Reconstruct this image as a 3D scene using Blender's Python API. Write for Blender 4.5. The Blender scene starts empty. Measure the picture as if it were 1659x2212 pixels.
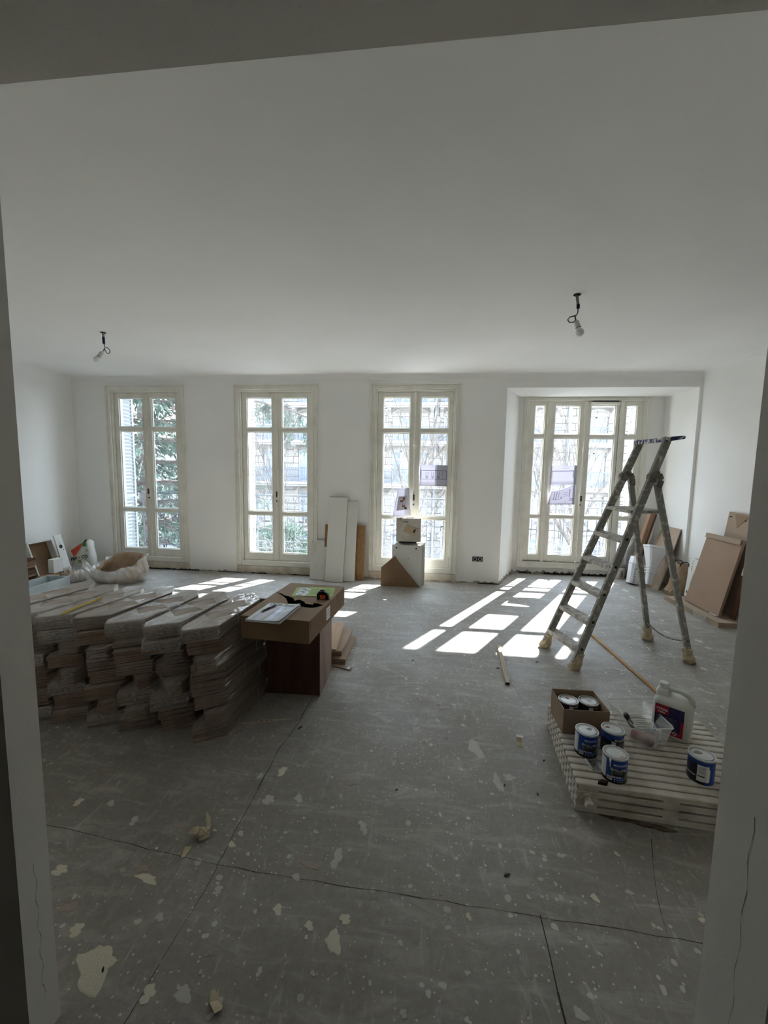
import bpy, bmesh, math, random
from mathutils import Vector, Matrix, Euler

random.seed(7)
scn = bpy.context.scene
COL = scn.collection
PI = math.pi

# ---------------------------------------------------------------- camera
cam_d = bpy.data.cameras.new('camera')
cam_d.sensor_fit = 'HORIZONTAL'
cam_d.sensor_width = 36.0
cam_d.lens = 880.0 / 1659.0 * 36.0
cam_d.clip_start = 0.02
cam_d.clip_end = 500
cam = bpy.data.objects.new('camera', cam_d)
COL.objects.link(cam)
CAM_H = 1.65
rt, dn, fw = ((0.99366, 0.11117, 0.0169), (0.02803, -0.09936, -0.99466), (-0.1089, 0.98882, -0.10185))
cam.matrix_world = Matrix(((rt[0], -dn[0], -fw[0], 0), (rt[1], -dn[1], -fw[1], 0), (rt[2], -dn[2], -fw[2], CAM_H), (0, 0, 0, 1)))
scn.camera = cam

# ---------------------------------------------------------------- sky, sun, exposure
SKY_STRENGTH = 6.6
SUN_STRENGTH = 23.0
world = bpy.data.worlds.new('sky')
scn.world = world
world.use_nodes = True
wn = world.node_tree
wn.nodes.clear()
w_out = wn.nodes.new('ShaderNodeOutputWorld')
w_bg = wn.nodes.new('ShaderNodeBackground')
w_bg.inputs['Strength'].default_value = SKY_STRENGTH
w_geo = wn.nodes.new('ShaderNodeTexCoord')
w_sep = wn.nodes.new('ShaderNodeSeparateXYZ')
w_ramp = wn.nodes.new('ShaderNodeValToRGB')
w_ramp.color_ramp.elements[0].position = 0.0
w_ramp.color_ramp.elements[0].color = (0.84, 0.93, 1.0, 1)
w_ramp.color_ramp.elements[1].position = 0.7
w_ramp.color_ramp.elements[1].color = (0.62, 0.79, 1.0, 1)
wn.links.new(w_geo.outputs['Generated'], w_sep.inputs[0])
wn.links.new(w_sep.outputs['Z'], w_ramp.inputs[0])
wn.links.new(w_ramp.outputs[0], w_bg.inputs['Color'])
wn.links.new(w_bg.outputs[0], w_out.inputs[0])

sun_d = bpy.data.lights.new('sun', 'SUN')
sun_d.energy = SUN_STRENGTH
sun_d.angle = math.radians(0.6)
sun_d.color = (0.97, 0.985, 1.0)
sun = bpy.data.objects.new('sun', sun_d)
COL.objects.link(sun)
sun.rotation_euler = Vector((-0.405, -0.70, -0.59)).to_track_quat('-Z', 'Y').to_euler()
sun.location = (20, 40, 30)

vs = scn.view_settings
vs.view_transform = 'Standard'
vs.look = 'None'
vs.exposure = 1.0
vs.gamma = 1.0
vs.use_curve_mapping = False
scn.cycles.max_bounces = 14
scn.cycles.diffuse_bounces = 8
scn.cycles.glossy_bounces = 4
scn.cycles.transmission_bounces = 8
scn.cycles.transparent_max_bounces = 24
scn.cycles.use_denoising = True
scn.cycles.sample_clamp_indirect = 8.0
scn.cycles.caustics_reflective = False
scn.cycles.caustics_refractive = False

# ---------------------------------------------------------------- materials
def lin(r, g, b):
    f = lambda c: (c / 255 / 12.92) if c / 255 <= 0.04045 else ((c / 255 + 0.055) / 1.055) ** 2.4
    return (f(r), f(g), f(b), 1.0)

def new_mat(name):
    m = bpy.data.materials.new(name)
    m.use_nodes = True
    nt = m.node_tree
    bs = nt.nodes['Principled BSDF']
    return m, nt, bs

def mat(name, rgb, rough=0.6, metal=0.0, var=0.0, vscale=8.0, rgb2=None, stretch=(1, 1, 1), bump=0.0, bscale=60.0, detail=6.0, spec=0.3, lo=0.35, hi=0.65):
    """plain procedural material: base colour with a second colour blended in by noise, plus fine relief"""
    m, nt, bs = new_mat(name)
    bs.inputs['Roughness'].default_value = rough
    bs.inputs['Metallic'].default_value = metal
    bs.inputs['Specular IOR Level'].default_value = spec
    c1 = lin(*rgb)
    tc = nt.nodes.new('ShaderNodeTexCoord')
    mp = nt.nodes.new('ShaderNodeMapping')
    mp.inputs['Scale'].default_value = stretch
    nt.links.new(tc.outputs['Object'], mp.inputs[0])
    if rgb2 is None and var > 0:
        rgb2 = tuple(max(0, min(255, c * (1 - var))) for c in rgb)
    if rgb2 is not None:
        nz = nt.nodes.new('ShaderNodeTexNoise')
        nz.inputs['Scale'].default_value = vscale
        nz.inputs['Detail'].default_value = detail
        nt.links.new(mp.outputs[0], nz.inputs['Vector'])
        rp = nt.nodes.new('ShaderNodeValToRGB')
        rp.color_ramp.elements[0].position = lo
        rp.color_ramp.elements[0].color = c1
        rp.color_ramp.elements[1].position = hi
        rp.color_ramp.elements[1].color = lin(*rgb2)
        nt.links.new(nz.outputs[0], rp.inputs[0])
        nt.links.new(rp.outputs[0], bs.inputs['Base Color'])
    else:
        bs.inputs['Base Color'].default_value = c1
    if bump > 0:
        nb = nt.nodes.new('ShaderNodeTexNoise')
        nb.inputs['Scale'].default_value = bscale
        nb.inputs['Detail'].default_value = 4
        nt.links.new(mp.outputs[0], nb.inputs['Vector'])
        bp = nt.nodes.new('ShaderNodeBump')
        bp.inputs['Strength'].default_value = bump
        bp.inputs['Distance'].default_value = 0.01
        nt.links.new(nb.outputs[0], bp.inputs['Height'])
        nt.links.new(bp.outputs[0], bs.inputs['Normal'])
    return m

def film_mat(name, rgb, opacity, rough=0.25, wrinkle=0.5, gloss=0.25, streak=(1, 1, 1), bscale=18.0, noise_op=0.0):
    """thin plastic sheet or glass: transparent, with some diffuse veil and a glossy skin"""
    m = bpy.data.materials.new(name)
    m.use_nodes = True
    nt = m.node_tree
    nt.nodes.clear()
    out = nt.nodes.new('ShaderNodeOutputMaterial')
    tr = nt.nodes.new('ShaderNodeBsdfTransparent')
    df = nt.nodes.new('ShaderNodeBsdfDiffuse')
    tl = nt.nodes.new('ShaderNodeBsdfTranslucent')
    gl = nt.nodes.new('ShaderNodeBsdfGlossy')
    for n in (df, tl):
        n.inputs['Color'].default_value = lin(*rgb)
    gl.inputs['Roughness'].default_value = rough
    gl.inputs['Color'].default_value = (0.9, 0.9, 0.9, 1)
    a1 = nt.nodes.new('ShaderNodeMixShader'); a1.inputs[0].default_value = 0.5
    nt.links.new(df.outputs[0], a1.inputs[1]); nt.links.new(tl.outputs[0], a1.inputs[2])
    a2 = nt.nodes.new('ShaderNodeMixShader'); a2.inputs[0].default_value = opacity
    nt.links.new(tr.outputs[0], a2.inputs[1]); nt.links.new(a1.outputs[0], a2.inputs[2])
    a3 = nt.nodes.new('ShaderNodeMixShader')
    lw = nt.nodes.new('ShaderNodeLayerWeight'); lw.inputs[0].default_value = 0.35
    mm = nt.nodes.new('ShaderNodeMath'); mm.operation = 'MULTIPLY'; mm.inputs[1].default_value = gloss
    nt.links.new(lw.outputs['Facing'], mm.inputs[0])
    ad = nt.nodes.new('ShaderNodeMath'); ad.operation = 'ADD'; ad.inputs[1].default_value = gloss * 0.15
    nt.links.new(mm.outputs[0], ad.inputs[0])
    nt.links.new(ad.outputs[0], a3.inputs[0])
    nt.links.new(a2.outputs[0], a3.inputs[1]); nt.links.new(gl.outputs[0], a3.inputs[2])
    nt.links.new(a3.outputs[0], out.inputs[0])
    tc = nt.nodes.new('ShaderNodeTexCoord')
    mp = nt.nodes.new('ShaderNodeMapping'); mp.inputs['Scale'].default_value = streak
    nt.links.new(tc.outputs['Object'], mp.inputs[0])
    nz = nt.nodes.new('ShaderNodeTexNoise'); nz.inputs['Scale'].default_value = bscale; nz.inputs['Detail'].default_value = 3
    nt.links.new(mp.outputs[0], nz.inputs['Vector'])
    if wrinkle > 0:
        bp = nt.nodes.new('ShaderNodeBump'); bp.inputs['Strength'].default_value = wrinkle; bp.inputs['Distance'].default_value = 0.02
        nt.links.new(nz.outputs[0], bp.inputs['Height'])
        for n in (gl, df, tl):
            nt.links.new(bp.outputs[0], n.inputs['Normal'])
    if noise_op > 0:
        rp = nt.nodes.new('ShaderNodeMapRange')
        rp.inputs['From Min'].default_value = 0.4; rp.inputs['From Max'].default_value = 0.65
        rp.inputs['To Min'].default_value = opacity; rp.inputs['To Max'].default_value = min(1, opacity + noise_op)
        nt.links.new(nz.outputs[0], rp.inputs['Value'])
        nt.links.new(rp.outputs[0], a2.inputs[0])
    return m

M = {}
M['wall'] = mat('wall_paint', (240, 240, 238), 0.85, var=0.02, vscale=1.2, bump=0.05, bscale=35, spec=0.15)
M['jamb'] = mat('jamb_paint', (226, 223, 215), 0.8, var=0.03, vscale=1.5, bump=0.08, bscale=80, spec=0.15)
M['ceiling'] = mat('ceiling_paint', (240, 240, 239), 0.9, var=0.015, vscale=1.0, bump=0.04, bscale=25, spec=0.1)
M['window_paint'] = mat('old_window_paint', (228, 226, 217), 0.5, rgb2=(214, 211, 200), vscale=5, bump=0.06, bscale=50, spec=0.35, lo=0.45, hi=0.75)
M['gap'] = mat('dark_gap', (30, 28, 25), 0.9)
M['metal_lock'] = mat('tarnished_lock', (60, 55, 48), 0.45, metal=0.6)
M['glass'] = film_mat('dusty_window_glass', (235, 240, 245), 0.012, rough=0.02, wrinkle=0.02, gloss=0.2, bscale=6, noise_op=0.012)
M['rubble'] = mat('raw_plaster_edge', (176, 168, 154), 0.95, rgb2=(112, 103, 90), vscale=26, bump=0.8, bscale=60)
M['plaster_strip'] = mat('bare_plaster_strip', (214, 208, 194), 0.9, rgb2=(186, 176, 156), vscale=6, bump=0.3, bscale=40)

# ---------------------------------------------------------------- mesh building
class MB:
    """collects simple solids and links them as ONE mesh object"""
    def __init__(self):
        self.v = []; self.f = []; self.m = []
    def add(self, vs, fs, mi=0, xf=None):
        o = len(self.v)
        for p in vs:
            p = Vector(p)
            self.v.append(tuple(xf @ p) if xf is not None else tuple(p))
        for f in fs:
            self.f.append(tuple(i + o for i in f)); self.m.append(mi)
        return self
    def box(self, x0, x1, y0, y1, z0, z1, mi=0, xf=None):
        return self.add([(x0, y0, z0), (x1, y0, z0), (x1, y1, z0), (x0, y1, z0), (x0, y0, z1), (x1, y0, z1), (x1, y1, z1), (x0, y1, z1)],
                        [(0, 3, 2, 1), (4, 5, 6, 7), (0, 1, 5, 4), (1, 2, 6, 5), (2, 3, 7, 6), (3, 0, 4, 7)], mi, xf)
    def quad(self, a, b, c, d, mi=0, xf=None):
        return self.add([a, b, c, d], [(0, 1, 2, 3)], mi, xf)
    def prism(self, poly, z0, z1, mi=0, xf=None):
        n = len(poly)
        vs = [(p[0], p[1], z0) for p in poly] + [(p[0], p[1], z1) for p in poly]
        fs = [tuple(reversed(range(n))), tuple(range(n, 2 * n))] + [(i, (i + 1) % n, n + (i + 1) % n, n + i) for i in range(n)]
        return self.add(vs, fs, mi, xf)
    def loft(self, rings, mi=0, cap=True, xf=None):
        n = len(rings[0]); vs = [p for r in rings for p in r]; fs = []
        for k in range(len(rings) - 1):
            for i in range(n):
                fs.append((k * n + i, k * n + (i + 1) % n, (k + 1) * n + (i + 1) % n, (k + 1) * n + i))
        if cap:
            fs.append(tuple(reversed(range(n)))); fs.append(tuple((len(rings) - 1) * n + i for i in range(n)))
        return self.add(vs, fs, mi, xf)
    def tube(self, path, r, n=8, mi=0, cap=True, closed=False, xf=None):
        pts = [Vector(p) for p in path]; rs = r if isinstance(r, (list, tuple)) else [r] * len(pts)
        rings = []; prev = None; k = len(pts)
        for i, p in enumerate(pts):
            if closed: t = pts[(i + 1) % k] - pts[i - 1]
            else: t = pts[min(i + 1, k - 1)] - pts[max(i - 1, 0)]
            if t.length < 1e-9: t = Vector((0, 0, 1))
            t.normalize()
            if prev is None:
                a = Vector((0, 0, 1)) if abs(t.z) < 0.9 else Vector((1, 0, 0)); u = t.cross(a).normalized()
            else:
                u = (prev - t * prev.dot(t))
                u = u.normalized() if u.length > 1e-6 else t.orthogonal().normalized()
            prev = u; w = t.cross(u)
            rings.append([tuple(p + (u * math.cos(2 * PI * j / n) + w * math.sin(2 * PI * j / n)) * rs[i]) for j in range(n)])
        if closed: rings.append(rings[0]); cap = False
        return self.loft(rings, mi, cap, xf)
    def bar(self, a, b, wx, wy, mi=0, upv=(0, 0, 1)):
        """rectangular bar from a to b"""
        a = Vector(a); b = Vector(b); t = (b - a).normalized(); u = t.cross(Vector(upv))
        if u.length < 1e-6: u = t.cross(Vector((1, 0, 0)))
        u.normalize(); w = u.cross(t)
        r = lambda p: [tuple(p + u * sx * wx / 2 + w * sy * wy / 2) for sx, sy in ((-1, -1), (1, -1), (1, 1), (-1, 1))]
        return self.loft([r(a), r(b)], mi)
    def lathe(self, prof, n=24, mi=0, xf=None):
        """prof: list of (radius, z) bottom to top, capped"""
        rings = [[(r * math.cos(2 * PI * j / n), r * math.sin(2 * PI * j / n), z) for j in range(n)] for r, z in prof]
        return self.loft(rings, mi, True, xf)
    def build(self, name, mats, parent=None, smooth=False, bevel=0.0, loc=None, rot=None, seg=2, fix=True):
        me = bpy.data.meshes.new(name)
        me.from_pydata(self.v, [], self.f)
        mats = mats if isinstance(mats, (list, tuple)) else [mats]
        for q in mats: me.materials.append(q)
        for p, mi in zip(me.polygons, self.m): p.material_index = mi
        if fix:
            bm = bmesh.new(); bm.from_mesh(me); bmesh.ops.recalc_face_normals(bm, faces=bm.faces); bm.to_mesh(me); bm.free()
        if smooth:
            for p in me.polygons: p.use_smooth = True
        me.update()
        o = bpy.data.objects.new(name, me); COL.objects.link(o)
        if parent is not None: o.parent = parent
        if loc is not None: o.location = loc
        if rot is not None: o.rotation_euler = rot
        if bevel > 0:
            b = o.modifiers.new('bevel', 'BEVEL'); b.width = bevel; b.segments = seg; b.limit_method = 'ANGLE'; b.angle_limit = math.radians(40)
        return o

def smooth_by_angle(o, deg=40):
    me = o.data
    for p in me.polygons: p.use_smooth = True
    bm = bmesh.new(); bm.from_mesh(me)
    for e in bm.edges:
        if len(e.link_faces) != 2 or e.calc_face_angle(0) > math.radians(deg): e.smooth = False
    bm.to_mesh(me); bm.free()
    return o

def tag(o, label=None, cat=None, group=None, kind=None):
    if label: o['label'] = label
    if cat: o['category'] = cat
    if group: o['group'] = group
    if kind: o['kind'] = kind
    return o

def thing(name, label, cat, loc=(0, 0, 0), rot=(0, 0, 0), group=None):
    o = bpy.data.objects.new(name, None); COL.objects.link(o)
    o.empty_display_size = 0.1; o.location = loc
    o.rotation_euler = rot if isinstance(rot, (tuple, list)) else (0, 0, rot)
    return tag(o, label, cat, group)

def copy_tree(o, parent=None):
    c = o.copy(); COL.objects.link(c)
    if parent is not None: c.parent = parent
    for ch in list(o.children): copy_tree(ch, c)
    return c

def text_mesh(s, size, depth=0.0006, align='CENTER', bold=0.0):
    cu = bpy.data.curves.new('lettering', 'FONT')
    cu.body = s; cu.size = size; cu.extrude = depth / 2; cu.align_x = align; cu.align_y = 'CENTER'; cu.offset = bold; cu.resolution_u = 3
    o = bpy.data.objects.new('lettering', cu); COL.objects.link(o)
    dg = bpy.context.evaluated_depsgraph_get()
    me = bpy.data.meshes.new_from_object(o.evaluated_get(dg))
    bpy.data.objects.remove(o); bpy.data.curves.remove(cu)
    return me

def text(name, s, size, m, parent, mtx, bold=0.0, align='CENTER', wrap=None):
    """flat lettering; wrap=(radius, angle0) bends it round a vertical cylinder (x -> angle, y -> z)"""
    me = text_mesh(s, size, bold=bold, align=align)
    if wrap:
        r, a0, z0 = wrap
        for v in me.vertices:
            a = a0 + v.co.x / r
            rr = r + v.co.z
            v.co = Vector((rr * math.cos(a), rr * math.sin(a), z0 + v.co.y))
    me.materials.clear(); me.materials.append(m)
    me.name = name
    o = bpy.data.objects.new(name, me); COL.objects.link(o)
    o.parent = parent
    if mtx is not None: o.matrix_local = mtx
    return o

def frame_mtx(origin, xdir, ydir):
    x = Vector(xdir).normalized(); y = Vector(ydir); y = (y - x * y.dot(x)).normalized(); z = x.cross(y)
    return Matrix(((x.x, y.x, z.x, origin[0]), (x.y, y.y, z.y, origin[1]), (x.z, y.z, z.z, origin[2]), (0, 0, 0, 1)))

def struct(name, mb, m, parent=None, **kw):
    o = mb.build(name, m, parent, **kw)
    if parent is None: o['kind'] = 'structure'
    return o

# ================================================================ ROOM SHELL
XL, XR, YF, YN, ZC = -5.71, 3.62, 6.06, 0.955, 3.04
YO = 6.52                      # outer face of the street wall
YB, YBO = 6.85, 7.25           # inner and outer face of the bay wall
BX0, BX1, BXB0 = 1.06, 3.58, 1.40

# floor ------------------------------------------------------------
def floor_mat():
    m, nt, bs = new_mat('dirty_screed')
    bs.inputs['Specular IOR Level'].default_value = 0.5
    N = nt.nodes.new; Lk = nt.links.new
    tc = N('ShaderNodeTexCoord')
    def noise(scale, detail=8, rough=0.6, vec=None, dist=0.0):
        n = N('ShaderNodeTexNoise'); n.inputs['Scale'].default_value = scale; n.inputs['Detail'].default_value = detail
        n.inputs['Roughness'].default_value = rough; n.inputs['Distortion'].default_value = dist
        Lk(vec or tc.outputs['Object'], n.inputs['Vector']); return n.outputs[0]
    def ramp(src, stops):
        r = N('ShaderNodeValToRGB'); els = r.color_ramp.elements
        while len(els) < len(stops): els.new(0.5)
        for e, (p, c) in zip(els, stops): e.position = p; e.color = c
        Lk(src, r.inputs[0]); return r.outputs[0]
    def mix(fac, a, b):
        x = N('ShaderNodeMix'); x.data_type = 'RGBA'
        if isinstance(fac, float): x.inputs[0].default_value = fac
        else: Lk(fac, x.inputs[0])
        for s, k in ((a, 6), (b, 7)):
            if isinstance(s, tuple): x.inputs[k].default_value = s
            else: Lk(s, x.inputs[k])
        return x.outputs[2]
    def math2(op, a, b):
        x = N('ShaderNodeMath'); x.operation = op
        for i, s in enumerate((a, b)):
            if isinstance(s, (int, float)): x.inputs[i].default_value = s
            else: Lk(s, x.inputs[i])
        return x.outputs[0]
    K = lambda v: (v, v, v, 1)
    base = ramp(noise(0.9, 10, 0.62, dist=0.4), [(0.3, lin(134, 129, 120)), (0.5, lin(150, 145, 136)), (0.72, lin(166, 161, 152))])
    fine = ramp(noise(34, 6, 0.7), [(0.3, K(0.82)), (0.7, K(1.08))])
    mul = N('ShaderNodeMix'); mul.data_type = 'RGBA'; mul.blend_type = 'MULTIPLY'; mul.inputs[0].default_value = 1.0
    Lk(base, mul.inputs[6]); Lk(fine, mul.inputs[7]); col = mul.outputs[2]
    # ochre / red-brown damp stains
    st = ramp(noise(0.75, 5, 0.5), [(0.58, K(0)), (0.72, K(0.45))])
    col = mix(st, col, lin(118, 110, 92))
    # whitish plaster smears: stretched noise
    mp = N('ShaderNodeMapping'); mp.inputs['Scale'].default_value = (1.6, 5.5, 1); mp.inputs['Rotation'].default_value = (0, 0, 0.5)
    Lk(tc.outputs['Object'], mp.inputs[0])
    sm = ramp(noise(1.9, 9, 0.72, mp.outputs[0], 0.8), [(0.50, K(0)), (0.72, K(0.5))])
    col = mix(sm, col, lin(205, 202, 194))
    mp2 = N('ShaderNodeMapping'); mp2.inputs['Scale'].default_value = (6, 1.5, 1); mp2.inputs['Rotation'].default_value = (0, 0, -0.35)
    Lk(tc.outputs['Object'], mp2.inputs[0])
    sm2 = ramp(noise(3.4, 8, 0.75, mp2.outputs[0], 1.2), [(0.56, K(0)), (0.70, K(0.6))])
    col = mix(sm2, col, lin(198, 196, 190))
    # paint spatter: thresholded voronoi, thinned by a large noise
    dens = ramp(noise(0.8, 4, 0.5), [(0.32, K(0)), (0.55, K(1))])
    for sc, r0, r1, c in ((16, 0.17, 0.13, lin(214, 212, 204)), (45, 0.20, 0.14, lin(222, 221, 216)), (8, 0.115, 0.09, lin(206, 202, 188))):
        warp = N('ShaderNodeTexNoise'); warp.inputs['Scale'].default_value = sc * 1.5
        Lk(tc.outputs['Object'], warp.inputs['Vector'])
        va = N('ShaderNodeMix'); va.data_type = 'RGBA'; va.inputs[0].default_value = 0.03 if sc < 20 else 0.012
        Lk(tc.outputs['Object'], va.inputs[6]); Lk(warp.outputs['Color'], va.inputs[7])
        vo = N('ShaderNodeTexVoronoi'); vo.inputs['Scale'].default_value = sc
        Lk(va.outputs[2], vo.inputs['Vector'])
        spot = ramp(vo.outputs['Distance'], [(r1, K(1)), (r0, K(0))])
        sel = N('ShaderNodeSeparateColor'); Lk(vo.outputs['Color'], sel.inputs[0])
        pick = ramp(sel.outputs[0], [(0.50, K(0)), (0.52, K(1))])
        fac = math2('MULTIPLY', math2('MULTIPLY', spot, pick), dens)
        col = mix(math2('MULTIPLY', fac, 0.8), col, c)
    Lk(col, bs.inputs['Base Color'])
    ro = ramp(noise(2.2, 6), [(0.35, K(0.45)), (0.65, K(0.68))])
    Lk(ro, bs.inputs['Roughness'])
    bp = N('ShaderNodeBump'); bp.inputs['Strength'].default_value = 0.18; bp.inputs['Distance'].default_value = 0.006
    Lk(noise(22, 8, 0.7), bp.inputs['Height']); Lk(bp.outputs[0], bs.inputs['Normal'])
    return m
M['floor'] = floor_mat()
fl = MB(); fl.prism([(-6.1, -2.4), (3.9, -2.4), (3.9, YO), (BX1 + 0.2, YO), (BX1 + 0.2, YBO), (BXB0 - 0.2, YBO), (BX0 + 0.1, YO), (-6.1, YO)], -0.25, 0.0)
floor = struct('floor', fl, M['floor'])

# joints and cracks between the screed panels, thin dark open seams
M['hairline'] = mat('hairline_joint', (150, 146, 138), 0.9)
M['crack'] = mat('crack_dark', (62, 58, 52), 0.9)
def seam(pts, w, name='joint'):
    mb = MB(); P = []
    rs = random.Random(len(pts) * 17 + int(abs(pts[0][0]) * 100))
    for (a, b) in zip(pts[:-1], pts[1:]):
        n = max(2, int(math.dist(a, b) / 0.08))
        for i in range(n):
            t = i / n
            P.append((a[0] + (b[0] - a[0]) * t + rs.uniform(-0.004, 0.004), a[1] + (b[1] - a[1]) * t + rs.uniform(-0.004, 0.004)))
    P.append(pts[-1])
    for i in range(len(P) - 1):
        a = Vector(P[i]); b = Vector(P[i + 1]); t = (b - a).normalized(); nrm = Vector((-t.y, t.x)) * w * rs.uniform(0.3, 0.8)
        mb.add([(a.x - nrm.x, a.y - nrm.y, 0.0006), (b.x - nrm.x, b.y - nrm.y, 0.0006), (b.x + nrm.x, b.y + nrm.y, 0.0006), (a.x + nrm.x, a.y + nrm.y, 0.0006)], [(0, 1, 2, 3)])
    return mb.build(name, M['crack'], floor, fix=False)
SEAMS = [([(-0.80, 2.73), (-0.806, 2.60), (-0.81, 2.37), (-0.84, 2.2), (-0.835, 1.45)], 0.0035),
         ([(-2.6, 1.64), (-1.6, 1.53), (-0.83, 1.455), (0.1, 1.43), (1.1, 1.40)], 0.002),
         ([(-0.83, 1.45), (-0.84, 1.2), (-0.86, 0.9)], 0.002),
         ([(0.46, 1.43), (0.452, 1.2), (0.446, 0.9), (0.44, 0.5)], 0.0045),
         ([(0.66, 3.3), (0.70, 3.05), (0.72, 2.85), (0.80, 2.7), (0.86, 2.6)], 0.002),
         ([(1.05, 1.82), (0.93, 1.55), (0.90, 1.42)], 0.002)]
for p, w in SEAMS: seam(p, w)

# plaster and paint splashes stuck to the floor: thin irregular cakes
M['splash_cream'] = mat('cream_plaster_splash', (232, 226, 206), 0.85, rgb2=(206, 199, 178), vscale=14, bump=0.3, bscale=60)
M['splash_white'] = mat('white_plaster_splash', (214, 211, 203), 0.85, rgb2=(178, 174, 165), vscale=20, bump=0.3, bscale=60)
M['splash_pink'] = mat('pinkish_plaster_splash', (176, 160, 150), 0.85, rgb2=(158, 146, 136), vscale=20)
def splash_mesh(seed, n=30, rough=0.42):
    rs = random.Random(seed); ph = [rs.uniform(0, 6.28) for _ in range(4)]
    ring = []
    for i in range(n):
        a = 2 * PI * i / n
        r = 1 + rough * (0.5 * math.sin(2 * a + ph[0]) + 0.35 * math.sin(3 * a + ph[1]) + 0.25 * math.sin(5 * a + ph[2]) + 0.2 * math.sin(8 * a + ph[3])) + rs.uniform(-0.06, 0.06)
        ring.append((r * math.cos(a), r * math.sin(a)))
    mb = MB()
    lo = [(x, y, 0.0) for x, y in ring]; hi = [(x * 0.93, y * 0.93, 1.0) for x, y in ring]
    mb.loft([lo, hi])
    return mb
splash_src = {}
for key in ('splash_cream', 'splash_white', 'splash_pink'):
    for s in range(4):
        o = splash_mesh(s * 7 + len(key)).build('splash', M[key], floor)
        splash_src[(key, s)] = o.data
        bpy.data.objects.remove(o)
def splash(key, s, x, y, rx, ry, rot=0.0):
    o = bpy.data.objects.new('splash', splash_src[(key, s)]); COL.objects.link(o); o.parent = floor
    o.location = (x, y, 0.0003); o.scale = (rx, ry, 0.0012); o.rotation_euler = (0, 0, rot)
    return o
SPLASHES = [
 ('c',-1.053,1.075,0.068,0.056), ('c',-0.757,2.005,0.023,0.031), ('w',-0.347,1.548,0.022,0.041), ('c',-0.290,1.244,0.029,0.033),
 ('c',-0.389,1.283,0.015,0.017), ('p',-1.101,1.617,0.021,0.024), ('w',-1.328,1.610,0.017,0.023), ('p',-1.128,1.403,0.021,0.020),
 ('c',-1.084,1.368,0.046,0.017), ('c',-1.208,1.168,0.025,0.020), ('c',-0.834,1.033,0.022,0.022), ('w',-0.724,1.044,0.027,0.021),
 ('w',-0.942,1.243,0.014,0.016), ('w',-0.779,1.363,0.018,0.015), ('p',-0.447,1.504,0.039,0.014), ('w',0.407,2.079,0.022,0.056),
 ('w',0.318,2.335,0.034,0.081), ('c',0.190,1.387,0.010,0.013), ('w',0.556,1.500,0.011,0.011), ('c',0.688,1.517,0.016,0.014),
 ('w',-0.056,1.271,0.010,0.010), ('w',-0.033,1.085,0.014,0.010), ('w',0.710,2.716,0.026,0.044), ('w',0.858,1.724,0.010,0.012),
 ('w',-1.511,1.688,0.016,0.020), ('c',-1.673,1.676,0.020,0.021), ('c',-1.457,1.355,0.034,0.019), ('p',-0.364,1.970,0.027,0.019),
 ('w',-0.610,1.836,0.019,0.026), ('w',-0.259,1.707,0.019,0.029), ('w',-0.756,1.808,0.032,0.024), ('w',-0.493,1.449,0.019,0.013),
 ('c',-0.522,1.322,0.016,0.020), ('c',-0.265,1.322,0.024,0.015), ('w',0.475,2.121,0.035,0.021), ('w',0.097,2.579,0.019,0.020),
 ('w',0.262,2.552,0.015,0.015), ('w',0.215,2.780,0.026,0.017), ('w',1.404,3.088,0.021,0.022), ('w',2.138,3.258,0.037,0.043),
 ('w',2.179,3.217,0.051,0.034), ('w',0.023,2.367,0.023,0.017), ('w',-0.158,2.142,0.013,0.015), ('c',0.210,2.229,0.013,0.015),
 ('w',2.834,6.355,0.058,0.088), ('w',2.824,6.040,0.069,0.081), ('w',2.763,5.705,0.058,0.072), ('w',2.769,5.415,0.049,0.066),
 ('w',2.516,5.113,0.052,0.059), ('w',2.745,5.150,0.053,0.060), ('w',2.681,4.828,0.044,0.053), ('w',2.537,4.468,0.045,0.046),
 ('w',2.492,4.224,0.033,0.042), ('w',2.485,4.061,0.037,0.039), ('w',2.729,4.260,0.058,0.057), ('w',2.712,4.095,0.046,0.040),
 ('w',2.384,3.630,0.037,0.042), ('w',2.225,3.487,0.032,0.029), ('w',2.124,4.007,0.027,0.037), ('w',2.305,4.561,0.036,0.047),
 ('w',0.085,5.125,0.024,0.038), ('w',0.250,4.831,0.023,0.033), ('w',-0.512,1.130,0.009,0.012), ('p',-0.705,1.158,0.013,0.011),
 ('w',-0.807,1.611,0.013,0.015), ('p',-1.297,1.232,0.027,0.020)]
for i, (c, x, y, rx, ry) in enumerate(SPLASHES):
    if y > 3: rx *= 0.6; ry *= 0.6
    splash({'c': 'splash_cream', 'w': 'splash_white', 'p': 'splash_pink'}[c], i % 4, x, y, rx, ry, (i * 0.7) % 0.6 - 0.3)
rs = random.Random(11)
for i in range(140):
    y = 0.98 + 4.8 * rs.random() ** 1.3; x = rs.uniform(-1.9, 2.6) * (0.45 + y / 6)
    if (-1.35 < x < -0.3 and 2.0 < y < 3.4) or x < -1.25 and 2.0 < y < 3.3 or (0.7 < x < 1.8 and 1.8 < y < 2.7): continue
    r = rs.uniform(0.004, 0.011) * (1 + 0.8 * (rs.random() < 0.12))
    splash(rs.choice(['splash_cream', 'splash_white', 'splash_white', 'splash_pink']), rs.randrange(4), x, y, r, r * rs.uniform(0.6, 1.6), rs.uniform(0, 3))
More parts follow.
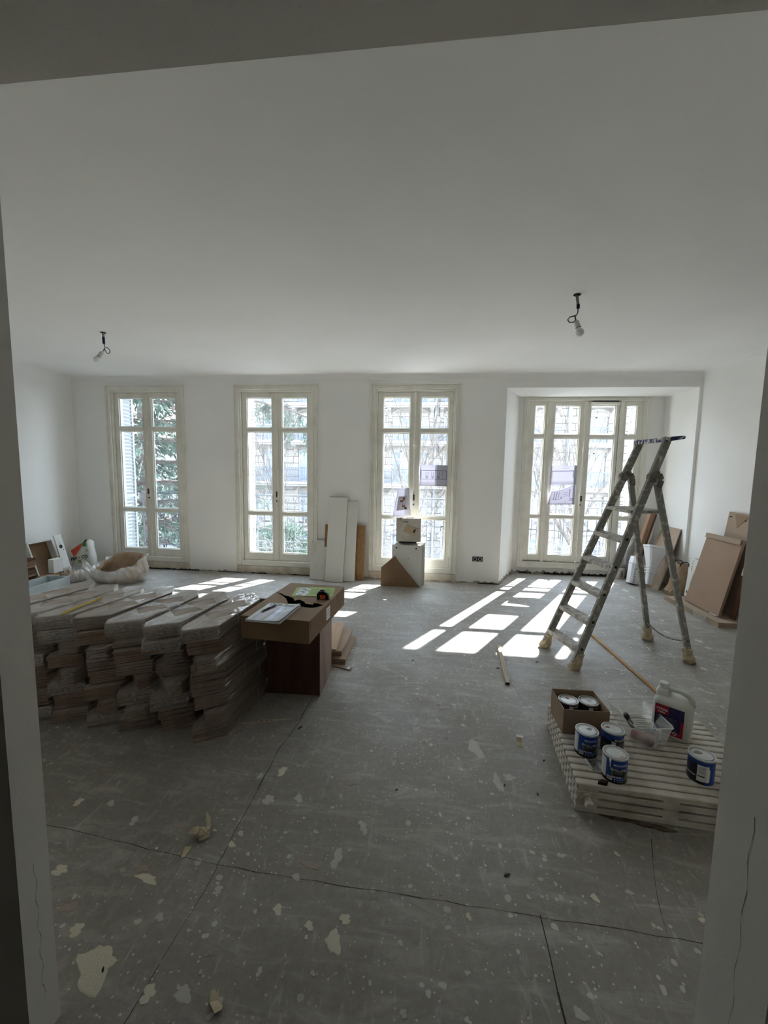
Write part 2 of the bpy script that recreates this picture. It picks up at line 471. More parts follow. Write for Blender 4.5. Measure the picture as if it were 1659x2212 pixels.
# walls ------------------------------------------------------------
WIN_X = {1: -4.46, 2: -2.34, 3: -0.235}
OPEN_HW, OPEN_Z0, OPEN_Z1 = 0.575, 0.17, 2.83     # opening half-width, bottom, top
def wall_with_holes(mb, x0, x1, y0, y1, z0, z1, holes):
    xs = x0
    for (a, b, c, d) in holes:
        mb.box(xs, a, y0, y1, z0, z1)
        if c > z0: mb.box(a, b, y0, y1, z0, c)
        if d < z1: mb.box(a, b, y0, y1, d, z1)
        xs = b
    mb.box(xs, x1, y0, y1, z0, z1)
wf = MB()
wall_with_holes(wf, XL - 0.3, BX0, YF, YF + 0.12, 0, ZC, [(cx - OPEN_HW, cx + OPEN_HW, OPEN_Z0, OPEN_Z1) for cx in WIN_X.values()])
wall_with_holes(wf, XL - 0.3, BX0 - 0.2, YF + 0.12, YO, 0, 3.34, [(cx - OPEN_HW, cx + OPEN_HW, OPEN_Z0, 3.16) for cx in WIN_X.values()])
wf.box(BX0, BX1, YF, YB + 0.1, 2.84, ZC)                       # over the bay
wf.box(BX1, XR + 0.3, YF, YBO, 0, 3.34)                     # right of the bay
wf.prism([(BX0, YF), (BXB0, YB), (BXB0, YBO), (BX0 - 0.2, YBO - 0.35), (BX0 - 0.2, YF + 0.06), (BX0, YF + 0.06)], 0, 3.34)   # slanting left cheek of the bay
WB0, WB1 = 1.52, 3.30
wall_with_holes(wf, BXB0, BX1, YB, YB + 0.1, 0, 2.84, [(WB0, WB1, 0.17, 2.80)])
wall_with_holes(wf, BXB0, BX1, YB + 0.1, YBO, 0, 3.34, [(WB0 - 0.02, WB1 + 0.02, 0.17, 3.16)])
wall_far = struct('wall_far', wf, M['wall'])
wall_left = struct('wall_left', MB().box(XL - 0.3, XL, YN, YF, 0, ZC), M['wall'])
wall_right = struct('wall_right', MB().box(XR, XR + 0.3, YN, YF, 0, ZC), M['wall'])
ceiling = struct('ceiling', MB().box(XL - 0.3, XR + 0.3, -2.4, YF + 0.02, ZC, ZC + 0.3), M['ceiling'])
# soft plaster cove where walls meet the ceiling
def cove(mb, a, b, nrm, r=0.075):
    a = Vector(a); b = Vector(b); n = Vector(nrm); up = Vector((0, 0, 1))
    ra, rb = [], []
    for i in range(7):
        t = PI / 2 * i / 6
        off = n * (r * (1 - math.sin(t))) - up * (r * (1 - math.cos(t)))
        ra.append(tuple(a + off)); rb.append(tuple(b + off))
    m = len(mb.v)
    ra.append(tuple(a)); rb.append(tuple(b))
    mb.loft([ra, rb])
cv = MB()
cove(cv, (XL, YF, ZC), (XR, YF, ZC), (0, -1, 0)); cove(cv, (XL, YN, ZC), (XL, YF, ZC), (1, 0, 0)); cove(cv, (XR, YN, ZC), (XR, YF, ZC), (-1, 0, 0))
struct('trim_1', cv, M['ceiling'], smooth=False)
# partition with the wide opening the picture is taken through
OX0, OX1, OZ = -1.06, 0.687, 2.545
wn_ = MB()
wn_.box(XL - 0.3, OX0, 0.866, YN, 0, ZC); wn_.box(OX0, OX1, 0.78, YN, OZ, ZC); wn_.box(OX1, XR + 0.3, 0.777, YN, 0, ZC)
wall_near = struct('wall_near', wn_, M['jamb'])
# hairline joints down the jamb linings
for (x, y0, z0, z1) in ((OX0 + 0.0007, 0.912, 0.12, 0.55), (OX1 - 0.0007, 0.855, 0.28, 0.95)):
    mb = MB(); n = 24
    for i in range(n):
        za, zb = z0 + (z1 - z0) * i / n, z0 + (z1 - z0) * (i + 1) / n
        ya, yb = y0 + 0.004 * math.sin(i * 1.3), y0 + 0.004 * math.sin((i + 1) * 1.3)
        w = 0.0004 + 0.0003 * (i % 3)
        mb.quad((x, ya - w, za), (x, ya + w, za), (x, yb + w, zb), (x, yb - w, zb))
    mb.build('crack', M['hairline'], wall_near, fix=False)
# the hall behind the camera
hall = MB(); hall.box(-2.3, -2.2, -2.3, 0.866, 0, ZC); hall.box(2.0, 2.1, -2.3, 0.777, 0, ZC); hall.box(-2.3, 2.1, -2.4, -2.3, 0, ZC)
struct('wall_hall', hall, mat('hall_wall_grey', (206, 203, 196), 0.9, var=0.05, vscale=2))

# raw plaster edges and dark open gaps at the foot of the far wall (no skirting)
rs = random.Random(5)
def foot_strip(mb, a, b, nrm, seg=0.05, hmax=0.025, dmax=0.03):
    a = Vector(a); b = Vector(b); n = Vector(nrm); L = (b - a).length; k = int(L / seg)
    low, top, back = [], [], []
    for i in range(k + 1):
        p = a + (b - a) * (i / k); h = 0.008 + hmax * rs.random() ** 1.8; d = 0.006 + dmax * rs.random()
        low.append(tuple(p + n * d + Vector((0, 0, 0.0008)))); top.append(tuple(p + n * d * 0.6 + Vector((0, 0, h * 0.7)))); back.append(tuple(p + Vector((0, 0, h))))
    o = len(mb.v); vs = low + top + back; m = k + 1
    fs = []
    for i in range(k):
        fs += [(i, i + 1, m + i + 1, m + i), (m + i, m + i + 1, 2 * m + i + 1, 2 * m + i)]
    mb.add(vs, fs)
fs_ = MB()
foot_strip(fs_, (XL, YF - 0.001, 0), (BX0, YF - 0.001, 0), (0, -1, 0))
foot_strip(fs_, (BX0, YF, 0), (BXB0, YB, 0), (0.92, -0.39, 0), hmax=0.06)
foot_strip(fs_, (BXB0, YB - 0.001, 0), (BX1, YB - 0.001, 0), (0, -1, 0), hmax=0.06, dmax=0.05)
foot_strip(fs_, (BX1, YB, 0), (BX1, YF, 0), (-1, 0, 0))
struct('trim_2', fs_, M['rubble'])
gp = MB()
for (x0, x1, y, h) in ((-4.75, -3.62, YF, 0.03), (-3.3, -2.9, YF, 0.014), (-2.75, -2.5, YF, 0.02), (-2.1, -1.8, YF, 0.02), (0.75, 1.06, YF, 0.022), (1.9, 2.95, YB, 0.045), (1.5, 1.7, YB, 0.04)):
    n = int((x1 - x0) / 0.03)
    for i in range(n):
        xa, xb = x0 + (x1 - x0) * i / n, x0 + (x1 - x0) * (i + 1) / n
        ha, hb = h * (0.35 + 0.65 * rs.random()), h * (0.35 + 0.65 * rs.random())
        yy = y - 0.055 if y == YB else y - 0.04
        gp.quad((xa, yy, 0.001), (xb, yy, 0.001), (xb, yy + 0.01, hb), (xa, yy + 0.01, ha))
struct('trim_3', gp, M['gap'], fix=False)

# ================================================================ WINDOWS
def ring(mb, x0, x1, z0, z1, w, y0, y1, wb=None, wt=None, mi=0):
    """rectangular frame in the x-z plane"""
    wb = w if wb is None else wb; wt = w if wt is None else wt
    mb.box(x0, x0 + w, y0, y1, z0, z1, mi); mb.box(x1 - w, x1, y0, y1, z0, z1, mi)
    mb.box(x0 + w, x1 - w, y0, y1, z0, z0 + wb, mi); mb.box(x0 + w, x1 - w, y0, y1, z1 - wt, z1, mi)
    return mb
PANE_ROWS = ((0.335, 0.911), (0.993, 2.193), (2.28, 2.705))
def sash(parent, x0, x1, px0, px1, y, z0=0.205, z1=2.795, handle=None):
    """one window leaf: stiles, rails, glazing beads and three panes"""
    yb0, yb1 = y, y + 0.05
    mb = MB()
    mb.box(x0, px0 - 0.012, yb0, yb1, z0, z1); mb.box(px1 + 0.012, x1, yb0, yb1, z0, z1)
    zs = [z0] + [v for r in PANE_ROWS for v in (r[0] - 0.012, r[1] + 0.012)] + [z1]
    for i in range(0, len(zs), 2):
        mb.box(px0 - 0.012, px1 + 0.012, yb0, yb1, zs[i], zs[i + 1])
    for (a, b) in PANE_ROWS:                                            # glazing beads
        ring(mb, px0 - 0.024, px1 + 0.024, a - 0.024, b + 0.024, 0.010, y - 0.006, y + 0.002)
        ring(mb, px0 - 0.014, px1 + 0.014, a - 0.014, b + 0.014, 0.014, y + 0.012, y + 0.035)
    s = mb.build('sash', M['window_paint'], parent, bevel=0.003)
    for (a, b) in PANE_ROWS:
        MB().box(px0 - 0.006, px1 + 0.006, y + 0.026, y + 0.029, a - 0.006, b + 0.006).build('pane', M['glass'], s)
    return s
def casing(parent, x0, x1, z0, z1, y, w=0.098):
    """stepped architrave standing proud of the wall on three sides"""
    mb = MB()
    for (o, ww, d) in ((0.0, 0.022, 0.034), (0.022, 0.046, 0.022), (0.060, 0.018, 0.030)):
        a, b, t = x0 + o, x1 - o, z1 - o
        mb.box(a, a + ww, y - d, y + 0.001, z0, t); mb.box(b - ww, b, y - d, y + 0.001, z0, t)
        mb.box(a + ww, b - ww, y - d, y + 0.001, t - ww, t)
    return mb.build('casing', M['window_paint'], parent, bevel=0.004)
def hinge(parent, x, z, y):
    mb = MB(); mb.tube([(x, y, z - 0.045), (x, y, z + 0.045)], 0.007, 6); mb.tube([(x, y, z - 0.06), (x, y, z + 0.06)], 0.004, 6)
    return mb.build('hinge', M['window_paint'], parent)
def espagnolette(parent, x, y, zt=2.79, zb=0.2):
    """long bolt rod with guides, and the lock case with its handle"""
    mb = MB(); mb.box(x - 0.022, x + 0.022, y - 0.018, y + 0.002, zb, zt)             # cover strip of the meeting stiles
    mb.tube([(x, y - 0.026, 0.22), (x, y - 0.026, zt - 0.03)], 0.0065, 8)
    for z in (0.42, 2.74): mb.box(x - 0.014, x + 0.014, y - 0.034, y - 0.016, z - 0.03, z + 0.03)
    b = mb.build('bolt_rod', M['window_paint'], parent, bevel=0.002)
    mb = MB(); mb.lathe([(0.0055, -0.05), (0.014, -0.035), (0.017, 0.0), (0.010, 0.03), (0.006, 0.06)], 10, xf=Matrix.Translation((x, y - 0.028, 2.02)))
    mb.build('bolt_guide', M['window_paint'], b, smooth=True)
    mb = MB(); mb.prism([(-0.017, -0.1), (0.017, -0.1), (0.019, 0.03), (0.010, 0.1), (-0.010, 0.1), (-0.019, 0.03)], 0, 0.022,
                        xf=Matrix(((1, 0, 0, x), (0, 0, -1, y - 0.012), (0, 1, 0, 1.26), (0, 0, 0, 1))))
    mb.build('lock_case', M['window_paint'], b, bevel=0.003)
    mb = MB(); mb.lathe([(0.010, -0.04), (0.014, -0.02), (0.012, 0.02), (0.016, 0.045)], 10, xf=Matrix.Translation((x + 0.004, y - 0.052, 1.25)))
    mb.box(x - 0.008, x + 0.008, y - 0.044, y - 0.03, 1.14, 1.16)
    mb.build('handle', M['metal_lock'], b, smooth=True)

def make_window(n, cx):
    w = bpy.data.objects.new('window_%d' % n, None); COL.objects.link(w); w['kind'] = 'structure'
    Y = YF + 0.03
    casing(w, cx - 0.655, cx + 0.655, 0.125, 2.905, YF)
    fr = MB()
    ring(fr, cx - OPEN_HW, cx + OPEN_HW, OPEN_Z0, OPEN_Z1, 0.022, YF - 0.008, YF + 0.10, wb=0.035, wt=0.034)
    fr.box(cx - 0.575, cx + 0.575, YF - 0.018, YF + 0.0, 0.125, 0.19)
    fr.box(cx - 0.56, cx + 0.56, YF - 0.024, YF - 0.006, 0.186, 0.196)
    fr.build('frame', M['window_paint'], w, bevel=0.003)
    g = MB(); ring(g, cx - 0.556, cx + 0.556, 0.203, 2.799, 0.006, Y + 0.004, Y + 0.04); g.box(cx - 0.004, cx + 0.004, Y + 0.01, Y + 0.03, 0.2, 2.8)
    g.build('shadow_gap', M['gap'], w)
    sash(w, cx - 0.55, cx + 0.018 - 0.024, cx - 0.457, cx - 0.086, Y)
    sash(w, cx - 0.006 + 0.014, cx + 0.55, cx + 0.095, cx + 0.470, Y)
    espagnolette(w, cx + 0.006, Y)
    for z in (0.42, 1.5, 2.55):
        hinge(w, cx - 0.556, z, Y - 0.004); hinge(w, cx + 0.556, z, Y - 0.004)
    return w
for n, cx in WIN_X.items(): make_window(n, cx)
# plaster apron under each window, slightly proud of the wall
ap = MB()
for cx in WIN_X.values(): ap.prism([(cx - 0.66, YF - 0.012), (cx + 0.66, YF - 0.012), (cx + 0.66, YF + 0.001), (cx - 0.66, YF + 0.001)], 0.0, 0.118)
struct('trim_4', ap, M['plaster_strip'], bevel=0.004)

w4 = bpy.data.objects.new('window_4', None); COL.objects.link(w4); w4['kind'] = 'structure'
Y4 = YB - 0.01
c4 = MB()
ring(c4, 1.47, 3.345, 0.10, 2.838, 0.075, YB - 0.045, YB + 0.001, wb=0.085, wt=0.055)
ring(c4, 1.50, 3.315, 0.185, 2.80, 0.025, YB - 0.058, YB - 0.043, wb=0.012, wt=0.014)
c4.build('casing', M['window_paint'], w4, bevel=0.004)
c4 = MB()
ring(c4, 1.52, 3.30, 0.17, 2.80, 0.035, YB - 0.03, YB + 0.08, wb=0.04, wt=0.02)
for x in (1.86, 2.945): c4.box(x - 0.028, x + 0.028, YB - 0.035, YB + 0.08, 0.2, 2.785)
c4.box(2.47, 2.90, YB - 0.06, YB - 0.008, 2.728, 2.762)            # air vent cover over the right leaf
c4.build('frame', M['window_paint'], w4, bevel=0.003)
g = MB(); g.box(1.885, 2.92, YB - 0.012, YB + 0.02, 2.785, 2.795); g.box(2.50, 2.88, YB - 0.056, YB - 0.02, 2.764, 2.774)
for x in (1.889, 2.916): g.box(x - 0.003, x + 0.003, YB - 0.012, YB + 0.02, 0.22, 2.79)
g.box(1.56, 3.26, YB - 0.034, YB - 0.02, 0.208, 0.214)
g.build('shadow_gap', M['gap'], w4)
sash(w4, 1.545, 1.832, 1.652, 1.780, Y4, z0=0.21, z1=2.78)
sash(w4, 2.973, 3.27, 3.025, 3.160, Y4, z0=0.21, z1=2.78)
sash(w4, 1.893, 2.395, 1.960, 2.312, Y4 - 0.005, z0=0.215, z1=2.782)
sash(w4, 2.408, 2.912, 2.498, 2.848, Y4 - 0.005, z0=0.215, z1=2.782)
espagnolette(w4, 2.402, Y4 - 0.006, zt=2.775, zb=0.22)
for z in (0.45, 1.5, 2.55): hinge(w4, 1.889, z, Y4 - 0.012); hinge(w4, 2.916, z, Y4 - 0.012)
# ================================================================ OUTSIDE THE WINDOWS
M['shutter'] = mat('white_shutter_paint', (176, 180, 181), 0.5, var=0.04, vscale=4)
M['iron'] = mat('grey_painted_iron', (88, 92, 98), 0.5, metal=0.2, var=0.15, vscale=12)
M['stone'] = mat('pale_limestone', (134, 130, 125), 0.9, rgb2=(120, 116, 111), vscale=0.9, bump=0.2, bscale=8, spec=0.1)
M['stone_joint'] = mat('limestone_joint', (84, 80, 76), 0.95)
M['stone_trim'] = mat('carved_limestone', (146, 142, 136), 0.9, var=0.06, vscale=2, spec=0.1)
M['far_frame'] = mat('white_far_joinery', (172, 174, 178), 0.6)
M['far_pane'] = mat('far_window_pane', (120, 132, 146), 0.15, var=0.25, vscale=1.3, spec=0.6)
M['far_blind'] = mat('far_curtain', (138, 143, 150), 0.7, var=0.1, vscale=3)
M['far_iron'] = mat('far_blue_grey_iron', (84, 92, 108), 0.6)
M['asphalt'] = mat('street_asphalt', (120, 119, 117), 0.9, var=0.12, vscale=0.6)
M['bark'] = mat('tree_bark', (92, 86, 80), 0.95, rgb2=(70, 64, 60), vscale=6, bump=0.4, bscale=20)
M['needles'] = mat('cedar_needles', (56, 74, 66), 0.7, rgb2=(96, 114, 104), vscale=1.6, spec=0.3)
M['leaves'] = mat('evergreen_leaves', (82, 104, 84), 0.6, rgb2=(132, 150, 132), vscale=2.2, spec=0.3)
M['roof_tile'] = mat('pale_roof_tiles', (198, 172, 150), 0.9, var=0.15, vscale=3)
M['pale_board'] = mat('pale_green_board', (196, 208, 188), 0.7, var=0.06, vscale=3)

struct('wall_upper_storeys', MB().box(XL - 6, XR + 6, YF + 0.125, YO - 0.02, 3.35, 14.0).box(BX0, XR + 6, YO, YBO - 0.05, 3.35, 14.0).box(XL - 6, XR + 6, -8, YF, 13.6, 14.0), M['stone'])
struct('ground', MB().box(-60, 60, 7.4, 70, -5.3, -5.0), M['asphalt'])

ledge = MB()
for cx in WIN_X.values(): ledge.box(cx - 0.66, cx + 0.66, YO, 6.78, 0.05, 0.168)
ledge.box(1.42, 3.40, YBO, 7.42, 0.05, 0.168)
struct('trim_5', ledge, M['stone_trim'], bevel=0.01)
# folding louvred shutters stored against the window reveals -------------------
slat_o = MB().prism([(-0.018, -0.016), (-0.013, -0.018), (0.018, 0.016), (0.013, 0.018)], -0.5, 0.5).build('slat', M['shutter'])
slat_me = slat_o.data; bpy.data.objects.remove(slat_o)
def shutter(x, y0, y1, z0, z1, label):
    t = thing('window_shutter', label, 'shutter', (x, y0, z0), 0, 'folded shutters')
    L, H = y1 - y0, z1 - z0
    mb = MB()
    for a in (0, L - 0.035): mb.box(-0.017, 0.017, a, a + 0.035, 0, H)
    for a in (0, H * 0.36, H - 0.05): mb.box(-0.017, 0.017, 0.035, L - 0.035, a, a + 0.05)
    mb.build('shutter_frame', M['shutter'], t)
    n = int(H / 0.059)
    for i in range(1, n):
        z = i * H / n
        if abs(z - H * 0.36 - 0.025) < 0.04: continue
        o = bpy.data.objects.new('slat', slat_me); COL.objects.link(o); o.parent = t
        o.matrix_local = Matrix(((1, 0, 0, 0), (0, 0, 1, L / 2), (0, 1, 0, z), (0, 0, 0, 1))) @ Matrix.Scale(L - 0.07, 4, (0, 0, 1))
    return t
shutter(WIN_X[1] - 0.535, 6.20, 6.46, 0.2, 2.8, 'white louvred shutter folded outside the left edge of the leftmost window')
shutter(WIN_X[2] - 0.535, 6.20, 6.46, 0.2, 2.8, 'white louvred shutter folded outside the left edge of the second window')
shutter(3.262, 6.97, 7.25, 0.2, 2.78, 'white louvred shutter standing at the right edge of the bay window')

# wrought-iron balcony railings ------------------------------------------------
def railing(cx, hw, y, label, pitch=0.272):
    t = thing('balcony_railing', label, 'railing', (cx, y, 0.17), 0, 'iron railings outside the windows')
    z = lambda v: v - 0.17
    MB().box(-hw, hw, -0.02, 0.02, z(1.175), z(1.205)).build('handrail', M['iron'], t, bevel=0.006)
    for v in (1.05, 0.385, 0.262):
        MB().box(-hw, hw, -0.008, 0.008, z(v), z(v) + 0.014).build('crossbar', M['iron'], t)
    n = int((2 * hw - 0.1) / pitch); x0 = -n * pitch / 2
    for i in range(n + 1):
        xr = x0 + i * pitch
        mb = MB(); mb.tube([(xr + 0.058 * math.cos(a), 0, z(0.78) + 0.058 * math.sin(a)) for a in [k * PI / 9 for k in range(18)]], 0.007, 5, closed=True)
        mb.lathe([(0.004, -0.012), (0.03, -0.008), (0.036, 0.0), (0.03, 0.008), (0.004, 0.012)], 10, xf=Matrix.Translation((xr, 0, z(0.78))) @ Matrix.Rotation(PI / 2, 4, 'X'))
        for k in range(4): mb.tube([(xr + 0.03 * math.cos(k * PI / 2 + 0.5), 0, z(0.78) + 0.03 * math.sin(k * PI / 2 + 0.5)), (xr + 0.058 * math.cos(k * PI / 2 + 0.9), 0, z(0.78) + 0.058 * math.sin(k * PI / 2 + 0.9))], 0.006, 5)
        mb.build('rosette', M['iron'], t)
        mb = MB()
        for sx in (-1, 1): mb.tube([(xr + sx * 0.062, 0, z(0.395)), (xr + sx * 0.062, 0, z(1.055))], 0.006, 5)
        mb.build('bar', M['iron'], t)
        if i < n:
            xc = xr + pitch / 2; r = pitch / 2 - 0.064
            arc = [(xc + r * math.cos(a), 0, z(0.96) + r * math.sin(a)) for a in [k * PI / 8 for k in range(9)]]
            arc += [(xc + r * math.cos(a), 0, z(0.485) + r * math.sin(a)) for a in [PI + k * PI / 8 for k in range(9)]]
            MB().tube(arc, 0.006, 5, closed=True).build('loop', M['iron'], t)
            mb = MB()
            for zz in (1.118, 0.33):
                mb.tube([(xc + 0.044 * math.cos(a), 0, z(zz) + 0.044 * math.sin(a)) for a in [k * PI / 7 for k in range(14)]], 0.006, 5, closed=True)
                for sx in (-1, 1):
                    mb.tube([(xr + pitch / 2 + sx * 0.046, 0, z(zz)), (xc + sx * 0.075, 0, z(zz) + 0.04), (xc + sx * 0.10, 0, z(zz) + 0.02), (xc + sx * 0.10, 0, z(zz) - 0.02), (xc + sx * 0.075, 0, z(zz) - 0.04), (xc + sx * 0.046, 0, z(zz))], 0.005, 5)
            mb.build('scroll', M['iron'], t)
    mb = MB()
    for sx in (-1, 1): mb.box(sx * hw - 0.008, sx * hw + 0.008, -0.01, 0.01, 0.0, z(1.2))
    mb.build('end_post', M['iron'], t)
    return t
railing(WIN_X[1], 0.60, 6.72, 'grey scrolled iron railing outside the leftmost window before the dark trees')
railing(WIN_X[2], 0.60, 6.72, 'grey scrolled iron railing outside the second window from the left')
railing(WIN_X[3], 0.60, 6.72, 'grey scrolled iron railing outside the third window behind the white carton')
railing(2.41, 0.92, 7.36, 'wide grey scrolled iron railing outside the bay window behind the ladder')
pb = MB(); pb.bar((0, 0, 0.008), (-0.15, 0.085, 0.96), 0.015, 0.10, upv=(1, 0, 0.16))
tag(pb.build('loose_board', M['pale_board'], loc=(-4.06, 6.60, 0.172)), 'pale green board leaning outside the leftmost window inside its railing', 'board')

# the stone apartment house across the street ----------------------------------
FY = 28.0
house = thing('apartment_building', 'pale limestone apartment house with arched windows and iron balconies across the street', 'building', (0, FY, -5.0))
def hp(mb, name, m, parent=None, **kw):
    o = mb.build(name, m, parent or house, **kw); return o
Z = lambda v: v + 5.0
WINS = []
SL = (-2.1, 0.77, 3.6, 6.1)
for zi, (z0, z1) in enumerate(((-4.6, -2.75), (-2.1, 0.1), (0.77, 3.0), (3.6, 5.3), (6.1, 8.2))):
    for (x0, x1) in ((-16.6, -15.2), (-14.2, -12.9), (-11.75, -10.35), (-9.2, -7.8), (-6.4, -5.0), (-2.6, -0.12), (0.86, 3.3), (4.5, 5.6), (6.75, 8.0), (9.9, 11.3), (13.0, 14.4)):
        WINS.append((x0, x1, z0, z1, zi))
bk = MB(); bk.box(-18, 19, 0.25, 0.6, -0.6, Z(8.6)); bk.box(-18, 19, 0.55, 9, -0.6, Z(8.4)); hp(bk, 'wall', M['stone_joint'])
blocks = []
CH = 0.47
row = 0; z = -5.0
rs = random.Random(3)
while z < 8.4:
    xs = -18 + (0.65 if row % 2 else 0)
    cuts = [-18.0]
    while xs < 19: cuts.append(xs); xs += 1.3
    cuts.append(19.0)
    for a, b in zip(cuts[:-1], cuts[1:]):
        segs = [(a, b)]
        for (x0, x1, w0, w1, zi) in WINS:
            if z + CH > w0 + 0.05 and z < w1 - 0.05:
                ns = []
                for (p, q) in segs:
                    if q <= x0 or p >= x1: ns.append((p, q))
                    else:
                        if p < x0: ns.append((p, x0))
                        if q > x1: ns.append((x1, q))
                segs = ns
        for (p, q) in segs:
            if q - p > 0.08: blocks.append((p, q, z, z + CH, rs.uniform(-0.012, 0.012)))
    z += CH; row += 1
def seen(b):
    xc = (b[0] + b[1]) / 2 / FY; zt = b[3]
    return (-0.455 < xc < -0.31 or -0.11 < xc < 0.045 or 0.25 < xc < 0.40) and -3.9 < zt < 6.8
vis = [b for b in blocks if seen(b)]; vis.sort(key=lambda b: -abs(b[1] - b[0]))
one = vis[:290]; rest = [b for b in blocks if b not in one]
unit = MB().box(-0.5, 0.5, 0.0, 0.25, -0.5, 0.5).build('stone_block', M['stone'], bevel=0.0)
unit_me = unit.data; bpy.data.objects.remove(unit)
for b in one:
    o = bpy.data.objects.new('stone_block', unit_me); COL.objects.link(o); o.parent = house
    o.location = ((b[0] + b[1]) / 2, b[4], Z((b[2] + b[3]) / 2)); o.scale = (b[1] - b[0] - 0.03, 1, CH - 0.03)
mb = MB()
for b in rest: mb.box(b[0] + 0.015, b[1] - 0.015, b[4], 0.25, Z(b[2]) + 0.015, Z(b[3]) - 0.015)
tag(hp(mb, 'masonry', M['stone']), kind='stuff')
for (x0, x1, z0, z1, zi) in WINS:
    xc = (x0 + x1) / 2 / FY
    if not (-0.6 < xc < -0.25 or -0.12 < xc < 0.12 or 0.2 < xc < 0.45): continue
    mb = MB(); ring(mb, x0, x1, Z(z0), Z(z1), 0.09, 0.16, 0.24)
    nb = 3 if x1 - x0 > 2 else 1
    for k in range(1, nb + 1):
        xm = x0 + (x1 - x0) * k / (nb + 1); mb.box(xm - 0.06, xm + 0.06, 0.16, 0.24, Z(z0), Z(z1))
    mb.box(x0, x1, 0.17, 0.23, Z(z1) - 0.62, Z(z1) - 0.56)
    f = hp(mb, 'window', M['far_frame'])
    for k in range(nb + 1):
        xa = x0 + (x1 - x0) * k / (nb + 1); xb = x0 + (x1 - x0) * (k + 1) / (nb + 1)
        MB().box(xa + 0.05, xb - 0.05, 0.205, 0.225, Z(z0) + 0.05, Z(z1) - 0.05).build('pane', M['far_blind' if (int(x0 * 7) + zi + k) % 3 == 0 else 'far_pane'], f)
    # curved hood over the opening, with little brackets
    r = (x1 - x0) / 2; cxx = (x0 + x1) / 2
    pts = [(cxx - (r + 0.12) * math.cos(a), -0.03, Z(z1) + 0.02 + (0.42 if r < 1 else 0.5) * math.sin(a)) for a in [PI * k / 12 for k in range(13)]]
    mb = MB(); mb.tube(pts, 0.075, 6); mb.box(x0 - 0.02, x1 + 0.02, -0.015, 0.05, Z(z1), Z(z1) + 0.2)
    for sx in (-1, 1): mb.box(cxx + sx * (r + 0.12) - 0.12, cxx + sx * (r + 0.12) + 0.12, -0.09, 0.0, Z(z1) - 0.12, Z(z1) + 0.06); mb.box(cxx + sx * (r + 0.12) - 0.09, cxx + sx * (r + 0.12) + 0.09, -0.07, 0.0, Z(z1) - 0.34, Z(z1) - 0.22)
    hp(mb, 'window_hood', M['stone_trim'])
def balcony(x0, x1, zs):
    mb = MB(); mb.box(x0 - 0.15, x1 + 0.15, -0.75, 0, Z(zs) - 0.16, Z(zs)); mb.box(x0 - 0.08, x1 + 0.08, -0.66, 0, Z(zs) - 0.3, Z(zs) - 0.16)
    for x in (x0 + 0.1, x1 - 0.1): mb.prism([(0, 0), (-0.55, 0), (-0.5, -0.12), (-0.2, -0.3), (0, -0.6)], x - 0.12, x + 0.12, xf=Matrix(((0, 0, 1, 0), (1, 0, 0, 0), (0, 1, 0, Z(zs) - 0.28), (0, 0, 0, 1))))
    hp(mb, 'balcony_slab', M['stone_trim'])
    mb = MB(); yy = -0.66
    mb.box(x0 - 0.05, x1 + 0.05, yy - 0.03, yy + 0.03, Z(zs) + 0.93, Z(zs) + 0.99); mb.box(x0 - 0.05, x1 + 0.05, yy - 0.015, yy + 0.015, Z(zs) + 0.1, Z(zs) + 0.13); mb.box(x0 - 0.05, x1 + 0.05, yy - 0.015, yy + 0.015, Z(zs) + 0.74, Z(zs) + 0.765)
    n = int((x1 - x0) / 0.13)
    for i in range(n + 1):
        x = x0 + (x1 - x0) * i / n
        mb.box(x - 0.014, x + 0.014, yy - 0.012, yy + 0.012, Z(zs), Z(zs) + 0.95)
        if i % 2 == 0: mb.box(x - 0.04, x + 0.04, yy - 0.014, yy + 0.014, Z(zs) + 0.42, Z(zs) + 0.5)
        else: mb.box(x - 0.05, x + 0.05, yy - 0.014, yy + 0.014, Z(zs) + 0.2, Z(zs) + 0.25); mb.box(x - 0.03, x + 0.03, yy - 0.014, yy + 0.014, Z(zs) + 0.62, Z(zs) + 0.7)
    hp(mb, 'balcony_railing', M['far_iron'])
balcony(-17, -3.6, 0.77); balcony(-3.4, 4.0, 0.77)
for (a, b) in ((-11.95, -10.1), (-9.45, -7.6), (-2.9, 0.15), (0.6, 3.6), (6.5, 8.2), (9.6, 11.6)):
    balcony(a, b, 3.6); balcony(a, b, 6.1)
balcony(6.4, 8.3, 0.77); balcony(9.5, 12.0, 0.77)
cn = MB(); cn.box(-18.1, 19.1, -0.35, 0.3, Z(8.4), Z(8.75)); hp(cn, 'cornice', M['stone_trim'])
dp = MB(); dp.tube([(0.3, -0.1, 0), (0.3, -0.1, Z(8.4))], 0.07, 8); dp.tube([(8.9, -0.12, 0), (8.9, -0.12, Z(8.4))], 0.13, 8); dp.tube([(8.9, -0.12, Z(4.9)), (8.9, -0.12, Z(5.05))], 0.2, 8)
hp(dp, 'downpipe', M['far_blind'])

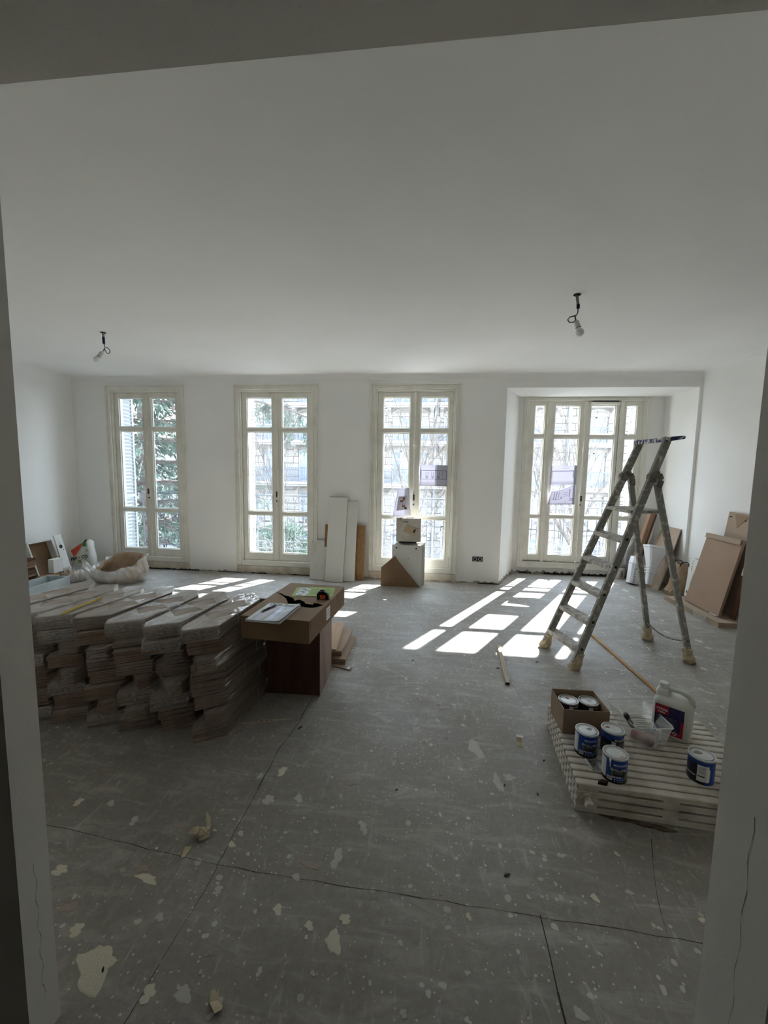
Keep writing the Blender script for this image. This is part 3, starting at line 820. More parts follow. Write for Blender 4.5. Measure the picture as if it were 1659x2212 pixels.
# neighbour's house behind the trees at far left
nb_ = thing('neighbour_house', 'house with a pale tiled roof half hidden by conifers, seen through the leftmost window', 'building', (-28.5, 34, -5))
MB().box(-9, 9, 0, 9, 0, 9.2).build('wall', M['stone'], nb_)
rf = MB(); rf.loft([[(-9.6, -0.8, 9.1), (9.6, -0.8, 9.1), (9.6, -0.8, 9.3), (-9.6, -0.8, 9.3)], [(-7, 4.5, 12.4), (5.5, 4.5, 12.4), (5.5, 4.5, 12.6), (-7, 4.5, 12.6)], [(-9.6, 9.8, 9.1), (9.6, 9.8, 9.1), (9.6, 9.8, 9.3), (-9.6, 9.8, 9.3)]])
rf.build('roof', M['roof_tile'], nb_)
MB().box(2, 3.1, 4, 5, 11.5, 14.2).build('chimney', M['stone_trim'], nb_)

# trees ------------------------------------------------------------------------
def clump(mb, p, d, ln, wd, rs):
    """a little spray of needles or leaves: two crossed slim blades"""
    p = Vector(p); d = Vector(d).normalized()
    u = d.orthogonal().normalized(); u.rotate(Matrix.Rotation(rs.uniform(0, 6.28), 3, d)); w = d.cross(u)
    for q in (u, w):
        mb.add([tuple(p), tuple(p + d * ln * 0.5 + q * wd), tuple(p + d * ln), tuple(p + d * ln * 0.5 - q * wd)], [(0, 1, 2, 3)])
def cedar(name, label, loc, h, reach, z0, seed, tiers=15, density=1.0):
    t = thing(name, label, 'tree', loc, 0, None); rs = random.Random(seed)
    MB().tube([(0, 0, -0.2), (0.1, 0.05, h * 0.4), (0, 0.1, h * 0.75), (0.05, 0, h)], [0.32, 0.25, 0.14, 0.02], 8).build('trunk', M['bark'], t, smooth=True)
    br, fo = MB(), MB()
    for k in range(tiers):
        zz = z0 + (h - z0) * k / tiers; R = reach * (1 - (k / tiers) ** 1.5) + 0.4
        nb = int(9 * density)
        for b in range(nb):
            a = 2 * PI * (b + rs.random()) / nb + k; L = R * rs.uniform(0.7, 1.05)
            pts = []
            for s in range(7):
                q = s / 6
                pts.append(Vector((L * q * math.cos(a) + rs.uniform(-.05, .05), L * q * math.sin(a) + rs.uniform(-.05, .05), zz + 0.35 * q * L * 0.4 - 0.55 * (q ** 2) * L * 0.45)))
            br.tube(pts, [0.05 * (1 - s / 7) + 0.008 for s in range(7)], 4, cap=False)
            n = int(L * 26 * density)
            for i in range(n):
                q = 0.18 + 0.82 * rs.random(); j = min(5, int(q * 6)); p = pts[j].lerp(pts[j + 1], q * 6 - j)
                sd = Vector((-math.sin(a), math.cos(a), 0)) * rs.uniform(-1, 1) * 0.34 * (0.4 + q)
                p = p + sd + Vector((0, 0, rs.uniform(-0.3, 0.1) - abs(sd.length) * 0.3))
                clump(fo, p, (math.cos(a) + rs.uniform(-.7, .7), math.sin(a) + rs.uniform(-.7, .7), rs.uniform(-1.3, 0.3)), rs.uniform(0.16, 0.34), rs.uniform(0.02, 0.045), rs)
    br.build('branches', M['bark'], t, fix=False)
    tag(fo.build('needles', M['needles'], t, fix=False), kind='stuff')
    return t
cedar('cedar_tree', 'big dark cedar with layered drooping branches close outside the leftmost window', (-9.6, 12.8, -5.0), 13.5, 4.6, 2.0, 4, tiers=17, density=1.3)
cedar('conifer_tree', 'second dark conifer standing behind the cedar at the far left', (-16.5, 19.0, -5.0), 14.0, 4.2, 1.0, 9, tiers=14, density=1.2)

def hanging_bough(seed):
    rs = random.Random(seed); t = thing('cedar_bough', 'dark drooping cedar bough hanging across the top of the second window', 'branch', (-7.4, 11.2, 3.3))
    br, fo = MB(), MB()
    main = [Vector((s * 0.9, -0.1 * s, 0.26 * s - 0.07 * s * s)) for s in range(6)]
    br.tube(main, [0.06, 0.05, 0.04, 0.03, 0.02, 0.012], 5)
    for s in range(44):
        q = rs.uniform(0.6, 5); j = int(min(4, q)); p = main[j].lerp(main[j + 1], q - j)
        L = rs.uniform(0.25, 1.0); dx = rs.uniform(-.3, .35); dy = rs.uniform(-.4, .4)
        tw = [p + Vector((dx * u, dy * u, -L * u + 0.12 * u * (1 - u))) for u in (0, .33, .66, 1)]
        br.tube(tw, [0.012, 0.01, 0.007, 0.004], 4)
        for i in range(int(L * 70)):
            u = rs.random(); pp = tw[0].lerp(tw[3], u) + Vector((rs.uniform(-.07, .07), rs.uniform(-.07, .07), 0))
            clump(fo, pp, (rs.uniform(-1, 1), rs.uniform(-1, 1), -0.9), rs.uniform(0.06, 0.14), 0.013, rs)
    br.build('twigs', M['bark'], t, fix=False)
    tag(fo.build('needles', M['needles'], t, fix=False), kind='stuff')
hanging_bough(21)

def bare_tree(label, loc, h, seed, r0=0.11, spread=0.55, levels=5, lean=(0, 0)):
    t = thing('bare_tree', label, 'tree', loc, 0, None); rs = random.Random(seed)
    tk, br = MB(), MB()
    def grow(p, d, L, r, lv):
        pts = [p]; q = p; dd = d.copy()
        for s in range(4):
            dd = (dd + Vector((rs.uniform(-.16, .16), rs.uniform(-.16, .16), 0.05))).normalized(); q = q + dd * L / 4; pts.append(q)
        (tk if lv == 0 else br).tube(pts, [r * (1 - 0.11 * s) for s in range(5)], 6 if lv < 2 else 4, cap=False)
        if lv >= levels: return
        for k in range(3 if lv > 0 else 4):
            f = rs.uniform(0.45, 1.0) if k else 1.0; j = min(3, int(f * 4)); pp = pts[j].lerp(pts[j + 1], f * 4 - j) if f < 1 else pts[4]
            nd = (dd + Vector((rs.uniform(-1, 1), rs.uniform(-1, 1), rs.uniform(-.25, .7))) * spread * 1.25).normalized()
            grow(pp, nd, L * rs.uniform(0.58, 0.8), r * 0.56 * rs.uniform(0.85, 1.05), lv + 1)
    grow(Vector((0, 0, 0)), Vector((lean[0], lean[1], 1)).normalized(), h * 0.42, r0, 0)
    tk.build('trunk', M['bark'], t, smooth=True, fix=False); br.build('branches', M['bark'], t, fix=False)
bare_tree('bare tree with spreading branches seen through the third window from the left', (-0.5, 14.0, -5.0), 9.5, 12, r0=0.11)
bare_tree('bare gnarled tree seen through the right half of the bay window', (6.0, 14.0, -5.0), 8.6, 31, r0=0.11, spread=0.7)
bare_tree('slim bare sapling seen through the second window in front of the stone facade', (-6.1, 17.0, -5.0), 9.0, 8, r0=0.06, spread=0.35, levels=4)

def sun_blocking_evergreen():  # added tree, trunk and crown out of view; crown keeps sun off leftmost window
    t = thing('sun_blocker_tree', 'added leaning evergreen, out of view, its crown blocking sun from the leftmost window', 'tree', (-2.6, 13.6, -5.0)); rs_ = random.Random(40)
    MB().tube([(0, 0, -0.1), (0.1, 0, 4), (0.5, -0.1, 8.5), (1.2, -0.3, 11), (2.0, -0.45, 12.6)], [0.2, 0.18, 0.14, 0.1, 0.04], 8).build('trunk', M['bark'], t, smooth=True)
    fo = MB()
    for i in range(5200):
        u = Vector((rs_.gauss(0, 1), rs_.gauss(0, 1), rs_.gauss(0, 1))).normalized() * rs_.random() ** 0.4
        clump(fo, (2.2 + u.x * 1.05, -0.5 + u.y * 1.2, 12.4 + u.z * 1.9), (u.x + rs_.uniform(-1, 1), u.y + rs_.uniform(-1, 1), u.z + rs_.uniform(-.4, .8)), rs_.uniform(0.2, 0.36), rs_.uniform(0.05, 0.09), rs_)
    tag(fo.build('leaves', M['leaves'], t, fix=False), kind='stuff')
sun_blocking_evergreen()

def bush(label, loc, rx, ry, rz, seed, n=1500, dark='leaves'):
    t = thing('shrub', label, 'shrub', loc, 0, 'shrubs along the street'); rs = random.Random(seed); fo = MB(); st = MB()
    for k in range(7):
        a = rs.uniform(0, 6.28); st.tube([(0, 0, 0), (rx * .4 * math.cos(a), ry * .4 * math.sin(a), rz * 0.7), (rx * .7 * math.cos(a), ry * .7 * math.sin(a), rz * 1.4)], [0.05, 0.03, 0.01], 5)
    for i in range(n):
        u = Vector((rs.gauss(0, 1), rs.gauss(0, 1), rs.gauss(0, 1))).normalized() * rs.uniform(0.55, 1.0)
        p = Vector((u.x * rx, u.y * ry, rz + u.z * rz))
        clump(fo, p, (u.x + rs.uniform(-.6, .6), u.y + rs.uniform(-.6, .6), u.z + rs.uniform(-.2, .8)), rs.uniform(0.14, 0.3), rs.uniform(0.04, 0.08), rs)
    st.build('stems', M['bark'], t); tag(fo.build('leaves', M[dark], t, fix=False), kind='stuff')
bush('rounded evergreen shrub below the left half of the second window', (-7.6, 20.6, -5.0), 1.5, 1.2, 2.0, 1)
bush('rounded evergreen shrub below the right half of the second window', (-4.9, 18.2, -5.0), 1.3, 1.2, 1.75, 2)
bush('tall evergreen shrub at the foot of the cedar outside the leftmost window', (-11.3, 20.4, -5.0), 1.6, 1.0, 2.6, 3, n=2400)
bush('low evergreen shrub below the third window', (-0.9, 17.0, -5.0), 1.7, 1.2, 1.2, 5)

lp = thing('street_lamp', 'grey gooseneck street lamp seen through the top of the bay window', 'lamp', (5.0, 19.2, -5.0))
MB().tube([(0, 0, 0), (0, 0, 7.9), (-0.05, 0, 8.35), (-0.25, 0, 8.62), (-0.5, 0, 8.6), (-0.66, 0, 8.4)], [0.09, 0.06, 0.05, 0.045, 0.04, 0.04], 8).build('pole', M['far_iron'], lp, smooth=True)
MB().lathe([(0.02, 0.2), (0.09, 0.16), (0.2, 0.0), (0.2, -0.04), (0.12, -0.1)], 14, xf=Matrix.Translation((-0.68, 0, 8.22))).build('lamp_head', M['far_iron'], lp, smooth=True)
# ================================================================ LADDER
M['alu'] = mat('paint_spattered_aluminium', (142, 140, 134), 0.55, metal=0.15, rgb2=(206, 202, 192), vscale=26, bump=0.15, bscale=60, lo=0.52, hi=0.68)
M['alu_dirty'] = mat('grimy_aluminium', (120, 116, 108), 0.6, metal=0.1, rgb2=(78, 74, 68), vscale=34, bump=0.15, bscale=60, lo=0.5, hi=0.62)
M['tread'] = mat('paint_caked_tread', (196, 193, 184), 0.7, rgb2=(140, 136, 128), vscale=20, bump=0.4, bscale=50)
M['blue_plastic'] = mat('blue_tray_with_white_paint', (34, 42, 92), 0.5, rgb2=(214, 212, 204), vscale=18, stretch=(1, 2, 1), lo=0.50, hi=0.56)
M['black'] = mat('black_plastic', (26, 26, 27), 0.5)
M['hinge_grey'] = mat('grimy_hinge', (142, 138, 130), 0.6, rgb2=(84, 80, 74), vscale=30, metal=0.2)
M['wrap_cloth'] = mat('dusty_foot_wrapping', (202, 190, 162), 0.95, rgb2=(168, 154, 124), vscale=30, bump=0.8, bscale=45)
M['rope'] = mat('grey_rope', (160, 156, 148), 0.9, rgb2=(96, 92, 86), vscale=60)

lad = thing('stepladder', 'tall paint-spattered aluminium stepladder standing open before the bay window', 'ladder', (1.7, 3.83, 0))
LO = Vector((1.7, 3.83, 0))
def lp_(p): return tuple(Vector(p) - LO)
NF, NT = Vector((1.262, 3.474, 0.02)), Vector((1.945, 3.643, 1.955))
FF, FT = Vector((1.128, 3.885, 0.02)), Vector((1.975, 4.143, 1.965))
wd = (FF - NF); wd.z = 0; wd.normalize()
def rail_pt(F, T, z): return F + (T - F) * ((z - F.z) / (T.z - F.z))
def bar_obj(name, a, b, wx, wy, m, par, up, bev=0.004):
    mb = MB(); mb.bar(lp_(a), lp_(b), wx, wy, upv=up); return mb.build(name, m, par, bevel=bev)
bar_obj('front_rail', NF, NT, 0.068, 0.026, M['alu'], lad, wd); bar_obj('front_rail', FF, FT, 0.068, 0.026, M['alu'], lad, wd)
NB0, NB1 = Vector((1.870, 3.625, 1.615)), Vector((2.337, 3.741, 0.02)); FB0, FB1 = Vector((1.895, 4.120, 1.615)), Vector((2.228, 4.217, 0.02))
bar_obj('rear_leg', NB1, NB0, 0.056, 0.024, M['alu'], lad, wd); bar_obj('rear_leg', FB1, FB0, 0.056, 0.024, M['alu'], lad, wd)
for zt in (0.172, 0.405, 0.641, 0.876, 1.110):
    a, b = rail_pt(NF, NT, zt), rail_pt(FF, FT, zt); t = (b - a).normalized()
    a, b = a + t * 0.013, b - t * 0.013; fwd = Vector((0.97, 0.25, 0))
    mb = MB(); sec = [(-0.042, 0.004), (0.042, 0.012), (0.042, -0.004), (0.036, -0.03), (0.030, -0.03), (0.030, -0.008), (-0.034, -0.014), (-0.034, -0.034), (-0.042, -0.034)]
    mb.loft([[lp_(p + fwd * s + Vector((0, 0, q))) for s, q in sec] for p in (a, b)])
    tr = mb.build('tread', M['tread'], lad, bevel=0.002)
    c = rail_pt(NF, NT, zt) - t * 0.014
    mb = MB(); mb.bar(lp_(c - t * 0.004), lp_(c + t * 0.002), 0.020, 0.020, upv=(0.35, 0.09, 0.9)); mb.build('rivet_hole', M['black'], tr)
pa, pb_ = rail_pt(NF, NT, 1.352), rail_pt(FF, FT, 1.352); pt = (pb_ - pa).normalized(); pa += pt * 0.02; pb_ -= pt * 0.02; fw_ = Vector((0.97, 0.25, 0))
mb = MB(); mb.loft([[lp_(p - fw_ * 0.06 + Vector((0, 0, q))) for p, q in ((pa, 0), (pb_, 0), (pb_, -0.028), (pa, -0.028))], [lp_(p + fw_ * 0.26 + Vector((0, 0, q))) for p, q in ((pa, 0), (pb_, 0), (pb_, -0.028), (pa, -0.028))]])
mb.build('platform', M['tread'], lad, bevel=0.006)
mb = MB(); ta, tb = NT - wd * 0.035, FT + wd * 0.035
mb.loft([[lp_(p + fw_ * s + Vector((0, 0, q))) for p, s, q in ((ta, -0.045, 0.004), (tb, -0.045, 0.004), (tb, -0.045, -0.035), (ta, -0.045, -0.035))], [lp_(p + fw_ * s + Vector((0, 0, q))) for p, s, q in ((ta, 0.13, 0.022), (tb, 0.13, 0.022), (tb, 0.13, -0.006), (ta, 0.13, -0.006))]])
tag(mb.build('tool_tray', M['blue_plastic'], lad, bevel=0.008), 'dark blue top tray smeared with white paint')
for F, T, B in ((NF, NT, NB0), (FF, FT, FB0)):
    p = rail_pt(F, T, 1.628) ; s = -1 if F is NF else 1
    mb = MB(); q = p + wd * s * 0.016
    mb.tube([lp_(q - wd * s * 0.030), lp_(q + wd * s * 0.008)], 0.044, 18); mb.tube([lp_(q + wd * s * 0.008), lp_(q + wd * s * 0.014)], 0.028, 14)
    arm = [p + Vector((0.01, 0, 0.036)), p + fw_ * 0.06 + Vector((0, 0, 0.025)), p + fw_ * 0.085 + Vector((0, 0, -0.02)), B - Vector((-0.02, 0, 0.07))]
    for u, v in zip(arm[:-1], arm[1:]): mb.bar(lp_(u), lp_(v), 0.05, 0.03, upv=wd)
    mb.build('hinge_joint', M['hinge_grey'], lad, bevel=0.003)
rs = random.Random(2)
for F, T in ((NF, NT), (FF, FT), (NB1, NB0), (FB1, FB0)):
    d = (T - F).normalized(); rings = []
    for k, (h, r) in enumerate(((0.0, 0.045), (0.02, 0.052), (0.045, 0.050), (0.075, 0.040), (0.105, 0.036), (0.13, 0.042))):
        c = Vector((F.x, F.y, 0.0)) + d * h / max(d.z, 0.3); rings.append([lp_(c + Vector((math.cos(a) * r * rs.uniform(.85, 1.15), math.sin(a) * r * rs.uniform(.85, 1.15), rs.uniform(-.004, .006) if k else 0))) for a in [2 * PI * j / 12 for j in range(12)]])
    mb = MB(); mb.loft(rings); mb.build('wrapped_foot', M['wrap_cloth'], lad, smooth=False)
ra, rb_ = Vector((2.289, 3.73, 0.205)), Vector((2.193, 4.207, 0.19))
mb = MB(); mb.tube([lp_(ra.lerp(rb_, i / 12) - Vector((0, 0, 0.055 * 4 * (i / 12) * (1 - i / 12)))) for i in range(13)], 0.0075, 6)
for q in (ra, rb_): mb.tube([lp_(q - wd * 0.02), lp_(q + wd * 0.02)], 0.014, 8)
mb.build('spreader_rope', M['rope'], lad, smooth=True)

# ================================================================ RADIATOR ON THE FLOOR AND WHAT LIES ON IT
M['radiator'] = mat('old_cream_radiator_paint', (204, 198, 185), 0.6, rgb2=(164, 154, 136), vscale=7, bump=0.25, bscale=60, lo=0.45, hi=0.75)
M['rust'] = mat('rusty_metal', (74, 56, 46), 0.9, rgb2=(48, 38, 34), vscale=20)
rad = thing('cast_iron_radiator', 'old cream cast-iron radiator lying flat on the floor under the paint cans', 'radiator', (0.757, 1.940, 0), -0.075)
RL, RP, RH = 0.89, 0.0505, 0.148
def section_mb():
    mb = MB(); x0, x1 = 0.0, RL; ym, hw = 0.021, 0.0205
    for zc in (0.0150, 0.0543, 0.0937, 0.1330):
        oc = [(-hw, -0.0115), (-hw + 0.005, -0.0147), (hw - 0.005, -0.0147), (hw, -0.0115), (hw, 0.0115), (hw - 0.005, 0.0147), (-hw + 0.005, 0.0147), (-hw, 0.0115)]
        mb.loft([[(x, ym + a * s, zc + b * s) for a, b in oc] for x, s in ((x0, 0.8), (x0 + 0.008, 1), (x1 - 0.008, 1), (x1, 0.8))])
    for a, b in ((x0 + 0.004, x0 + 0.10), (0.385, 0.455), (x1 - 0.10, x1 - 0.004)): mb.box(a, b, ym - hw * 0.86, ym + hw * 0.86, 0.006, RH - 0.006)
    for x in (0.05, RL - 0.05): mb.tube([(x, -0.004, 0.074), (x, 0.047, 0.074)], 0.030, 12)
    return mb
sec0 = section_mb().build('section', M['radiator'], rad); smooth_by_angle(sec0, 12)
for i in range(1, 14):
    o = sec0.copy(); COL.objects.link(o); o.parent = rad; o.location = (0, i * RP, 0)
mb = MB(); mb.tube([(0.05, -0.012, 0.074), (0.05, 0.0, 0.074)], 0.033, 6); mb.tube([(0.05, -0.040, 0.074), (0.05, -0.010, 0.074)], 0.019, 12); mb.tube([(0.05, -0.060, 0.074), (0.05, -0.036, 0.074)], 0.024, 6)
mb.build('plug_nut', M['radiator'], rad, bevel=0.002)
M['rust_pale'] = mat('rusty_dust', (112, 96, 82), 0.95, rgb2=(78, 64, 54), vscale=25)
RZ = 0.1475
def flake(name, label, cat, pts, m, loc, h=0.004, curl=0.0, grp=None):
    """a thin torn scrap, its outline in metres, gently curled"""
    mb = MB(); n = len(pts); cx_ = sum(p[0] for p in pts) / n; cy_ = sum(p[1] for p in pts) / n
    lift = lambda x, y: curl * ((x - cx_) ** 2 + (y - cy_) ** 2) * 60
    top = [(x, y, h + lift(x, y)) for x, y in pts] + [(cx_, cy_, h)]; bot = [(x, y, lift(x, y)) for x, y in pts] + [(cx_, cy_, 0)]
    vs = top + bot; fs = [(i, (i + 1) % n, n) for i in range(n)] + [((i + 1) % n + n + 1, i + n + 1, 2 * n + 1) for i in range(n)] + [(i, i + n + 1, (i + 1) % n + n + 1, (i + 1) % n) for i in range(n)]
    mb.add(vs, fs); o = mb.build(name, m, loc=loc); return tag(o, label, cat, grp)
flake('rust_flake', 'dark brown rust flake lying on the front edge of the cream radiator', 'scrap', [(0, 0), (0.04, -0.006), (0.052, 0.012), (0.03, 0.022), (0.01, 0.014)], M['rust'], (0.855, 1.944, RZ + 0.001), h=0.012)
flake('rust_sheet', 'thin rusty sheet of debris on the floor along the front of the radiator', 'scrap', [(0, 0), (0.06, -0.022), (0.13, -0.026), (0.2, -0.048), (0.24, -0.046), (0.27, -0.062), (0.33, -0.055), (0.28, -0.03), (0.2, -0.02), (0.06, 0.0)], M['rust_pale'], (0.86, 1.93, 0.0005), h=0.003)

# ---- paint cans
M['can_blue'] = mat('can_royal_blue', (24, 66, 150), 0.4, spec=0.5)
M['can_navy'] = mat('can_navy', (20, 24, 46), 0.4, spec=0.5)
M['can_black'] = mat('can_black', (16, 17, 22), 0.4, spec=0.5)
M['can_white'] = mat('can_white_print', (214, 216, 214), 0.5)
M['can_green'] = mat('can_leaf_green', (98, 128, 52), 0.5)
M['lid'] = mat('tin_lid', (190, 192, 190), 0.35, metal=0.35, rgb2=(214, 214, 210), vscale=10)
M['lid_rim'] = mat('tin_rim', (150, 152, 152), 0.3, metal=0.7)
M['grey_print'] = mat('grey_small_print', (108, 112, 118), 0.6)
M['paint_white'] = mat('dried_white_paint', (232, 231, 226), 0.5)
M['stain_red'] = mat('dark_red_paint_smear', (138, 24, 50), 0.5); M['stain_orange'] = mat('brown_orange_paint_dot', (150, 92, 50), 0.5)
M['stain_sage'] = mat('sage_grey_paint_dot', (116, 130, 124), 0.5); M['stain_grey'] = mat('grey_paint_dot', (128, 129, 127), 0.5); M['stain_pink'] = mat('pink_paint_smear', (198, 150, 150), 0.5)
CR, CH_ = 0.0555, 0.125
def patch(par, name, m, a0, a1, z0, z1, r=CR, n=None, skew=0.0):
    n = n or max(2, int(abs(a1 - a0) / 0.12)); mb = MB()
    ring_ = lambda rr: ([(rr * math.cos(a0 + (a1 - a0) * i / n), rr * math.sin(a0 + (a1 - a0) * i / n), z0 + skew * i / n) for i in range(n + 1)], [(rr * math.cos(a0 + (a1 - a0) * i / n), rr * math.sin(a0 + (a1 - a0) * i / n), z1 + skew * i / n) for i in range(n + 1)])
    lo, hi = ring_(r); vs = lo + hi; fs = [(i, i + 1, n + 2 + i, n + 1 + i) for i in range(n)]
    mb.add(vs, fs); o = mb.build(name, m, par, smooth=True, fix=False); return o
def lid_dot(par, name, m, x, y, rx, ry, rot=0, seed=1):
    mb = splash_mesh(seed, 12, 0.22); o = mb.build(name, m, par); o.location = (x, y, CH_ - 0.0015); o.scale = (rx, ry, 0.001); o.rotation_euler = (0, 0, rot); return o
def can(label, loc, a0, face, stain):
    t = thing('paint_can', label, 'can', loc, 0, None)
    mb = MB(); mb.lathe([(CR - 0.002, 0), (CR, 0.003), (CR, CH_ - 0.006), (CR - 0.001, CH_ - 0.004)], 36)
    body = mb.build('body', M['can_navy' if face != 'front' else 'can_blue'], t); smooth_by_angle(body, 50)
    mb = MB(); mb.lathe([(CR - 0.001, CH_ - 0.008), (CR + 0.0025, CH_ - 0.006), (CR + 0.003, CH_ - 0.001), (CR + 0.0015, CH_ + 0.002), (CR - 0.003, CH_ + 0.002), (CR - 0.005, CH_ - 0.003), (CR - 0.010, CH_ - 0.003), (CR - 0.012, CH_ + 0.0005), (CR - 0.016, CH_ + 0.0005), (CR - 0.018, CH_ - 0.0015), (0.002, CH_ - 0.0015)], 36)
    l = mb.build('lid', M['lid'], t); smooth_by_angle(l, 35)
    mb = MB(); mb.tube([((CR - 0.008) * math.cos(a), (CR - 0.008) * math.sin(a), CH_ - 0.002) for a in [2 * PI * k / 30 for k in range(30)]], 0.0022, 5, closed=True); mb.build('lid_groove', M['lid_rim'], l, smooth=True)
    if stain: lid_dot(l, 'paint_dot', M[stain[0]], *stain[1:])
    R1, R2, R3 = CR + 0.0005, CR + 0.0009, CR + 0.0012
    if face == 'front':
        patch(t, 'white_panel', M['can_white'], a0 - 1.75, a0 - 0.98, 0.014, 0.112, R1)
        patch(t, 'dark_base', M['can_black'], a0 - 2.2, a0 + 2.2, 0.0, 0.016, R1)
        b = patch(t, 'name_panel', M['can_navy'], a0 - 0.36, a0 + 0.75, 0.036, 0.078, R1)
        patch(t, 'green_stripe', M['can_green'], a0 - 0.50, a0 - 0.38, 0.030, 0.080, R1)
        patch(t, 'green_corner', M['can_green'], a0 + 0.62, a0 + 0.95, 0.018, 0.050, R2)
        text('brand_name', 'SEIGNEURIE', 0.0125, M['can_white'], t, None, bold=0.0002, wrap=(R1, a0 + 0.22, 0.094))
        text('product_name', 'EVOLUTEX', 0.0165, M['can_white'], t, None, bold=0.0002, wrap=(R2, a0 + 0.12, 0.069))
        text('finish_name', 'VELOURS', 0.0095, M['can_white'], t, None, bold=0.0003, wrap=(R2, a0 - 0.06, 0.034))
        for k in range(3): patch(t, 'print_line', M['grey_print'], a0 - 0.30, a0 + 0.42, 0.049 + 0.0045 * k, 0.0515 + 0.0045 * k, R2)
        patch(t, 'barcode_label', M['can_white'], a0 - 0.86, a0 - 0.42, 0.012, 0.032, R2)
        for k in range(7): patch(t, 'barcode_bar', M['can_black'], a0 - 0.80 + 0.05 * k, a0 - 0.80 + 0.05 * k + 0.02 + 0.012 * (k % 2), 0.016, 0.028, R3, n=1)
        for k in range(4):
            for q in range(2): patch(t, 'symbol', M['can_white'], a0 - 0.25 + 0.22 * k, a0 - 0.18 + 0.22 * k, 0.010 + 0.010 * q, 0.014 + 0.010 * q, R3, n=1)
        mb = MB(); pts = [(-0.006, -0.003), (0.0, -0.004), (0.005, 0.001), (0.007, 0.005), (0.001, 0.004), (-0.004, 0.001)]
        mb.add([((R2) * math.cos(a0 - 0.30 + x / CR), R2 * math.sin(a0 - 0.30 + x / CR), 0.094 + y) for x, y in pts], [tuple(range(6))]); mb.build('leaf_mark', M['can_white'], t, fix=False)
    elif face == 'side':
        patch(t, 'blue_band', M['can_blue'], a0 - 1.8, a0 + 0.9, 0.085, 0.116, R1); patch(t, 'black_panel', M['can_black'], a0 - 0.2, a0 + 1.5, 0.002, 0.098, R2)
        text('product_name', 'EVOLUTEX', 0.0145, M['can_white'], t, None, bold=0.0002, wrap=(R3, a0 + 0.68, 0.090))
        text('brand_name', 'SEIGNEURIE', 0.012, M['grey_print'], t, None, wrap=(R2, a0 - 1.0, 0.100))
        patch(t, 'price_sticker', M['can_white'], a0 - 0.18, a0 + 0.18, 0.035, 0.085, R3 + 0.0005, skew=-0.006)
        for k in range(4): patch(t, 'print_line', M['grey_print'], a0 - 0.13, a0 + 0.13, 0.045 + 0.009 * k, 0.047 + 0.009 * k, R3 + 0.0009, n=2)
        patch(t, 'green_leaf', M['can_green'], a0 - 0.95, a0 - 0.35, 0.02, 0.06, R2)
        for k in range(3): patch(t, 'print_line', M['grey_print'], a0 + 0.45, a0 + 1.1, 0.05 + 0.008 * k, 0.053 + 0.008 * k, R3)
    elif face == 'back':
        patch(t, 'blue_band', M['can_blue'], a0 + 0.25, a0 + 2.2, 0.002, 0.116, R1); patch(t, 'blue_rim_band', M['can_blue'], a0 - 1.8, a0 + 0.3, 0.102, 0.116, R1)
        patch(t, 'back_label', M['can_white'], a0 - 0.42, a0 + 0.45, 0.016, 0.098, R2); patch(t, 'black_rule', M['can_black'], a0 - 0.34, a0 + 0.15, 0.040, 0.0455, R3)
        for k in range(7): patch(t, 'print_line', M['grey_print'], a0 - 0.30, a0 + 0.18, 0.054 + 0.0055 * k, 0.056 + 0.0055 * k, R3)
        patch(t, 'white_sticker', M['paint_white'], a0 + 0.25, a0 + 0.52, 0.020, 0.084, R3 + 0.0004); patch(t, 'white_line', M['can_white'], a0 - 1.5, a0 - 0.5, 0.036, 0.041, R2)
        text('small_print', 'EVOLUTEX', 0.008, M['grey_print'], t, None, wrap=(R2, a0 - 1.0, 0.094))
    else:
        patch(t, 'price_sticker', M['can_white'], a0 - 0.16, a0 + 0.26, 0.02, 0.112, R1); text('product_name', 'EVOLUTEX', 0.0115, M['can_white'], t, None, wrap=(R1, a0 + 0.85, 0.105))
        for k in range(6): patch(t, 'print_line', M['grey_print'], a0 - 0.08, a0 + 0.18, 0.03 + 0.012 * k, 0.032 + 0.012 * k, R2, n=2)
    return t
A_ = math.radians
c1 = can('blue paint can with white runs down its side, nearest the camera', (0.957, 2.012, RZ), A_(262), 'front', ('stain_pink', 0.02, -0.028, 0.016, 0.006, 0.2, 3))
mb = MB(); mb.tube([((CR + 0.002) * math.cos(A_(226)), (CR + 0.002) * math.sin(A_(226)), z) for z in (0.122, 0.105, 0.09, 0.08)], [0.004, 0.003, 0.0022, 0.0026], 6)
mb.tube([((CR + 0.002) * math.cos(A_(221) + A_(k * 1.2)), (CR + 0.002) * math.sin(A_(221) + A_(k * 1.2)), z) for k, z in enumerate((0.122, 0.115, 0.108, 0.1))], [0.003, 0.0025, 0.002, 0.002], 6)
mb.build('paint_run', M['paint_white'], c1, smooth=True)
can('blue paint can with a sage dot on its lid, before the open carton', (0.884, 2.183, RZ), A_(262), 'front', ('stain_sage', 0.016, 0.012, 0.014, 0.011, 0, 2))
can('navy paint can with a brown-orange dot on its lid', (1.03, 2.215, RZ), A_(255), 'side', ('stain_orange', -0.024, 0.012, 0.013, 0.010, 0, 1))
can('black paint can with a white back label, alone at the right', (1.384, 2.058, RZ), A_(247), 'back', ('stain_grey', -0.012, 0.014, 0.022, 0.013, 0.3, 5))
can('dark paint can with a red smear on its lid, left one inside the open carton', (0.880, 2.472, RZ + 0.004), A_(268), 'box', ('stain_red', -0.002, 0.016, 0.012, 0.007, -0.6, 8))
can('dark paint can with a pale sticker on its lid, right one inside the open carton', (1.000, 2.476, RZ + 0.004), A_(262), 'box', ('can_white', 0.005, 0.008, 0.016, 0.026, 0.0, 4))

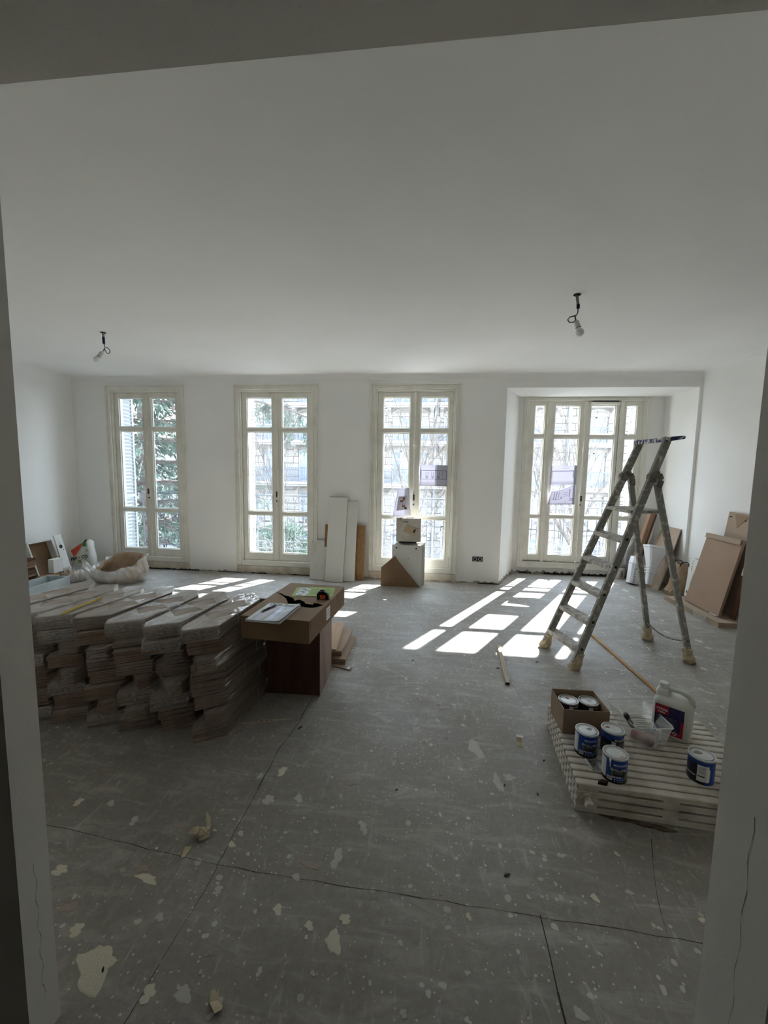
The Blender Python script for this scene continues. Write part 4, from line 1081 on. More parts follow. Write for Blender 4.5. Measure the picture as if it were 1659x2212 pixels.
# ---- open carton round two cans
M['kraft'] = mat('kraft_cardboard', (160, 138, 116), 0.85, rgb2=(146, 124, 103), vscale=3, bump=0.06, bscale=60)
M['kraft_pale'] = mat('pale_kraft_cardboard', (172, 154, 136), 0.85, rgb2=(160, 142, 124), vscale=2, bump=0.05, bscale=60)
M['kraft_dark'] = mat('brown_cardboard', (134, 108, 84), 0.85, rgb2=(120, 96, 74), vscale=3)
cb = thing('open_carton', 'small open kraft carton holding two paint cans at the back of the radiator', 'box', (0.932, 2.438, RZ), 0.03)
mb = MB(); bw, bd, bh = 0.125, 0.108, 0.15
mb.box(-bw, bw, -bd, bd, 0, 0.003); mb.build('bottom', M['kraft'], cb)
for n_, (a, b, c, d) in enumerate(((-bw, bw, -bd - 0.003, -bd), (-bw, bw, bd, bd + 0.003), (-bw - 0.003, -bw, -bd, bd), (bw, bw + 0.003, -bd, bd))):
    MB().box(a, b, c, d, 0, bh if n_ != 1 else bh + 0.004).build('side_wall', M['kraft'], cb)

# ---- clear plastic paint tray and the roller in it
M['clear'] = film_mat('clear_tray_plastic', (216, 218, 214), 0.16, rough=0.15, wrinkle=0.15, gloss=0.4, bscale=12, noise_op=0.1)
M['clear_rim'] = film_mat('clear_tray_rim', (226, 228, 226), 0.5, rough=0.2, wrinkle=0.05, gloss=0.4)
tray = thing('paint_tray', 'clear plastic paint tray with a ribbed ramp standing on the radiator', 'tray', (1.25, 2.39, RZ), 0.0)
TC = Vector((1.25, 2.39, RZ)); tl = lambda p: tuple(Vector(p) - TC)
rimp = [(1.159, 2.228, 0.272), (1.372, 2.257, 0.272), (1.349, 2.560, 0.272), (1.119, 2.520, 0.272)]
basep = [(1.165, 2.246, 0.150), (1.338, 2.270, 0.150), (1.318, 2.526, 0.200), (1.142, 2.492, 0.200)]
def rounded(ps, f=0.12, n=3):
    out = []
    for i in range(4):
        p0, p1, p2 = Vector(ps[i - 1]), Vector(ps[i]), Vector(ps[(i + 1) % 4]); a = p1.lerp(p0, f); b = p1.lerp(p2, f)
        for k in range(n + 1):
            t = k / n; out.append(a * (1 - t) ** 2 + p1 * 2 * t * (1 - t) + b * t * t)
    return out
rr, rb2 = rounded(rimp), rounded(basep)
mb = MB(); mb.loft([[tl(p) for p in rb2], [tl(p) for p in rr]], cap=False); mb.add([tl(p) for p in rb2], [tuple(range(16))]); mb.build('tub', M['clear'], tray, smooth=False, fix=False)
mb = MB(); mb.tube([tl(p) for p in rr], 0.0035, 6, closed=True); mb.build('rim', M['clear_rim'], tray, smooth=True)
for k in range(12):
    f = 0.30 + 0.055 * k; a = Vector(basep[0]).lerp(Vector(basep[3]), f); b = Vector(basep[1]).lerp(Vector(basep[2]), f); a = a.lerp(b, 0.55); b = a.lerp(b, 0.97)
    mb = MB(); mb.tube([tl(a + Vector((0, 0, 0.003))), tl(b + Vector((0, 0, 0.003)))], 0.0028, 5); mb.build('ramp_rib', M['clear_rim'], tray)
mb = MB()
mb.tube([tl((1.272, 2.236, 0.274)), tl((1.272, 2.237, 0.25)), tl((1.278, 2.243, 0.21)), tl((1.277, 2.248, 0.178)), tl((1.272, 2.254, 0.152))], [0.010, 0.008, 0.0055, 0.009, 0.011], 8)
mb.tube([tl((1.284, 2.238, 0.272)), tl((1.288, 2.240, 0.24)), tl((1.29, 2.246, 0.205))], [0.006, 0.004, 0.003], 6); mb.build('paint_drip', M['paint_white'], tray, smooth=True)
M['pink_nap'] = mat('pink_stained_roller_nap', (196, 132, 142), 0.95, rgb2=(212, 190, 176), vscale=26, bump=0.9, bscale=120)
M['dark_handle'] = mat('spattered_dark_handle', (60, 60, 62), 0.55, rgb2=(150, 148, 142), vscale=30, lo=0.55, hi=0.68)
M['steel'] = mat('dull_steel', (168, 168, 165), 0.35, metal=0.8)
rol = thing('paint_roller', 'pink-stained paint roller with a dark handle lying in the clear tray', 'roller', (1.22, 2.32, 0.178))
rl = lambda p: tuple(Vector(p) - Vector((1.22, 2.32, 0.178)))
MB().tube([rl((1.185, 2.335, 0.178)), rl((1.188, 2.333, 0.178)), rl((1.296, 2.285, 0.178)), rl((1.30, 2.283, 0.178))], [0.02, 0.0245, 0.0245, 0.02], 16).build('roller_sleeve', M['pink_nap'], rol, smooth=True)
MB().tube([rl((1.30, 2.283, 0.178)), rl((1.312, 2.278, 0.178)), rl((1.315, 2.285, 0.2)), rl((1.25, 2.325, 0.215)), rl((1.19, 2.325, 0.225)), rl((1.178, 2.318, 0.235))], 0.0035, 6).build('wire_frame', M['steel'], rol, smooth=True)
h0, h1 = Vector((1.185, 2.322, 0.226)), Vector((1.133, 2.305, 0.308)); MB().tube([rl(h0), rl(h0.lerp(h1, 0.3)), rl(h0.lerp(h1, 0.55)), rl(h0.lerp(h1, 0.9)), rl(h1)], [0.010, 0.014, 0.012, 0.0145, 0.013], 10).build('handle', M['dark_handle'], rol, smooth=True)

# ---- jerrycan
M['milky'] = mat('milky_white_polythene', (214, 216, 210), 0.45, rgb2=(200, 202, 194), vscale=5, spec=0.4)
M['label_navy'] = mat('navy_can_label', (44, 40, 82), 0.45); M['label_red'] = mat('crimson_can_label', (160, 24, 54), 0.45)
jc = thing('jerrycan', 'milky white plastic jerrycan with a red and navy label at the back of the radiator', 'jerrycan', (1.448, 2.418, RZ), math.atan2(-0.6, 0.8))
def rrect(hx, hy, r, z, n=4, ox=0.0, oy=0.0):
    out = []
    for sx, sy, a0 in ((1, 1, 0), (-1, 1, 90), (-1, -1, 180), (1, -1, 270)):
        for k in range(n + 1):
            a = A_(a0 + 90 * k / n); out.append((ox + sx * (hx - r) + r * math.cos(a), oy + sy * (hy - r) + r * math.sin(a), z))
    return out
prof = [(0.080, 0.062, 0.02, 0.0), (0.090, 0.070, 0.025, 0.006), (0.093, 0.073, 0.026, 0.02), (0.093, 0.073, 0.026, 0.19), (0.091, 0.071, 0.026, 0.205), (0.078, 0.060, 0.026, 0.222), (0.05, 0.04, 0.02, 0.228)]
b = MB().loft([rrect(*p[:3], p[3]) for p in prof]).build('body', M['milky'], jc); smooth_by_angle(b, 60)
mb = MB(); mb.loft([rrect(0.035, 0.045, 0.018, 0.20, ox=-0.052), rrect(0.033, 0.04, 0.018, 0.245, ox=-0.055), rrect(0.024, 0.026, 0.018, 0.262, ox=-0.055)]); n_ = mb.build('shoulder', M['milky'], jc); smooth_by_angle(n_, 60)
mb = MB(); mb.tube([(-0.045, 0, 0.235), (-0.022, 0, 0.262), (0.025, 0, 0.264), (0.065, 0, 0.25), (0.084, 0, 0.228), (0.085, 0, 0.20)], [0.016, 0.014, 0.013, 0.013, 0.015, 0.016], 10); mb.build('handle', M['milky'], jc, smooth=True)
mb = MB(); mb.lathe([(0.020, 0.255), (0.022, 0.262), (0.020, 0.268), (0.024, 0.27), (0.0245, 0.290), (0.022, 0.293), (0.014, 0.293)], 20, xf=Matrix.Translation((-0.055, 0, 0))); cp = mb.build('cap', M['milky'], jc); smooth_by_angle(cp, 40)
mb = MB(); mb.box(-0.078, 0.060, -0.0742, -0.0728, 0.025, 0.188); lb = mb.build('label', M['label_navy'], jc)
mb = MB(); mb.box(-0.078, -0.012, -0.0752, -0.0742, 0.135, 0.188); mb.build('red_block', M['label_red'], lb); MB().prism([(0.06, 0.025), (0.06, 0.12), (0.047, 0.12), (0.047, 0.05), (0.0, 0.05), (0.0, 0.025)], 0.0742, 0.0752, xf=Matrix(((1, 0, 0, 0), (0, 0, -1, 0), (0, 1, 0, 0), (0, 0, 0, 1)))).build('red_edge', M['label_red'], lb)
fm = lambda x, z: frame_mtx((x, -0.0757, z), (1, 0, 0), (0, 0, 1))
text('product_name', 'White', 0.022, M['can_white'], lb, fm(-0.045, 0.163), bold=0.0005); text('product_name', 'Neat', 0.016, M['can_white'], lb, fm(-0.045, 0.146), bold=0.0004)
for k in range(7): MB().box(-0.068, 0.03 - 0.008 * (k % 3), -0.0750, -0.0742, 0.062 + 0.0095 * k, 0.0645 + 0.0095 * k).build('print_line', M['grey_print'], lb)
mb = MB(); r_ = 0.012; q = Matrix(((1, 0, 0, 0.022), (0, 0, 1, -0.0756), (0, 1, 0, 0.042), (0, 0, 0, 1))); mb.prism([(-r_, 0), (0, -r_), (r_, 0), (0, r_)], 0, 0.0008, xf=q); hz = mb.build('hazard_diamond', M['can_white'], lb)
MB().prism([(-0.006, 0), (0, -0.006), (0.006, 0), (0, 0.006)], -0.001, 0.0, xf=q).build('hazard_symbol', M['can_black'], hz)

# ---- metal plate and white stick
hp_ = thing('hinge_plate', 'small bent steel plate with screw holes lying on the radiator between two cans', 'plate', (0.89, 2.078, RZ), 0.12)
MB().loft([[(-0.026, -0.036, 0.001), (-0.026, 0.036, 0.001), (-0.026, 0.036, 0.002), (-0.026, -0.036, 0.002)], [(0.018, -0.036, 0.001), (0.018, 0.036, 0.001), (0.018, 0.036, 0.002), (0.018, -0.036, 0.002)], [(0.028, -0.036, 0.012), (0.028, 0.036, 0.012), (0.029, 0.036, 0.013), (0.029, -0.036, 0.013)]]).build('plate', M['steel'], hp_)
MB().tube([(-0.027, -0.038, 0.005), (-0.027, 0.038, 0.005)], 0.005, 8).build('pin', M['paint_white'], hp_, smooth=True)
for x, y in ((-0.006, 0.024), (0.002, 0.008), (-0.006, -0.006), (0.004, -0.022)): MB().lathe([(0.0035, 0.0021), (0.0035, 0.0026)], 8, xf=Matrix.Translation((x, y, 0))).build('screw_hole', M['black'], hp_)
st_ = thing('paint_stirrer', 'short white stick poking up behind the open carton', 'stick', (1.10, 2.70, 0.0), 0.3)
MB().bar((0, 0, 0.012), (0.0, 0.30, 0.012), 0.018, 0.012).build('shaft', M['paint_white'], st_, bevel=0.003); MB().tube([(0, 0.30, 0.012), (0, 0.345, 0.014)], [0.010, 0.007], 8).build('tip', M['paint_white'], st_, smooth=True)
# ================================================================ STACKED PACKS OF PARQUET BOARDS
M['oak_top'] = mat('dusty_oak_board', (184, 174, 162), 0.7, rgb2=(160, 148, 135), vscale=3.5, stretch=(9, 0.8, 9), bump=0.1, bscale=30)
M['oak_edge'] = mat('raw_oak_edge', (150, 130, 112), 0.8, rgb2=(118, 100, 84), vscale=6, stretch=(6, 1, 20))
M['film'] = film_mat('shrink_film', (218, 213, 206), 0.06, rough=0.13, wrinkle=0.6, gloss=0.36, streak=(1, 0.35, 1.4), bscale=11, noise_op=0.12)
M['film_thick'] = film_mat('crumpled_film', (216, 211, 204), 0.12, rough=0.18, wrinkle=0.8, gloss=0.4, streak=(1, 1, 2.0), bscale=14, noise_op=0.30)
M['strap'] = film_mat('clear_strap', (230, 228, 222), 0.55, rough=0.3, wrinkle=0.1, gloss=0.3)
HEX = [(-0.096, -0.325), (-0.058, -0.378), (0.096, -0.262), (0.096, 0.245), (-0.012, 0.378), (-0.096, 0.318)]
BT, PH, NBRD = 0.0120, 0.0855, 5
PP = 0.0882
def clip_poly(poly, xc, keep_left):
    out = []
    for i in range(len(poly)):
        a, b = poly[i], poly[(i + 1) % len(poly)]; ia = (a[0] <= xc) == keep_left; ib = (b[0] <= xc) == keep_left
        if ia: out.append(a)
        if ia != ib:
            t = (xc - a[0]) / (b[0] - a[0]); out.append((xc, a[1] + (b[1] - a[1]) * t))
    return out
def board_mesh(poly, nm):
    o = MB().prism(poly, 0, BT).build(nm, [M['oak_top']]); me = o.data; bpy.data.objects.remove(o); return me
me_full = board_mesh(HEX, 'board')
me_l = board_mesh([(x - 0.0008 if x > 0 else x, y) for x, y in clip_poly(HEX, 0.012, True)], 'board')
me_r = board_mesh([(x + 0.0012 if x < 0.02 else x, y) for x, y in clip_poly(HEX, 0.012, False)], 'board')
def edge_mat(me):
    me.materials.append(M['oak_edge'])
    for p in me.polygons:
        if abs(p.normal.z) < 0.5: p.material_index = 1
for me in (me_full, me_l, me_r): edge_mat(me)
# shrink film: a wrapped skin that sags between the boards, plus a gathered end flap
def film_mesh(seed, flap):
    rs_ = random.Random(seed); mb = MB(); base = []
    N = len(HEX)
    for i in range(N):
        a, b = Vector(HEX[i]), Vector(HEX[(i + 1) % N]); k = max(3, int((b - a).length / 0.07))
        for j in range(k): base.append(a.lerp(b, j / k))
    rows = []
    for zz, off in ((0.001, 0.003), (0.02, 0.006), (0.042, 0.004), (0.062, 0.006), (PH - 0.004, 0.004), (PH - 0.0005, 0.0)):
        rows.append([(p.x * (1 + (off + rs_.uniform(0, 0.003)) / 0.1), p.y * (1 + (off + rs_.uniform(0, 0.008)) / 0.37), zz + (rs_.uniform(-0.003, 0.003) if 0.005 < zz < PH - 0.01 else 0)) for p in base])
    mb.loft(rows, cap=False)
    top = rows[-1]; n = len(top)
    mb.add([(x, y, PH + 0.0004 + 0.0012 * rs_.random()) for x, y, z in top] + [(0, -0.2, PH + 0.001), (0, 0.0, PH + 0.001), (0, 0.2, PH + 0.001)], [(i, (i + 1) % n, n + (0 if top[i][1] < -0.1 else 2 if top[i][1] > 0.1 else 1)) for i in range(n)])
    if flap:    # gathered flap over the slanting front end, curving down to a point
        A, B = Vector((-0.060, -0.386, 0)), Vector((0.106, -0.262, 0)); g = []
        for r in range(7):
            v = r / 6; row_ = []
            for c in range(9):
                u = c / 8; p = A.lerp(B, u); sag = PH * v * (0.55 + 0.2 * u + 0.24 * u * u)
                out = 0.012 * math.sin(PI * v) + 0.02 * u * v + rs_.uniform(-0.003, 0.003)
                row_.append((p.x + 0.6 * out, p.y - 0.8 * out, PH - sag - 0.001))
            g.append(row_)
        vs_ = [p for r in g for p in r]; mb.add(vs_, [(r * 9 + c, r * 9 + c + 1, (r + 1) * 9 + c + 1, (r + 1) * 9 + c) for r in range(6) for c in range(8)])
    o = mb.build('film_wrap', M['film_thick' if flap else 'film'], smooth=False, fix=False); me = o.data; bpy.data.objects.remove(o); return me
films = [film_mesh(s, False) for s in range(3)]; films_f = [film_mesh(s + 10, True) for s in range(3)]
def strap_mesh(y):
    w = 0.004; o = MB().box(-0.099, 0.1005, y - w, y + w, PH, PH + 0.0008).box(0.0995, 0.1008, y - w, y + w, 0.001, PH).build('strap', M['strap']); me = o.data; bpy.data.objects.remove(o); return me
straps = [strap_mesh(0.12), strap_mesh(-0.04)]
def add_child(nm, me, par, mtx):
    o = bpy.data.objects.new(nm, me); COL.objects.link(o); o.parent = par; o.matrix_local = mtx; return o
COLS = [(-2.765, 2.60, -0.19, -2.695), (-2.525, 2.605, -0.17, -2.46), (-2.295, 2.60, -0.16, -2.225), (-2.06, 2.595, -0.145, -1.992), (-1.815, 2.585, -0.13, -1.762), (-1.567, 2.575, -0.10, -1.522), (-1.322, 2.56, -0.075, -1.276)]
NAMES = ['leftmost, half hidden', 'second from the left', 'third from the left', 'middle', 'third from the right', 'second from the right', 'rightmost']
ORD = ['bottom', 'second from the floor', 'third from the floor', 'fourth from the floor', 'fourth from the top', 'third from the top', 'second from the top', 'top']
rs = random.Random(77)
FRONT = {(6, 7): 1, (6, 5): 1, (5, 7): 1, (5, 6): 1, (5, 3): 1, (5, 2): 1, (4, 7): 1, (4, 2): 1, (4, 1): 1, (3, 0): 1, (2, 7): 1, (2, 6): 1, (2, 3): 1, (2, 2): 1, (1, 7): 1, (1, 4): 1, (1, 0): 1}
for ci, (x, y, rz, xb) in enumerate(COLS):
    H = 8
    for k in range(H):
        f = 1 - k / (H - 1); bow = 0.02 * math.sin(PI * k / (H - 1)) * (1 if ci in (3, 4) else 0)
        flip = (k % 2 == 1) and k != H - 1 and (ci + k) % 3 != 0
        px = x + (xb - x) * f + bow + (rs.uniform(-.006, .006) if k < H - 1 else 0)
        py = y + rs.uniform(-.034, .034) * (1 if k < H - 1 else 0.2) - (0.034 if (ci, k) in FRONT else 0) - 0.005 * f
        lab = 'parquet pack, %s of the %s stack' % (ORD[k], NAMES[ci])
        wrapped = (ci, k) in FRONT or rs.random() < 0.62 or k == H - 1
        t = thing('parquet_pack', ('film-wrapped ' if wrapped else 'bare oak ') + lab, 'parquet pack', (px, py, k * PP + 0.001), (0, 0, rz + rs.uniform(-.02, .02) + (PI if flip and k % 4 == 1 else 0)), 'packs of oak parquet boards')
        for b in range(NBRD):
            mt = Matrix.Translation((rs.uniform(-.0045, .0045), rs.uniform(-.009, .009), b * (PH - 0.003) / NBRD + 0.0005)) @ Matrix.Rotation(rs.uniform(-.006, .006), 4, 'Z')
            if flip and k % 4 != 1: mt = mt @ Matrix.Scale(-1, 4, (1, 0, 0))
            if k == H - 1 and b == NBRD - 1:
                add_child('board', me_l, t, mt); add_child('board', me_r, t, mt)
            else: add_child('board', me_full, t, mt)
        fmx = Matrix.Scale(-1, 4, (1, 0, 0)) if flip and k % 4 != 1 else Matrix.Identity(4)
        if wrapped: add_child('film_wrap', (films_f if (ci, k) in FRONT and (ci, k) not in ((3, 7),) else films)[rs.randrange(3)], t, fmx)
        if ci == 6 or rs.random() < 0.2: add_child('strap', straps[(k + ci) % 2], t, fmx)
TOPZ = 7 * PP + PH + 0.002
M['yellow'] = mat('yellow_folding_rule', (206, 178, 62), 0.5, rgb2=(188, 160, 50), vscale=12)
ru = thing('folding_rule', 'yellow folding rule lying on top of the parquet packs', 'ruler', (-2.302, 2.43, TOPZ + 0.002), A_(92))
for k in range(2): MB().box(-0.165, 0.165, -0.009 + 0.0005 * k, 0.009, 0.0035 * k, 0.0035 * k + 0.003).build('segment', M['yellow'], ru, bevel=0.001)
for x in (-0.155, 0.155): MB().lathe([(0.004, 0.0066), (0.004, 0.0076)], 8, xf=Matrix.Translation((x, 0, 0))).build('joint_rivet', M['steel'], ru)

# ================================================================ BROWN CABINET, BIG CARTON AND WHAT LIES ON IT
M['brown_wood'] = mat('dark_reddish_wood', (92, 62, 46), 0.6, rgb2=(74, 48, 36), vscale=4, stretch=(4, 4, 0.6), bump=0.05, bscale=40)
M['pale_wood_side'] = mat('scuffed_wood_side', (150, 128, 116), 0.7, rgb2=(120, 100, 88), vscale=7, stretch=(1, 2, 0.5))
cab = thing('wooden_cabinet', 'dark reddish-brown wooden cabinet under the big torn carton', 'cabinet', (-0.955, 2.95, 0), 0.03)
MB().box(-0.196, 0.196, -0.2, 0.2, 0.004, 0.572).build('carcass', M['brown_wood'], cab, bevel=0.003)
MB().box(0.1962, 0.1985, -0.2, 0.2, 0.0, 0.572).build('side_panel', M['pale_wood_side'], cab)
MB().box(-0.19, 0.19, -0.2015, -0.2, 0.01, 0.565).build('front_panel', M['brown_wood'], cab)
for x, z, r in ((-0.06, 0.05, 0.010), (0.03, 0.045, 0.012), (0.055, 0.05, 0.008), (-0.12, 0.09, 0.006), (-0.02, 0.1, 0.004)):
    MB().lathe([(r, 0), (r * 0.6, 0.002)], 9, xf=Matrix.Translation((x, -0.2018, z)) @ Matrix.Rotation(PI / 2, 4, 'X')).build('screw_plug', M['black'], cab)
db = thing('gap_shade_board', 'added dark board standing in for shade in the gap between cabinet and parquet', 'board', (-1.26, 3.19, 0.001))  # added board: hides the sunlit floor so this gap reads as shade
MB().box(-0.17, 0.10, 0, 0.018, 0, 0.56).build('panel', M['brown_wood'], db)
BX = thing('big_carton', 'large flat kraft carton with a torn hole in its top, lying on the brown cabinet', 'box', (-0.908, 2.757, 0.5725), 0.075 - 0.15)
bw, bd, bh = 0.228, 0.388, 0.148
mb = MB()
mb.box(-bw, bw, -bd, -bd + 0.005, 0, bh - 0.004); mb.box(-bw, bw, bd - 0.005, bd, 0, bh - 0.004); mb.box(-bw, -bw + 0.005, -bd + 0.005, bd - 0.005, 0, bh - 0.004); mb.box(bw - 0.005, bw, -bd + 0.005, bd - 0.005, 0, bh - 0.004)
mb.box(-bw + 0.005, bw - 0.005, -bd + 0.005, bd - 0.005, 0, 0.005); mb.build('tray', M['kraft_dark'], BX, bevel=0.002)
# top sheet with a ragged hole running from the left edge to the right edge
far_e = [(-0.215, 0.115), (-0.175, 0.10), (-0.15, 0.075), (-0.11, 0.06), (-0.075, 0.035), (-0.03, 0.01), (0.01, -0.005), (0.05, -0.035), (0.09, -0.045), (0.13, -0.055), (0.16, -0.05), (0.20, -0.075)]
near_e = [(0.205, -0.10), (0.165, -0.15), (0.12, -0.155), (0.08, -0.145), (0.05, -0.17), (0.01, -0.165), (-0.03, -0.12), (-0.06, -0.06), (-0.10, 0.0), (-0.14, 0.045), (-0.18, 0.082), (-0.215, 0.11)]
mb = MB(); mb.prism([(bw, -bd), (bw, bd), (-bw, bd), (-bw, 0.112)] + far_e + [(bw, -0.08)][:0], bh - 0.004, bh) if False else None
mb = MB(); mb.prism([(-bw, -bd), (bw, -bd), (bw, -0.08)] + near_e + [(-bw, 0.112)], bh - 0.004, bh); mb.prism([(-bw, bd), (-bw, 0.1125)] + far_e + [(bw, -0.0795), (bw, bd)], bh - 0.004, bh)
tp = mb.build('top_sheet', M['kraft'], BX); tag(tp, 'torn kraft top sheet')
for pts, lift in (([(-0.175, 0.10), (-0.11, 0.062), (-0.09, 0.012), (-0.15, 0.055)], 0.012), ([(0.06, -0.04), (0.13, -0.057), (0.15, -0.11), (0.09, -0.10)], 0.008), ([(-0.05, 0.02), (0.01, -0.004), (-0.01, -0.05)], 0.006)):
    n = len(pts); MB().add([(a, b, bh + (lift if i >= 2 else 0.0005)) for i, (a, b) in enumerate(pts)] + [(a, b, bh + (lift if i >= 2 else 0.0005) - 0.002) for i, (a, b) in enumerate(pts)], [tuple(range(n)), tuple(reversed(range(n, 2 * n)))] + [(i, n + i, n + (i + 1) % n, (i + 1) % n) for i in range(n)]).build('torn_flap', M['kraft'], BX)
MB().box(0.06, 0.16, -0.13, -0.045, 0.03, 0.09).box(-0.13, -0.02, -0.02, 0.05, 0.02, 0.08).build('dark_contents', M['black'], BX, bevel=0.005)
MB().box(bw - 0.0008, bw + 0.0006, -0.06, 0.02, 0.03, 0.115).build('shipping_label', M['can_white'], BX)
for k in range(4): MB().box(bw + 0.0004, bw + 0.0010, -0.05, 0.01, 0.045 + 0.016 * k, 0.05 + 0.016 * k).build('print_line', M['grey_print'], BX)
for y in (0.19, -0.37): MB().box(bw - 0.001, bw + 0.0006, y, y + 0.006, bh - 0.05, bh - 0.01).build('slit', M['gap'], BX)
CTZ = 0.5725 + bh
M['green_paper'] = mat('lime_green_leaflet', (158, 184, 84), 0.6, var=0.05, vscale=6); M['print_grey'] = mat('grey_print', (120, 124, 122), 0.6); M['photo_mono'] = mat('monochrome_leaflet_photo', (214, 218, 214), 0.5, rgb2=(92, 98, 96), vscale=28, lo=0.45, hi=0.58)
gl_ = thing('leaflet', 'lime green leaflet with a pale photo lying on the big carton', 'paper', (-0.848, 2.942, CTZ + 0.0006), 0.14)
mb = MB(); mb.loft([[(-0.15, -0.115, 0), (-0.15, 0.115, 0), (-0.15, 0.115, 0.0012), (-0.15, -0.115, 0.0012)], [(0.0, -0.115, 0.002), (0.0, 0.115, 0.002), (0.0, 0.115, 0.0032), (0.0, -0.115, 0.0032)], [(0.15, -0.115, 0), (0.15, 0.115, 0), (0.15, 0.115, 0.0012), (0.15, -0.115, 0.0012)]]); mb.build('sheet', M['green_paper'], gl_)
MB().prism([(-0.132, -0.098), (-0.04, -0.098), (-0.035, 0.07), (-0.06, 0.095), (-0.115, 0.098)], 0.0024, 0.0034).build('photo', M['photo_mono'], gl_)
for k in range(12): MB().box(-0.02 + 0.0125 * k, -0.0155 + 0.0125 * k, -0.085 + 0.01 * (k % 4), 0.09 - 0.012 * (k % 3), 0.0012, 0.0040 - 0.00016 * k).build('text_line', M['can_green'], gl_)
M['orange'] = mat('orange_sticker', (214, 92, 44), 0.5)
tm = thing('tape_measure', 'black tape measure with an orange sticker on the big carton', 'tape measure', (-0.738, 2.786, CTZ + 0.0005), 0.05)
mb = MB(); q = Matrix(((1, 0, 0, 0), (0, 0, 1, -0.02), (0, 1, 0, 0.031), (0, 0, 0, 1)))
mb.prism([(-0.041, -0.03), (0.030, -0.03), (0.044, -0.024), (0.045, -0.005), (0.033, 0.018), (0.012, 0.029), (-0.022, 0.029), (-0.038, 0.018), (-0.043, -0.005)], 0, 0.04, xf=q); mb.build('case', M['black'], tm, bevel=0.005)
MB().box(-0.016, 0.022, -0.0225, -0.0195, 0.008, 0.036).build('sticker', M['orange'], tm, bevel=0.001); text('sticker_print', '5m', 0.014, M['black'], tm, frame_mtx((0.003, -0.0228, 0.022), (1, 0, 0), (0, 0, 1)))
MB().box(-0.02, 0.008, -0.008, 0.012, 0.058, 0.068).build('lock_slider', M['black'], tm, bevel=0.003); MB().box(0.044, 0.05, -0.008, 0.012, 0.002, 0.016).build('tape_hook', M['steel'], tm)
M['mag_cover'] = mat('grey_magazine_cover', (138, 138, 138), 0.35, rgb2=(84, 86, 84), vscale=9); M['mag_pink'] = mat('dusty_pink_cover_photo', (150, 124, 126), 0.35, rgb2=(92, 74, 78), vscale=14)
M['mag_blue'] = mat('pale_blue_cover_photo', (190, 202, 226), 0.35, rgb2=(140, 152, 178), vscale=16); M['mag_olive'] = mat('olive_cover_photo', (122, 112, 84), 0.4); M['ink'] = mat('printing_ink', (40, 40, 42), 0.6)
mg = thing('magazine', 'glossy magazine titled PARIS at the front of the big carton', 'magazine', (-0.968, 2.452, CTZ + 0.0006), -0.075)
mb = MB(); mb.loft([[(x, -0.165, 0.0), (x, 0.16, 0.0), (x, 0.16, h - 0.001), (x, -0.165, h)] for x, h in ((-0.112, 0.006), (-0.105, 0.010), (0.06, 0.011), (0.10, 0.012), (0.112, 0.012))]); mb.build('pages', M['can_white'], mg)
mb = MB(); g = [(-0.113, 0.0105), (-0.05, 0.0115), (0.03, 0.0125), (0.08, 0.016), (0.113, 0.022)]
mb.loft([[(x, -0.166, z), (x, 0.161, z - 0.001), (x, 0.161, z), (x, -0.166, z + 0.001)] for x, z in g]); cv_ = mb.build('cover', M['mag_cover'], mg)
for nm, m_, x0, x1, y0, y1, e in (('masthead_strip', 'can_white', -0.095, 0.085, 0.115, 0.152, 0.0), ('photo', 'mag_pink', -0.075, 0.0, -0.14, 0.10, 0), ('photo', 'mag_olive', -0.02, 0.0, -0.15, 0.02, 0.0004), ('photo', 'mag_blue', 0.002, 0.045, -0.15, 0.085, 0), ('headline_strip', 'can_white', -0.105, -0.08, -0.155, 0.12, 0)):
    zf = lambda x: 0.0122 + max(0, x + 0.05) * 0.014 + max(0, x - 0.03) * 0.06 + e
    MB().loft([[(x, y0, zf(x) - 0.001), (x, y1, zf(x) - 0.001), (x, y1, zf(x) + 0.0004), (x, y0, zf(x) + 0.0004)] for x in (x0, (x0 + x1) / 2, x1)]).build(nm, M[m_], cv_)
text('masthead', 'LE CH', 0.030, M['ink'], cv_, frame_mtx((-0.05, 0.132, 0.0140), (1, 0, 0.01), (0, 1, 0)), bold=0.0004); text('masthead', 'PARIS', 0.026, M['ink'], cv_, frame_mtx((0.048, 0.132, 0.0162), (1, 0, 0.04), (0, 1, 0)), bold=0.0004)
pn = thing('black_pen', 'black pen lying across the magazine', 'pen', (-1.02, 2.505, CTZ + 0.0185), math.atan2(0.158, 0.048))
MB().tube([(-0.072, 0, 0), (0.06, 0, 0)], 0.0045, 10).build('barrel', M['black'], pn, smooth=True); MB().tube([(-0.088, 0, 0), (-0.072, 0, 0)], [0.001, 0.0042], 10).build('tip', M['black'], pn, smooth=True); MB().box(0.02, 0.06, -0.0015, 0.0015, 0.0045, 0.007).build('clip', M['steel'], pn)
